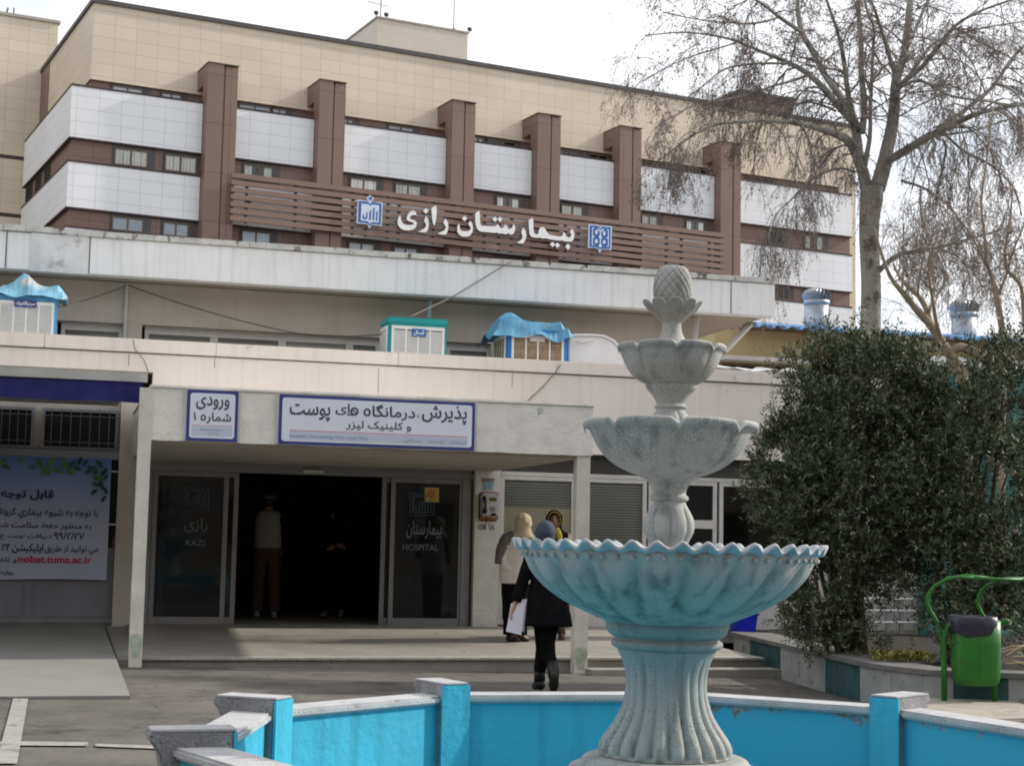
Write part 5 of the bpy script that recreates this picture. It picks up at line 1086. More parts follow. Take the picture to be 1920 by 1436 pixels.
# ================================================================== BIN
bx, by = W.z(1820, 1314, .035)
bn = thing('litter_bin', 'green metal litter bin hung in a curved tube frame with a rain hood', 'litter bin', (bx, by, .035), .10)
PX = by/F_PX
gm = mat('green_gloss', (.028, .155, .022), .42, .22, 4, .1, 30, dirt=(.05, .09, .035), dscale=5, dthr=.58, streak=.25)
def B(px, py, y=0): return ((px-1820)*PX, y, (1314-py)*PX)
for sx, lo in ((1771, 0), (1868, 0)):
    mb = MB(); mb.smooth = True
    mb.tube([B(sx, 1316, .02), B(sx, 1240, .02), B(sx+1, 1200, .02), B(sx+5, 1178, -.02), B(sx+13, 1167, -.06), B(sx+17, 1166, -.07)], [.028, .028, .026, .023, .02, .018], 12); mb.sphere(B(sx+17, 1166, -.07), .026, 10, 8)
    mb.build('leg', gm, bn)
    mb = MB(); mb.smooth = True
    mb.tube([B(sx, 1250, .055), B(sx-2, 1195, .055), B(sx-10, 1170, .06), B(sx-22, 1150, .07), B(sx-28, 1136, .07), B(sx-26, 1120, .06), B(sx-16, 1104, .03), B(sx+2, 1091, -.04), B(sx+20, 1087, -.10), B(sx+45, 1087, -.16)], [.018]*9+[.015], 12)
    mb.build('hood_tube', gm, bn)
mb = MB(); mb.smooth = True; mb.tube([B(1816, 1087, -.16), B(1860, 1089, -.17), B(1912, 1089, -.16)], .017, 10); mb.tube([B(1772, 1089, -.03), B(1812, 1083, -.04), B(1868, 1089, -.04)], .014, 10); mb.sphere(B(1912, 1089, -.16), .022, 8, 6); mb.build('hood_rail', gm, bn)
mb = MB(); n = 20
hood = []
for i in range(9):
    t = i/8; a = B(1747+i*9, 1118-30*sin(t*pi/2), .06-.22*t); b = B(1844+i*8, 1118-28*sin(t*pi/2), .06-.22*t); hood.append((a, b))
# bucket: half round body with rounded bottom
mb = MB(); rings = []; nn_ = 28
for (py, sc_) in ((1286, .55), (1284, .80), (1279, .93), (1270, .985), (1255, 1.0), (1210, 1.02), (1166, 1.04)):
    ring = []
    for j in range(nn_):
        th = 2*pi*j/nn_; ex = 3.2; cx_ = abs(cos(th))**(2/ex)*(1 if cos(th) > 0 else -1); sy_ = abs(sin(th))**(2/ex)*(1 if sin(th) > 0 else -1)
        ring.append(((1829-1820)*PX+cx_*43*PX*sc_, -.02+sy_*.15*sc_, (1314-py)*PX))
    rings.append(ring)
mb.smooth = True; mb.loft(rings, False); mb.add(rings[0], [tuple(range(nn_))[::-1]]); o = mb.build('bucket', gm, bn); o.modifiers.new('thickness', 'SOLIDIFY').thickness = .006
mb = MB(); mb.smooth = True; mb.tube([((1829-1820)*PX+43.5*PX*1.04*cos(t), -.02+.155*sin(t), (1314-1166)*PX) for t in [2*pi*j/28 for j in range(29)]], .008, 6, False); mb.build('rim', gm, bn)
for sx in (1782, 1874): MB().tube([B(sx-4, 1210, -.02), B(sx+4, 1210, -.02)], .02, 10).build('pivot', gm, bn)
bag = thing('bin_bag', 'black plastic bag bunched over the rim of the green bin', 'bag', (bx, by, .035), .10)
mb = MB(); mb.smooth = True; rings = []
for i, (py, f) in enumerate(((1186, 1.045), (1180, 1.07), (1172, 1.10), (1160, 1.08), (1157, 1.0), (1166, .9), (1185, .82))):
    ring = []
    for j in range(40):
        th = 2*pi*j/40; ex = 3.2; cx_ = abs(cos(th))**(2/ex)*(1 if cos(th) > 0 else -1); sy_ = abs(sin(th))**(2/ex)*(1 if sin(th) > 0 else -1)
        w_ = 1+.035*noise.noise(Vector((th*3, i*.8, 0))); lowf = max(0, -sin(th))*(1-abs(cos(th)))
        drop = (9 if i < 2 else 0)*max(0, 1-abs(th-4.6)/1.1) + 6*noise.noise(Vector((th*2.2, i, 5)))*(1 if i < 3 else .4) - (8 if i in (2, 3) else 0)*max(0, cos(th))*0
        ring.append(((1822-1820)*PX+cx_*41*PX*f*w_, -.02+sy_*.158*f*w_, (1314-py-drop)*PX))
    rings.append(ring)
mb.loft(rings, False); mb.build('plastic', mat('bag_plastic', (.02, .02, .035), .35, .2, 9, .6, 18, spec=.5), bag)
# railing behind the shrubs
rl = fthing(L, 'metal_railing', 'pale horizontal bar railing glimpsed through the gap under the shrub', 'railing')
VRr = 3.2; ra, rb = LU(1585, 1140, VRr), LU(1830, 1140, VRr)
for y in (1102, 1122, 1144, 1166):
    z = LZ(1640, y, VRr); MB().tube([(ra, VRr, z), (rb, VRr, z)], .014, 6).build('rail', M['louvre'], rl)
for px in (1590, 1667, 1692, 1828): x = LU(px, 1140, VRr); MB().box(x-.03, x+.03, VRr+.015, VRr+.06, .1, LZ(1640, 1088, VRr)).build('railing_post', M['alu'], rl)

# ================================================================== PLANTS
def np_obj(name, V, Fq, mats, parent=None, smooth=False):
    me = bpy.data.meshes.new(name); V = np.asarray(V, np.float32); Fq = np.asarray(Fq, np.int32); k = Fq.shape[1]
    me.vertices.add(len(V)); me.vertices.foreach_set('co', V.ravel()); me.loops.add(Fq.size); me.loops.foreach_set('vertex_index', Fq.ravel())
    me.polygons.add(len(Fq)); me.polygons.foreach_set('loop_start', np.arange(0, Fq.size, k)); me.polygons.foreach_set('loop_total', np.full(len(Fq), k)) if False else None
    me.polygons.foreach_set('use_smooth', np.full(len(Fq), smooth)); me.update(calc_edges=True); me.validate()
    for m in mats: me.materials.append(m)
    o = bpy.data.objects.new(name, me); col.objects.link(o)
    if parent: o.parent = parent
    return o
def leafmat(name, stops, rough=.55):
    m, t, b = newmat(name); n, l = t.nodes.new, t.links.new
    g_ = n('ShaderNodeNewGeometry'); r = n('ShaderNodeValToRGB'); r.color_ramp.elements[0].color = (*stops[0][1], 1); r.color_ramp.elements[0].position = stops[0][0]
    r.color_ramp.elements[1].color = (*stops[-1][1], 1); r.color_ramp.elements[1].position = stops[-1][0]
    for p, c in stops[1:-1]: e = r.color_ramp.elements.new(p); e.color = (*c, 1)
    l(g_.outputs['Random Per Island'], r.inputs[0]); l(r.outputs[0], b.inputs['Base Color']); b.inputs['Roughness'].default_value = rough; b.inputs['Specular IOR Level'].default_value = .35
    return m
M['olive'] = leafmat('olive_leaf', [(0, (.022, .034, .014)), (.35, (.048, .066, .030)), (.65, (.085, .108, .056)), (.88, (.16, .185, .115)), (.97, (.25, .27, .19)), (1, (.28, .19, .09))])
M['bark'] = mat('shrub_bark', (.10, .075, .055), .9, .3, 12, .5)
def shrub(label, cx, cy, blobs, nspr, seed, leaf=(.064, .0092), group='evergreen shrubs in the planter'):
    """blobs: (x, y, z, rx, ry, rz) absolute; sprigs of narrow leaves through the crown, denser outside"""
    R_ = np.random.default_rng(seed); t = thing('evergreen_shrub', label, 'shrub', (cx, cy, .22), 0, group)
    w_ = np.array([b[3]*b[4]*b[5] for b in blobs]); w_ = w_/w_.sum(); ids = R_.choice(len(blobs), nspr, p=w_); Bb = np.array(blobs)[ids]
    d = R_.normal(size=(nspr, 3)); d /= np.linalg.norm(d, axis=1)[:, None]; rad = R_.uniform(.30, 1.0, nspr)**.55
    rad *= np.where(R_.random(nspr) < .12, R_.uniform(1.0, 1.18, nspr), 1.0); rad *= 1+.30*np.array([noise.noise(Vector(q*2.3+seed)) for q in d])+.10*np.array([noise.noise(Vector(q*6+seed)) for q in d])
    P = Bb[:, :3]+d*rad[:, None]*Bb[:, 3:6]; ok = P[:, 2] > .28; P, d = P[ok], d[ok]
    keep = np.array([noise.noise(Vector(p*2.1+seed*3)) > -.17 for p in P]); P, d = P[keep], d[keep]; ns = len(P)
    D = d*.8+np.array([0, 0, .75])+R_.normal(size=(ns, 3))*.45; D /= np.linalg.norm(D, axis=1)[:, None]
    nl = 15; Ls = R_.uniform(.11, .24, ns); a = np.cross(D, R_.normal(size=(ns, 3))); a /= np.linalg.norm(a, axis=1)[:, None]; b = np.cross(D, a)
    tt_ = (np.arange(nl)+.5)/nl; th = np.arange(nl)*2.4
    base = P[:, None, :]+D[:, None, :]*(tt_[None, :, None]*Ls[:, None, None])
    o_ = a[:, None, :]*np.cos(th)[None, :, None]+b[:, None, :]*np.sin(th)[None, :, None]
    ld = o_*.75+D[:, None, :]*(.35+.6*tt_[None, :, None])+R_.normal(size=(ns, nl, 3))*.18; ld /= np.linalg.norm(ld, axis=2)[..., None]
    sd_ = np.cross(ld, R_.normal(size=(ns, nl, 3))); sd_ /= np.linalg.norm(sd_, axis=2)[..., None]
    ll = leaf[0]*R_.uniform(.7, 1.25, (ns, nl, 1)); lw = leaf[1]*R_.uniform(.8, 1.25, (ns, nl, 1))
    v0 = base; v1 = base+ld*ll*.5+sd_*lw; v2 = base+ld*ll; v3 = base+ld*ll*.5-sd_*lw
    V = np.stack([v0, v1, v2, v3], 2).reshape(-1, 3)-np.array([cx, cy, .22]); Fq = np.arange(len(V)).reshape(-1, 4)
    me = bpy.data.meshes.new('foliage'); me.from_pydata(V.tolist(), [], Fq.tolist()); me.materials.append(M['olive']); o = bpy.data.objects.new('foliage', me); col.objects.link(o); o.parent = t
    mb = MB(); mb.smooth = True; random.seed(seed)
    for k in range(16):
        b_ = blobs[k % len(blobs)]; e = Vector((b_[0]+random.uniform(-.6, .6)*b_[3], b_[1]+random.uniform(-.6, .6)*b_[4], b_[2]+random.uniform(-.2, .8)*b_[5])); s0 = Vector((cx+random.uniform(-.25, .25), cy+random.uniform(-.2, .2), .15))
        pts = [s0.lerp(e, i/6)+Vector((0, 0, .25*sin(pi*i/6)))+noise.noise_vector(Vector((i*.7, k, seed)))*.08 for i in range(7)]
        mb.tube([p-Vector((cx, cy, .22)) for p in pts], [.035-.0045*i for i in range(7)], 6)
    mb.build('stems', M['bark'], t); return t
def at(px, py, Y): p = Vector((0, 0, EYE)); d = Xc*((px-960)/F_PX)+Uc*((718-py)/F_PX)+Fw; return p+d*(Y/d.y)
def blob(px, py, Y, rx, ry, rz): p = at(px, py, Y); q = Y/F_PX; return (p.x, p.y, p.z, rx*q, ry*q, rz*q)
S1y = 18.3
shrub('big dark olive leaved shrub filling the middle of the planter, taller left one', at(1590, 1180, S1y).x, S1y,
      [blob(1600, 930, S1y, 175, 130, 210), blob(1500, 930, S1y, 95, 90, 150), blob(1640, 750, S1y, 115, 90, 140), blob(1560, 770, S1y, 85, 80, 110), blob(1530, 1090, S1y-.1, 60, 60, 110), blob(1480, 850, S1y, 50, 60, 75), blob(1640, 640, S1y, 40, 40, 45), blob(1570, 670, S1y, 40, 40, 50), blob(1545, 1150, S1y, 80, 60, 75), blob(1465, 880, S1y, 42, 60, 70), blob(1510, 1190, S1y-.2, 50, 50, 45), blob(1620, 1205, S1y-.4, 40, 40, 30), blob(1500, 700, S1y+.3, 40, 40, 50), blob(1540, 640, S1y, 22, 30, 40)], 8600, 11)
S2y = 17.9
shrub('dark olive leaved shrub rising at the right edge behind the litter bin', at(1820, 1180, S2y).x, S2y,
      [blob(1810, 900, S2y, 160, 120, 180), blob(1880, 760, S2y, 120, 90, 120), blob(1740, 800, S2y, 100, 90, 120), blob(1800, 1060, S2y, 120, 90, 110), blob(1900, 1050, S2y, 100, 90, 160), blob(1720, 960, S2y, 90, 80, 110), blob(1895, 660, S2y, 45, 40, 50), blob(1760, 1150, S2y-.4, 60, 50, 60), blob(1860, 1150, S2y-.4, 80, 50, 70), blob(1750, 1200, S2y-.6, 60, 40, 35), blob(1890, 1200, S2y-.6, 50, 40, 50), blob(1745, 700, S2y, 60, 50, 50), blob(1690, 720, S2y+.2, 60, 50, 60), blob(1840, 680, S2y, 60, 50, 50), blob(1665, 800, S2y+.1, 60, 60, 80)], 7600, 23)
# low yellowish ground plants in the gap
mb = MB(); random.seed(9); 
for k in range(420):
    p = at(random.uniform(1650, 1760), 1225, 16.9)+Vector((0, random.uniform(0, .6), 0)); p.z = .27+random.uniform(0, .08); a = random.uniform(0, 2*pi); l_ = random.uniform(.04, .09); dx, dy = cos(a)*l_, sin(a)*l_
    mb.add([p, p+Vector((dx*.5-dy*.2, dy*.5+dx*.2, l_*.7)), p+Vector((dx, dy, l_)), p+Vector((dx*.5+dy*.2, dy*.5-dx*.2, l_*.6))], [(0, 1, 2, 3)])
tag(mb.build('ground_cover', leafmat('yellow_leaf', [(0, (.10, .10, .02)), (1, (.28, .25, .05))])), kind='stuff')
# dry twigs beside the kerb
tw = thing('dead_twigs', 'pile of pale dry twigs lying on the kerb at the right edge', 'twigs')
for k in range(7):
    a = at(1850+random.uniform(0, 40), 1225+random.uniform(-15, 25), 16.0); b = at(1935, 1205+random.uniform(-5, 50), 16.2); mb = MB(); mb.tube([a, a.lerp(b, .5)+Vector((0, 0, .03)), b], [.004, .008, .010], 5); mb.build('twig', mat('dry_twig', (.28, .21, .13), .9, .2, 12, 0) if k == 0 else bpy.data.materials['dry_twig'], tw)

# ================================================================== TREES
M['bark_plane'] = mat('plane_bark', (.27, .255, .225), .95, .25, 4, 1.0, 14, dirt=(.11, .095, .08), dscale=3.2, dthr=.56, dsoft=.06, bdist=.05)
M['twig'] = mat('twig_bark', (.20, .175, .16), .95, .2, 4, 0)
M['twig2'] = mat('pale_twig_bark', (.22, .19, .165), .95, .2, 4, 0)
M['dryleaf'] = leafmat('dry_leaf', [(0, (.10, .055, .05)), (.6, (.16, .10, .075)), (.95, (.22, .14, .07)), (1, (.20, .22, .06))], .8)
def smooth_path(P, R_, sub=4):
    out, ro = [], []
    for i in range(len(P)-1):
        p0, p1, p2, p3 = P[max(i-1, 0)], P[i], P[i+1], P[min(i+2, len(P)-1)]
        for k in range(sub):
            t = k/sub; out.append((2*p1+(p2-p0)*t+(2*p0-5*p1+4*p2-p3)*t*t+(3*p1-p0-3*p2+p3)*t**3)*.5); ro.append(R_[i]*(1-t)+R_[i+1]*t)
    out.append(P[-1]); ro.append(R_[-1]); return out, ro
def limb3(pts, Y0, dY, wscale=.5):
    """pts: (x, y, width) in the zoomed grid of the crown (1200,0, x2.66)"""
    n = len(pts); P = []; R_ = []
    for i, q in enumerate(pts): P.append(at(1200+q[0]/2.66, q[1]/2.66, Y0+dY*(i/max(1, n-1)))); R_.append(max(.012, q[2]/2.66*Y0/F_PX*.5))
    return smooth_path(P, R_)
class Twigs:
    def __init__(s, seed, ls=1.): s.ls = ls; s.V = []; s.F = []; s.n = 0; s.leaf = []; s.r = random.Random(seed)
    def tube(s, P, R_, k=3):
        n = len(P)
        for i, p in enumerate(P):
            t = (P[min(i+1, n-1)]-P[max(i-1, 0)]).normalized(); a = t.orthogonal().normalized(); b = t.cross(a)
            for j in range(k): th = 2*pi*j/k; q = p+(a*cos(th)+b*sin(th))*R_[i]; s.V.append((q.x, q.y, q.z))
        for i in range(n-1):
            for j in range(k): s.F.append((s.n+i*k+j, s.n+i*k+(j+1) % k, s.n+(i+1)*k+(j+1) % k, s.n+(i+1)*k+j))
        s.n += n*k
    def grow(s, p, d, L_, r, lvl, droop, wig=.35):
        rr = s.r; n = 6 if lvl == 0 else 4; P = [p]; d = d.normalized(); st = L_/n
        for i in range(n):
            d = (d+Vector((rr.gauss(0, 1), rr.gauss(0, 1), rr.gauss(0, 1)))*wig*.42+Vector((0, 0, -droop*.20*(1+i*.35)))).normalized()
            P.append(P[-1]+d*st)
        R_ = [r*(1-.62*i/n) for i in range(n+1)]; s.tube(P, R_, 4 if lvl == 0 else 3)
        if lvl < 3:
            kids = (7, 5, 3)[lvl]
            for k in range(kids):
                t = rr.uniform(.2, 1.0); i = min(n-1, int(t*n)); q = P[i].lerp(P[i+1], t*n-i); dd = (P[i+1]-P[i]).normalized()
                side = Vector((rr.gauss(0, 1), rr.gauss(0, 1), rr.gauss(0, 1))).normalized()
                s.grow(q, dd*.7+side*.75, L_*rr.uniform(.36, .62), max(.003, r*.50), lvl+1, droop*(1.15 if lvl else 1), wig)
        if lvl >= 2 and rr.random() < .38: s.leaf.append((P[-1].copy(), d.copy()))
        elif lvl >= 1 and rr.random() < .2: s.leaf.append((P[2].copy(), d.copy()))
    def build(s, parent, mt, lname='dry_leaves'):
        me = bpy.data.meshes.new('crown'); me.from_pydata(s.V, [], s.F); me.materials.append(mt); me.polygons.foreach_set('use_smooth', [True]*len(s.F)); o = bpy.data.objects.new('crown', me); col.objects.link(o); o.parent = parent
        V = []; F = []
        for p, d in s.leaf:
            for q in range(s.r.choice((1, 1, 2))):
                sz = s.r.uniform(.012, .026)*s.ls; a = Vector((s.r.gauss(0, 1), s.r.gauss(0, 1), s.r.gauss(0, 1))).normalized(); b = a.orthogonal().normalized(); c = a.cross(b); pp2 = p+a*.02*q; k = len(V)
                V += [tuple(pp2-b*sz), tuple(pp2+c*sz*.6), tuple(pp2+b*sz), tuple(pp2-c*sz*.6)]; F.append((k, k+1, k+2, k+3))
        me = bpy.data.meshes.new(lname); me.from_pydata(V, [], F); me.materials.append(M['dryleaf']); o = bpy.data.objects.new(lname, me); col.objects.link(o); o.parent = parent
TY = 31.0
tree = thing('bare_plane_tree', 'large bare plane tree with grey forked trunk and drooping fine twigs at right', 'tree')
limbs = [  # (points, dY, droop, twig density)
 ([(1150, 1700, 106), (1152, 1440, 100), (1147, 1250, 98), (1150, 1100, 104), (1158, 1000, 118), (1160, 940, 112)], 0, 0, 0),
 ([(1135, 960, 66), (1108, 850, 62), (1080, 770, 56), (1030, 700, 44), (900, 650, 30), (740, 610, 22), (560, 605, 17), (380, 625, 14), (230, 700, 10), (100, 790, 7)], -2.2, 1.3, 1.5),
 ([(1092, 800, 54), (1085, 700, 50), (1060, 610, 42), (1000, 540, 38), (920, 440, 34), (840, 370, 30), (740, 320, 24), (620, 270, 18), (480, 215, 14), (330, 180, 10), (180, 165, 7), (30, 172, 5)], 1.5, .8, 1.2),
 ([(1065, 620, 34), (1000, 480, 34), (910, 350, 34), (860, 250, 32), (810, 150, 30), (780, 0, 26), (760, -150, 20)], 2.5, .3, .9),
 ([(800, 160, 22), (700, 80, 20), (580, 5, 15), (440, -60, 9)], -1.5, .8, 1.2),
 ([(1090, 640, 34), (1060, 560, 32), (1030, 420, 27), (1005, 250, 22), (975, 130, 16), (930, 0, 13), (890, -120, 9)], -2.0, .3, .9),
 ([(1108, 660, 38), (1116, 540, 34), (1108, 350, 31), (1103, 150, 26), (1088, 0, 23), (1080, -150, 18)], 1.0, .2, .8),
 ([(1112, 880, 30), (1128, 810, 28), (1145, 720, 24), (1150, 620, 20), (1150, 500, 19), (1152, 350, 17), (1165, 150, 13), (1140, 60, 12), (1120, -60, 8)], -2.5, .3, .9),
 ([(1185, 950, 82), (1215, 850, 78), (1240, 720, 66), (1262, 580, 60), (1275, 450, 54), (1292, 350, 48), (1318, 280, 44), (1332, 150, 40), (1350, 0, 36), (1360, -150, 28)], .8, .2, .7),
 ([(1275, 370, 24), (1230, 220, 21), (1180, 90, 17), (1130, -20, 12)], -2.0, .3, .9),
 ([(1335, 230, 22), (1385, 120, 19), (1450, 0, 15), (1500, -100, 10)], 2.0, .3, 1.0),
 ([(1285, 440, 26), (1400, 345, 24), (1480, 240, 21), (1560, 130, 17), (1680, 60, 13), (1880, 0, 9)], -2.5, .6, 1.2),
 ([(1350, 380, 18), (1450, 230, 16), (1600, 160, 12), (1760, 130, 10), (1960, 100, 7)], 2.0, .8, 1.2),
 ([(1240, 810, 44), (1310, 765, 44), (1420, 692, 42), (1540, 622, 36), (1700, 560, 25), (1960, 515, 18)], -1.5, 1.2, 1.3),
 ([(1480, 640, 26), (1600, 560, 24), (1740, 450, 20), (1850, 300, 16), (1960, 190, 12)], 2.2, .5, 1.2),
 ([(1500, 650, 18), (1620, 750, 15), (1740, 820, 12), (1850, 930, 10), (1900, 1080, 7)], -2.0, 1.6, 1.6),
 ([(1270, 460, 18), (1400, 400, 16), (1560, 480, 13), (1740, 510, 11), (1960, 535, 8)], -3, 1.0, 1.3),
 ([(1065, 862, 14), (1000, 842, 13), (900, 865, 11), (820, 920, 10), (755, 1005, 8), (680, 1080, 6), (640, 1190, 4)], -2.0, 1.7, 1.6),
 ([(1310, 900, 16), (1420, 940, 14), (1540, 1030, 12), (1620, 1150, 9), (1680, 1260, 6)], 1.8, 1.5, 1.6),
 ([(1405, 940, 12), (1402, 1060, 10), (1440, 1200, 7)], -.5, 1.2, 1.3),
 ([(1190, 1350, 30), (1290, 1270, 24), (1480, 1240, 19), (1640, 1200, 14), (1800, 1150, 9)], -2.0, 1.0, 1.6),
 ([(1480, 690, 16), (1520, 720, 14), (1500, 900, 10), (1480, 1050, 6)], 2.4, 1.6, 1.4),
 ([(730, 318, 15), (640, 322, 13), (560, 325, 12), (430, 345, 9), (330, 420, 7), (230, 500, 4)], -1.0, 1.0, 1.4),
 ([(480, 215, 10), (360, 250, 8), (240, 290, 7), (120, 340, 5), (20, 400, 4)], 1.0, .9, 1.5),
 ([(700, 80, 14), (560, 120, 11), (420, 110, 8), (280, 90, 6), (120, 60, 4)], -1.5, .7, 1.4),
 ([(840, 370, 16), (700, 420, 12), (560, 470, 9), (400, 500, 7), (250, 540, 5), (120, 600, 4)], -2.0, .9, .9),
 ([(980, 560, 14), (860, 510, 12), (740, 520, 10), (600, 510, 8), (470, 540, 6)], 1.5, 1.0, .8),
 ([(1420, 690, 16), (1560, 660, 13), (1700, 640, 11), (1850, 600, 8), (1960, 590, 6)], 1.5, 1.2, 1.3),
 ([(1560, 130, 12), (1680, 200, 10), (1800, 260, 8), (1930, 330, 6)], 1.0, .9, 1.3),
]
tb = MB(); tb.smooth = True; TW = Twigs(5); paths = []
for pts, dY, dr, dens in limbs:
    P, R_ = limb3(pts, TY+(0 if dens == 0 else (random.uniform(-.15, .15))), dY)
    P = [p+noise.noise_vector(p*.9)*.05 for p in P]
    nn_ = 16 if R_[0] > .15 else 8; 
    tb.tube(P, R_, nn_)
    if dens:
        Lt = sum((P[i+1]-P[i]).length for i in range(len(P)-1)); cnt = int(Lt*dens*3.1)
        for k in range(cnt):
            t = TW.r.uniform(.12, 1.0)**.8; i = min(len(P)-2, int(t*(len(P)-1))); p = P[i].lerp(P[i+1], TW.r.random()); d0 = (P[i+1]-P[i]).normalized()
            side = Vector((TW.r.gauss(0, 1), TW.r.gauss(0, 1), TW.r.gauss(0, .8)+(.35 if dr < 1 else -.1))).normalized()
            TW.grow(p, d0*.55+side*.8, TW.r.uniform(.7, 1.7)*(1.0 if R_[i] > .05 else .85), max(.008, min(.022, R_[i]*.45)), 0, dr)
trunk = tb.build('trunk', M['bark_plane'], tree)
TW.build(tree, M['twig'])
# second, pruned tree with leaning pale limbs
def limbp(pts, Y0, dY):
    n = len(pts); return smooth_path([at(q[0], q[1], Y0+dY*i/(n-1)) for i, q in enumerate(pts)], [q[2]*Y0/F_PX*.5 for q in pts])
t2 = thing('pruned_tree', 'smaller pruned tree with pale leaning knobbly limbs rising out of the shrubs', 'tree')
M['bark_pale'] = mat('pale_knobbly_bark', (.27, .215, .155), .95, .25, 7, .7, 20, dirt=(.15, .11, .07), dscale=6, dthr=.58)
tb = MB(); tb.smooth = True; TW = Twigs(8, .55)
for pts, dY, dens in (([(1800, 1180, 26), (1812, 900, 26), (1806, 720, 24), (1790, 680, 22), (1765, 640, 18), (1735, 598, 15), (1700, 560, 12), (1668, 520, 8), (1650, 470, 5), (1640, 430, 3)], 0, .9),
                      ([(1862, 682, 16), (1830, 662, 18), (1800, 650, 18), (1782, 668, 16), (1795, 700, 14)], 0, 0),
                      ([(1745, 612, 14), (1737, 580, 11), (1720, 555, 10), (1702, 537, 9), (1688, 520, 6), (1676, 495, 4)], .5, .9),
                      ([(1766, 640, 10), (1757, 612, 8), (1748, 560, 6), (1742, 510, 4), (1745, 470, 3)], -.5, 1.1), ([(1688, 552, 6), (1693, 520, 4), (1692, 470, 3), (1694, 420, 2)], 0, .8),
                      ([(1720, 552, 5), (1727, 510, 4), (1735, 470, 3), (1752, 440, 2)], .3, .8), ([(1742, 585, 6), (1752, 545, 4), (1748, 500, 3), (1756, 440, 2)], .3, .8)):
    P, R_ = limbp(pts, 19.5, dY); P = [p+noise.noise_vector(p*3)*.02 for p in P]; R_ = [r*(1+.12*noise.noise(p*9)) for p, r in zip(P, R_)]
    tb.tube(P, R_, 10)
    if dens:
        for k in range(int(10*dens)):
            i = TW.r.randrange(len(P)//2, len(P)-1); TW.grow(P[i], Vector((TW.r.gauss(0, .5), TW.r.gauss(0, .5), TW.r.uniform(.3, 1))), TW.r.uniform(.3, .65), .006, 1, .1, .2)
a = at(1862, 682, 19.5); tb.tube([a, a+Vector((.02, -.01, -.01))], .05, 10)
tb.build('trunk', M['bark_pale'], t2); TW.build(t2, M['twig2'])
# slender tree at the right edge
t3 = thing('slender_bare_tree', 'slender bare tree with hanging thin twigs at the far right edge', 'tree')
tb = MB(); tb.smooth = True; TW = Twigs(21, .7)
for pts, dY, dens, dr in (([(1880, 1180, 16), (1878, 900, 14), (1880, 660, 13), (1876, 600, 13), (1869, 560, 12), (1862, 530, 9), (1850, 490, 7), (1846, 440, 6), (1840, 380, 5), (1850, 300, 4), (1862, 200, 3)], 0, 1.6, .8),
                          ([(1925, 640, 8), (1920, 600, 8), (1915, 540, 8), (1900, 518, 8), (1888, 505, 7), (1885, 470, 6), (1893, 420, 4), (1900, 340, 3)], 0, 1.4, 1.0),
                          ([(1869, 560, 6), (1885, 520, 5), (1900, 470, 4), (1930, 400, 3)], 0, 1.4, 1.2), ([(1850, 500, 5), (1825, 450, 4), (1790, 400, 3), (1760, 370, 2)], 0, 1.6, 1.4)):
    P, R_ = limbp(pts, 24, dY); tb.tube(P, R_, 8)
    for k in range(int(14*dens)):
        i = TW.r.randrange(len(P)//3, len(P)-1); TW.grow(P[i], Vector((TW.r.gauss(0, 1), TW.r.gauss(0, .8), TW.r.uniform(-.1, .6))), TW.r.uniform(.5, 1.1), .007, 1, dr, .3)
tb.build('trunk', M['bark_pale'], t3); TW.build(t3, M['twig2'])

# ================================================================== PEOPLE
M['skin'] = mat('skin', (.42, .25, .18), .55, .05, 6, 0); M['cblack'] = mat('black_cloth', (.0055, .0055, .0065), .95, .4, 6, .8, 16, spec=.08); M['cbeige'] = mat('beige_quilt', (.66, .60, .54), .8, .07, 5, .3, 14)
M['cscarf'] = mat('cream_scarf', (.55, .45, .30), .85, .10, 6, .4, 14); M['cbeanie'] = mat('slate_scarf', (.045, .055, .085), .85, .15, 7, .3, 20); M['cpants'] = mat('black_trousers', (.005, .005, .0055), .95, .4, 6, .6, 16, spec=.08)
M['boot'] = mat('black_boot', (.014, .013, .013), .45, .3, 6, 0); M['cgrey'] = mat('light_vest', (.36, .35, .32), .85, .1, 6, .3, 16); M['cbrown'] = mat('brown_trousers', (.10, .065, .05), .85, .15, 6, .3, 16); M['shawl'] = mat('grey_shawl', (.13, .11, .10), .9, .25, 8, .4, 18)
M['paperw'] = mat('white_paper', (.74, .72, .80), .6, .03, 4, 0); M['yellowsc'] = mat('yellow_scarf', (.50, .38, .05), .8, .2, 14, 0); M['eye'] = mat('eye_dark', (.02, .015, .012), .3, .1, 4, 0); M['lips'] = mat('lips', (.32, .10, .09), .5, .1, 4, 0); M['brownboot'] = mat('brown_boot', (.07, .04, .03), .5, .2, 4, 0); M['shoe'] = mat('grey_shoe', (.30, .29, .28), .6, .1, 4, 0)
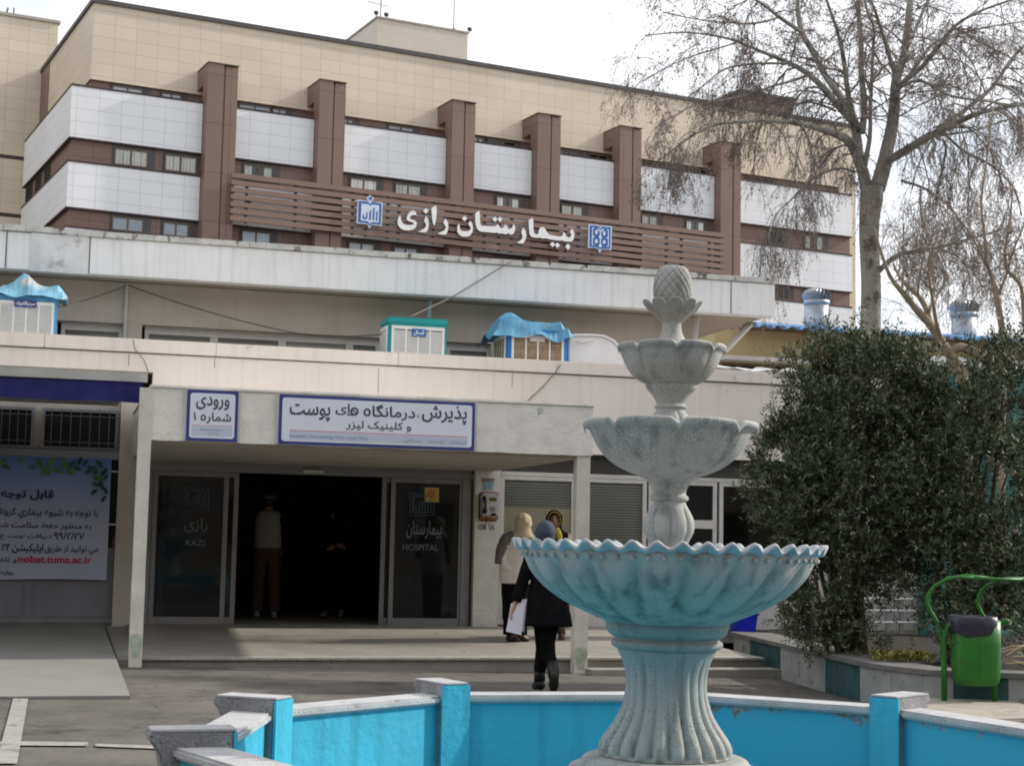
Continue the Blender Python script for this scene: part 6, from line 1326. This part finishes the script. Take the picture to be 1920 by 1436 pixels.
def figure(label, loc, rz, J, group=None, face=False):
    t = thing('person', label, 'person', loc, rz, group)
    V = []; E_ = []; R_ = []
    def add(p, r, frm=None):
        V.append(tuple(p)); R_.append(r)
        if frm is not None: E_.append((frm, len(V)-1))
        return len(V)-1
    pel = add(J['pelvis'], .12); sp = add((Vector(J['pelvis'])+Vector(J['chest']))/2, .115, pel); ch = add(J['chest'], .13, sp); nk = add(J['neck'], .052, ch)
    h = Vector(J['head']); f = Vector(J.get('face', (0, -1, 0))).normalized()
    j1 = add(h-Vector((0, 0, .055))+f*.012, .070, nk); j2 = add(h+Vector((0, 0, .035))-f*.006, .088, j1); add(h+Vector((0, 0, .085))-f*.012, .055, j2)
    def hand(w, palm, wi):
        d = (Vector(palm)-Vector(w)).normalized(); lat = Vector(J.get('lat', (0, 1, 0))); lat = (lat-d*lat.dot(d)).normalized(); nrm = d.cross(lat)
        pa = add(Vector(palm), .026, wi)
        for k, L_ in enumerate((.062, .072, .068, .052)):
            o_ = lat*(.026-.0175*k); a = add(Vector(palm)+d*.042+o_, .0098, pa); b = add(Vector(palm)+d*(.042+L_*.5)+o_*1.05+nrm*.008, .0088, a); add(Vector(palm)+d*(.042+L_*.88)+o_*1.05+nrm*.022, .0075, b)
        a = add(Vector(palm)-d*.008+lat*.034, .0105, pa); add(Vector(palm)+d*.028+lat*.052+nrm*.012, .0088, a)
    for s_ in 'LR':
        sh_ = add(J['sh'+s_], .062, ch); el = add(J['el'+s_], .043, sh_); wr = add(J['wr'+s_], .027, el); hand(J['wr'+s_], J['pa'+s_], wr)
        hp = add(J['hip'+s_], .095, pel); kn = add(J['kn'+s_], .060, hp); cf = add(Vector(J['kn'+s_]).lerp(Vector(J['an'+s_]), .35), .055, kn); an = add(J['an'+s_], .038, cf); add(J['to'+s_], .030, an)
    me = bpy.data.meshes.new('body'); me.from_pydata(V, E_, []); o = bpy.data.objects.new('body', me); col.objects.link(o)
    o.modifiers.new('skin', 'SKIN'); 
    if not me.skin_vertices: bpy.context.view_layer.objects.active = o
    for i, r in enumerate(R_): me.skin_vertices[0].data[i].radius = (r, r)
    me.skin_vertices[0].data[0].use_root = True; sb = o.modifiers.new('sub', 'SUBSURF'); sb.levels = 2; sb.render_levels = 2
    dg = bpy.context.evaluated_depsgraph_get(); m2 = bpy.data.meshes.new_from_object(o.evaluated_get(dg), depsgraph=dg); bpy.data.objects.remove(o)
    m2.name = 'body'; m2.materials.clear(); m2.materials.append(M['skin']); m2.polygons.foreach_set('use_smooth', [True]*len(m2.polygons)); m2.update()
    b = bpy.data.objects.new('body', m2); col.objects.link(b); b.parent = t
    if face:
        r_ = f.cross(Vector((0, 0, 1))).normalized()
        q = MB(); q.smooth = True; q.tube([h+f*.088+Vector((0, 0, .035)), h+f*.100+Vector((0, 0, .012)), h+f*.108-Vector((0, 0, .006)), h+f*.09-Vector((0, 0, .014))], [.008, .011, .014, .008], 8); q.build('nose', M['skin'], t)
        for k in (-1, 1): q = MB(); q.smooth = True; q.sphere(h+f*.084+r_*.032*k+Vector((0, 0, .03)), .011, 8, 6, (1, 1, .6)); q.build('eye', M['eye'], t); q = MB(); q.tube([h+f*.086+r_*.018*k+Vector((0, 0, .050)), h+f*.082+r_*.048*k+Vector((0, 0, .048))], .004, 5); q.build('eyebrow', M['eye'], t)
        q = MB(); q.smooth = True; q.tube([h+f*.085-r_*.024-Vector((0, 0, .042)), h+f*.094-Vector((0, 0, .046)), h+f*.085+r_*.024-Vector((0, 0, .042))], [.004, .008, .004], 6); q.build('mouth', M['lips'], t)
    return t
def rings(name, m, parent, R_, n=28, fold=.02, seed=0, cap=False, thick=.006, quilt=0):
    """garment: rings (z, cx, cy, rx, ry) with folds that grow towards the hem"""
    out = []; k = len(R_); F = 4
    for i in range(k-1):
        for q in range(F):
            t = q/F; out.append([R_[i][c]*(1-t)+R_[i+1][c]*t for c in range(5)])
    out.append(list(R_[-1])); L_ = []
    for i, (z, cx_, cy_, rx, ry) in enumerate(out):
        row = []
        for j in range(n):
            th = 2*pi*j/n; w_ = 1+fold*noise.noise(Vector((cos(th)*2.2+seed, sin(th)*2.2, z*2.5)))*2+fold*.6*noise.noise(Vector((cos(th)*5+seed, sin(th)*5, z*7)))
            if quilt: w_ += .028*abs(sin(z*pi/quilt))
            row.append((cx_+rx*cos(th)*w_, cy_+ry*sin(th)*w_, z))
        L_.append(row)
    mb = MB(); mb.smooth = True; mb.loft(L_, cap); o = mb.build(name, m, parent); md = o.modifiers.new('thickness', 'SOLIDIFY'); md.thickness = thick; return o
def limb_cloth(name, m, parent, P, R_, seed=0, fold=.08):
    Q, rr = smooth_path([Vector(p) for p in P], R_, 5); mb = MB(); mb.smooth = True
    rr = [r*(1+fold*noise.noise(Vector((i*.9, seed, 0)))) for i, r in enumerate(rr)]; mb.tube(Q, rr, 16); return mb.build(name, m, parent)
def boot(name, m, parent, an, toe, up=.16, r=.055):
    an, toe = Vector(an), Vector(toe); d = (toe-an); mb = MB(); mb.smooth = True
    heel = an+Vector((0, 0, -.045))-Vector((d.x, d.y, 0))*.35
    mb.tube([an+Vector((0, 0, up)), an+Vector((0, 0, up*.4)), an], [r*1.05, r*.95, r], 14); mb.tube([heel, an+Vector((0, 0, -.03)), toe*.5+an*.5-Vector((0, 0, .012)), toe], [r*.75, r*.92, r*.85, r*.55], 14)
    return mb.build(name, m, parent)
def hood(name, m, parent, c, rx, ry, rz_, drape, face=None, seed=0, n=40, k=18, fold=.05):
    c = Vector(c); mb = MB(); mb.smooth = True; V = []; F = []
    rows = []
    for i in range(k+1):
        a = pi*.02+(pi*.62)*i/k; rows.append([c+Vector((rx*sin(a)*cos(2*pi*j/n), ry*sin(a)*sin(2*pi*j/n), rz_*cos(a)))*(1+fold*noise.noise(Vector((cos(2*pi*j/n)*2+seed, sin(2*pi*j/n)*2+i*.25, seed)))+fold*.55*noise.noise(Vector((cos(2*pi*j/n)*6+i*.5, sin(2*pi*j/n)*6-i*.3, seed*2)))) for j in range(n)])
    for (dz, sx, sy, oy) in drape: rows.append([c+Vector((rx*sx*cos(2*pi*j/n), oy+ry*sy*sin(2*pi*j/n), dz))*1.0+Vector((0, 0, .015*noise.noise(Vector((cos(2*pi*j/n)*3, sin(2*pi*j/n)*3, seed))))) for j in range(n)])
    V = [p for r in rows for p in r]
    for i in range(len(rows)-1):
        for j in range(n):
            q = (i*n+j, i*n+(j+1) % n, (i+1)*n+(j+1) % n, (i+1)*n+j)
            if face is not None and i < k+1:
                ce = sum((V[x] for x in q), Vector())/4-c; dn = ce.normalized()
                fz_ = dn.dot(Vector(face).normalized()); lat_ = (dn-Vector(face).normalized()*fz_); 
                if fz_ > 0 and (Vector((lat_.x, lat_.y, 0)).length/.62)**2+((lat_.z+.12)/.80)**2 < 1: continue
            F.append(q)
    F.append(tuple(range(n))); mb.add(V, F); o = mb.build(name, m, parent); o.modifiers.new('thickness', 'SOLIDIFY').thickness = .008; return o
# walking woman in black
wx, wy = W.z(1020, 1297, -.04)
J = dict(pelvis=(.02, 0, .93), chest=(.02, .03, 1.27), neck=(.01, .05, 1.45), head=(-.012, .085, 1.585), face=(-.25, 1, -.1), shL=(-.15, .03, 1.37), elL=(-.235, .0, 1.11), wrL=(-.305, -.02, .885), paL=(-.33, -.02, .815),
         shR=(.19, .03, 1.37), elR=(.33, .02, 1.13), wrR=(.435, .0, .90), paR=(.47, -.01, .835), hipL=(-.06, 0, .88), knL=(-.015, .07, .50), anL=(-.045, .10, .10), toL=(-.09, .25, .03), hipR=(.09, 0, .88), knR=(.025, -.02, .49), anR=(.09, -.20, .19), toR=(.085, -.12, .05), lat=(.2, 1, .1))
A = figure('woman in black coat and slate headscarf walking away from the fountain, papers in left hand', (wx, wy, -.04), 0, J)
rings('coat', M['cblack'], A, [(1.475, -.005, .055, .06, .06), (1.44, -.005, .05, .11, .09), (1.38, .01, .04, .19, .115), (1.28, .015, .03, .20, .135), (1.10, .02, .02, .175, .13), (.95, .02, .01, .195, .145), (.80, .03, .0, .215, .165), (.66, .035, -.015, .235, .185)], seed=2, fold=.055, n=48)
limb_cloth('sleeve', M['cblack'], A, [J['shL'], J['elL'], (-.30, -.018, .90)], [.072, .062, .048], 1); limb_cloth('sleeve', M['cblack'], A, [J['shR'], J['elR'], (.425, .0, .915)], [.072, .062, .048], 5)
limb_cloth('trouser_leg', M['cpants'], A, [J['hipL'], J['knL'], (-.045, .09, .20)], [.105, .080, .058], 3); limb_cloth('trouser_leg', M['cpants'], A, [J['hipR'], J['knR'], (.075, -.15, .27)], [.105, .080, .058], 9)
boot('boot', M['boot'], A, J['anL'], J['toL'], .16, .058)
mb = MB(); mb.smooth = True; mb.tube([(.075, -.14, .30), (.085, -.185, .22), (.09, -.215, .16)], [.062, .060, .052], 14); mb.tube([(.09, -.235, .245), (.092, -.225, .17), (.092, -.19, .09), (.09, -.12, .04)], [.034, .046, .052, .036], 14); mb.build('boot', M['boot'], A)
hood('headscarf', M['cbeanie'], A, (-.012, .085, 1.60), .108, .122, .128, [(-.10, .92, .92, 0), (-.15, 1.05, 1.0, 0), (-.19, 1.35, 1.15, -.01)], None, 1)
pa = thing('paper_sheets', 'white paper sheets held in the left hand of the woman in black', 'papers', (wx, wy, -.04))
mb = MB(); mb.hexa([(-.395, -.035, .60), (-.24, -.03, .565), (-.24, -.024, .565), (-.395, -.029, .60), (-.35, -.035, .88), (-.205, -.03, .90), (-.205, -.024, .90), (-.35, -.029, .88)]); mb.build('front_sheet', M['paperw'], pa)
mb = MB(); mb.hexa([(-.375, -.020, .61), (-.215, -.012, .60), (-.215, -.008, .60), (-.375, -.016, .61), (-.33, -.020, .90), (-.19, -.012, .93), (-.19, -.008, .93), (-.33, -.016, .90)]); mb.build('rear_sheet', M['paperw'], pa)
# woman in beige jacket
def onplat(px, py): return W.z(px, py, .15)
bx_, by_ = onplat(966, 1204)
J = dict(pelvis=(0, 0, .92), chest=(.01, .0, 1.25), neck=(.03, .0, 1.43), head=(.075, .0, 1.555), face=(1, .5, -.05), shL=(-.14, -.06, 1.34), elL=(-.18, -.08, 1.08), wrL=(-.07, -.12, .93), paL=(-.01, -.13, .91), shR=(.14, .06, 1.34), elR=(.19, .06, 1.10), wrR=(.26, .02, .95), paR=(.31, .0, .95),
         hipL=(-.07, -.03, .88), knL=(-.06, -.03, .48), anL=(-.07, -.03, .09), toL=(.06, -.01, .03), hipR=(.07, .03, .88), knR=(.06, .03, .48), anR=(.05, .04, .09), toR=(.18, .07, .03), lat=(0, 0, 1))
Bp = figure('woman in quilted beige jacket and cream headscarf standing near the payphone pillar', (bx_, by_, .15), 0, J)
rings('jacket', M['cbeige'], Bp, [(1.45, .02, 0, .07, .07), (1.41, .02, 0, .12, .10), (1.35, .01, 0, .185, .13), (1.22, .0, 0, .20, .15), (1.05, -.01, 0, .205, .16), (.90, -.01, 0, .215, .165), (.77, -.005, 0, .215, .165)], seed=5, fold=.02, quilt=.095)
limb_cloth('sleeve', M['cbeige'], Bp, [J['shL'], J['elL'], (-.09, -.115, .94)], [.078, .068, .052], 2); limb_cloth('sleeve', M['cblack'], Bp, [J['shR'], J['elR'], (.25, .025, .955)], [.078, .07, .052], 6)
limb_cloth('shawl', M['shawl'], Bp, [(-.05, -.05, 1.42), (-.15, -.07, 1.33), (-.21, -.09, 1.18), (-.235, -.09, 1.02)], [.05, .085, .075, .055], 11, .2)
rings('skirt', M['cblack'], Bp, [(.80, -.01, 0, .19, .145), (.6, -.01, 0, .175, .14), (.35, -.005, 0, .16, .13), (.10, .0, 0, .155, .13)], seed=8, fold=.06)
boot('shoe', M['boot'], Bp, J['anL'], J['toL'], .03, .046); boot('shoe', M['boot'], Bp, J['anR'], J['toR'], .03, .046)
hood('headscarf', M['cscarf'], Bp, (.075, 0, 1.57), .118, .120, .125, [(-.10, .95, .95, 0), (-.16, 1.15, 1.05, 0), (-.20, 1.5, 1.25, 0)], (1, .5, -.05), 4, fold=.08)
# woman facing us
cx_, cy_ = onplat(1040, 1201)
J = dict(pelvis=(0, 0, .95), chest=(.0, .0, 1.30), neck=(-.01, -.01, 1.49), head=(-.035, -.03, 1.62), face=(.05, -1, -.12), shL=(-.18, 0, 1.41), elL=(-.22, -.04, 1.13), wrL=(-.12, -.16, 1.0), paL=(-.07, -.19, 1.0), shR=(.18, 0, 1.41), elR=(.24, -.03, 1.14), wrR=(.14, -.16, 1.02), paR=(.09, -.19, 1.02),
         hipL=(-.09, 0, .90), knL=(-.09, -.01, .50), anL=(-.09, 0, .09), toL=(-.10, -.14, .03), hipR=(.09, 0, .90), knR=(.09, -.01, .50), anR=(.09, 0, .09), toR=(.10, -.14, .03), lat=(0, 0, 1))
Cp = figure('smiling woman facing us in black and yellow headscarf, half hidden behind the other two', (cx_, cy_, .15), 0, J, face=True)
rings('coat', M['cblack'], Cp, [(1.50, -.01, 0, .07, .07), (1.46, 0, 0, .13, .10), (1.41, 0, 0, .20, .12), (1.25, 0, 0, .20, .135), (1.0, 0, 0, .20, .14), (.75, 0, 0, .22, .15), (.5, 0, 0, .24, .16)], seed=12, fold=.03)
limb_cloth('sleeve', M['cbeige'], Cp, [J['shR'], J['elR'], (.15, -.15, 1.02)], [.078, .066, .05], 2); limb_cloth('sleeve', M['cblack'], Cp, [J['shL'], J['elL'], (-.13, -.15, 1.0)], [.078, .066, .05], 3)
limb_cloth('trouser_leg', M['cpants'], Cp, [(-.09, 0, .6), J['knL'], (-.09, 0, .2)], [.09, .075, .06], 3); limb_cloth('trouser_leg', M['cpants'], Cp, [(.09, 0, .6), J['knR'], (.09, 0, .2)], [.09, .075, .06], 3)
boot('boot', M['brownboot'], Cp, J['anL'], J['toL'], .14, .055); boot('boot', M['brownboot'], Cp, J['anR'], J['toR'], .14, .055)
hc = (-.035, -.02, 1.63)
hood('headscarf', M['cblack'], Cp, hc, .112, .122, .128, [(-.11, .92, .92, 0), (-.17, 1.1, 1.05, 0), (-.21, 1.5, 1.2, 0)], (.05, -1, -.1), 6)
mb = MB(); mb.smooth = True; mb.tube([(hc[0]+.082*sin(a), hc[1]-.085-.012*cos(a), hc[2]-.012+.108*cos(a)) for a in [pi*(-.75+1.5*i/20) for i in range(21)]], .005, 6, False); mb.build('scarf_trim', M['yellowsc'], Cp)
limb_cloth('scarf_end', M['yellowsc'], Cp, [(0, -.10, 1.50), (.03, -.135, 1.42), (.045, -.14, 1.32)], [.035, .045, .03], 4, .3)
# man in the doorway
mx_, my_ = W.z(497, 1158, .245); 
J = dict(pelvis=(0, 0, 1.0), chest=(.0, .0, 1.40), neck=(0, 0, 1.62), head=(0, .0, 1.76), face=(0, 1, 0), shL=(-.19, 0, 1.54), elL=(-.25, .03, 1.25), wrL=(-.21, .14, 1.05), paL=(-.19, .20, 1.03), shR=(.19, 0, 1.54), elR=(.25, .03, 1.25), wrR=(.21, .14, 1.05), paR=(.19, .20, 1.03),
         hipL=(-.10, 0, .96), knL=(-.12, 0, .52), anL=(-.13, 0, .09), toL=(-.14, .14, .03), hipR=(.10, 0, .96), knR=(.12, 0, .52), anR=(.13, 0, .09), toR=(.14, .14, .03), lat=(0, 0, 1))
Dp = figure('man in pale vest, brown trousers and cap seen from behind inside the dark doorway', (mx_, my_, .24), 0, J)
rings('vest', M['cgrey'], Dp, [(1.64, 0, 0, .08, .07), (1.60, 0, 0, .17, .10), (1.52, 0, 0, .215, .125), (1.35, 0, 0, .215, .14), (1.2, 0, 0, .205, .14), (1.06, 0, 0, .21, .145)], seed=3, fold=.02)
for s_, q in (('L', -1), ('R', 1)):
    limb_cloth('sleeve', M['cblack'], Dp, [J['sh'+s_], J['el'+s_], (q*.215, .13, 1.06)], [.07, .06, .045], q); limb_cloth('trouser_leg', M['cbrown'], Dp, [J['hip'+s_], J['kn'+s_], (q*.13, 0, .12)], [.115, .095, .085], q+4); boot('shoe', M['shoe'], Dp, J['an'+s_], J['to'+s_], .02, .05)
rings('waist', M['cbrown'], Dp, [(1.08, 0, 0, .19, .13), (.95, 0, 0, .20, .14), (.86, 0, 0, .19, .13)], seed=3)
mb = MB(); mb.smooth = True; mb.sphere((0, 0, 1.825), .108, 18, 10, (1, 1.1, .62)); mb.build('cap', M['shawl'], Dp)
mb = MB(); mb.smooth = True; mb.sphere((0, -.015, 1.765), .098, 18, 10, (1, 1.05, .95)); mb.build('hair', M['eye'], Dp)
# figure deeper inside
ex, ey = W.z(625, 1156, .245)
J2 = dict(J); J2.update(face=(-1, -.6, 0), head=(0, 0, 1.60), neck=(0, 0, 1.46), chest=(0, 0, 1.27), pelvis=(0, 0, .92), shL=(-.17, 0, 1.39), shR=(.17, 0, 1.39), elL=(-.22, -.03, 1.12), elR=(.23, -.03, 1.12), wrL=(-.1, -.16, 1.05), paL=(-.05, -.19, 1.07), wrR=(.16, -.15, 1.08), paR=(.12, -.20, 1.10), hipL=(-.09, 0, .88), hipR=(.09, 0, .88), knL=(-.10, -.02, .48), knR=(.10, 0, .48), toL=(-.17, -.13, .03), toR=(.12, -.14, .03))
Ep = figure('person in dark clothes and pale shoes standing deeper inside the dark doorway', (ex, ey, .24), 0, J2)
rings('coat', M['cblack'], Ep, [(1.48, 0, 0, .07, .07), (1.44, 0, 0, .13, .10), (1.38, 0, 0, .19, .12), (1.2, 0, 0, .19, .13), (.95, 0, 0, .20, .14), (.7, 0, 0, .21, .15)], seed=4)
for s_, q in (('L', -1), ('R', 1)):
    limb_cloth('sleeve', M['cblack'], Ep, [J2['sh'+s_], J2['el'+s_], J2['wr'+s_]], [.07, .06, .045], q); limb_cloth('trouser_leg', M['cpants'], Ep, [J2['hip'+s_], J2['kn'+s_], (q*.13, 0, .12)], [.10, .08, .065], q+4); boot('shoe', M['shoe'], Ep, J2['an'+s_], J2['to'+s_], .02, .048)
hood('headscarf', M['cblack'], Ep, (0, .01, 1.615), .11, .12, .125, [(-.1, .95, .95, 0), (-.17, 1.2, 1.1, 0)], (-1, -.6, 0), 3)

# fallen leaves and grit on the courtyard
random.seed(77); mb = MB()
for k in range(520):
    if k < 300: a = random.uniform(1330, 1720); p = W.z(a, 1262+abs(random.gauss(0, 28))+(a-1330)*.10, 0)
    else: p = W.z(random.uniform(-20, 1500), random.uniform(1262, 1430), 0)
    if (Vector(p)-PC).length < 2.5: continue
    z = gz(*p)+.014; r = random.uniform(.006, .022); a = random.uniform(0, pi); c_, s_ = cos(a)*r, sin(a)*r
    mb.add([(p[0]+c_, p[1]+s_, z), (p[0]-s_*.5, p[1]+c_*.5, z+r*.3), (p[0]-c_, p[1]-s_, z+r*.1), (p[0]+s_*.5, p[1]-c_*.5, z)], [(0, 1, 2, 3)])
tag(mb.build('fallen_leaves', leafmat('litter', [(0, (.03, .022, .015)), (.7, (.07, .05, .03)), (1, (.20, .17, .13))])), kind='stuff')
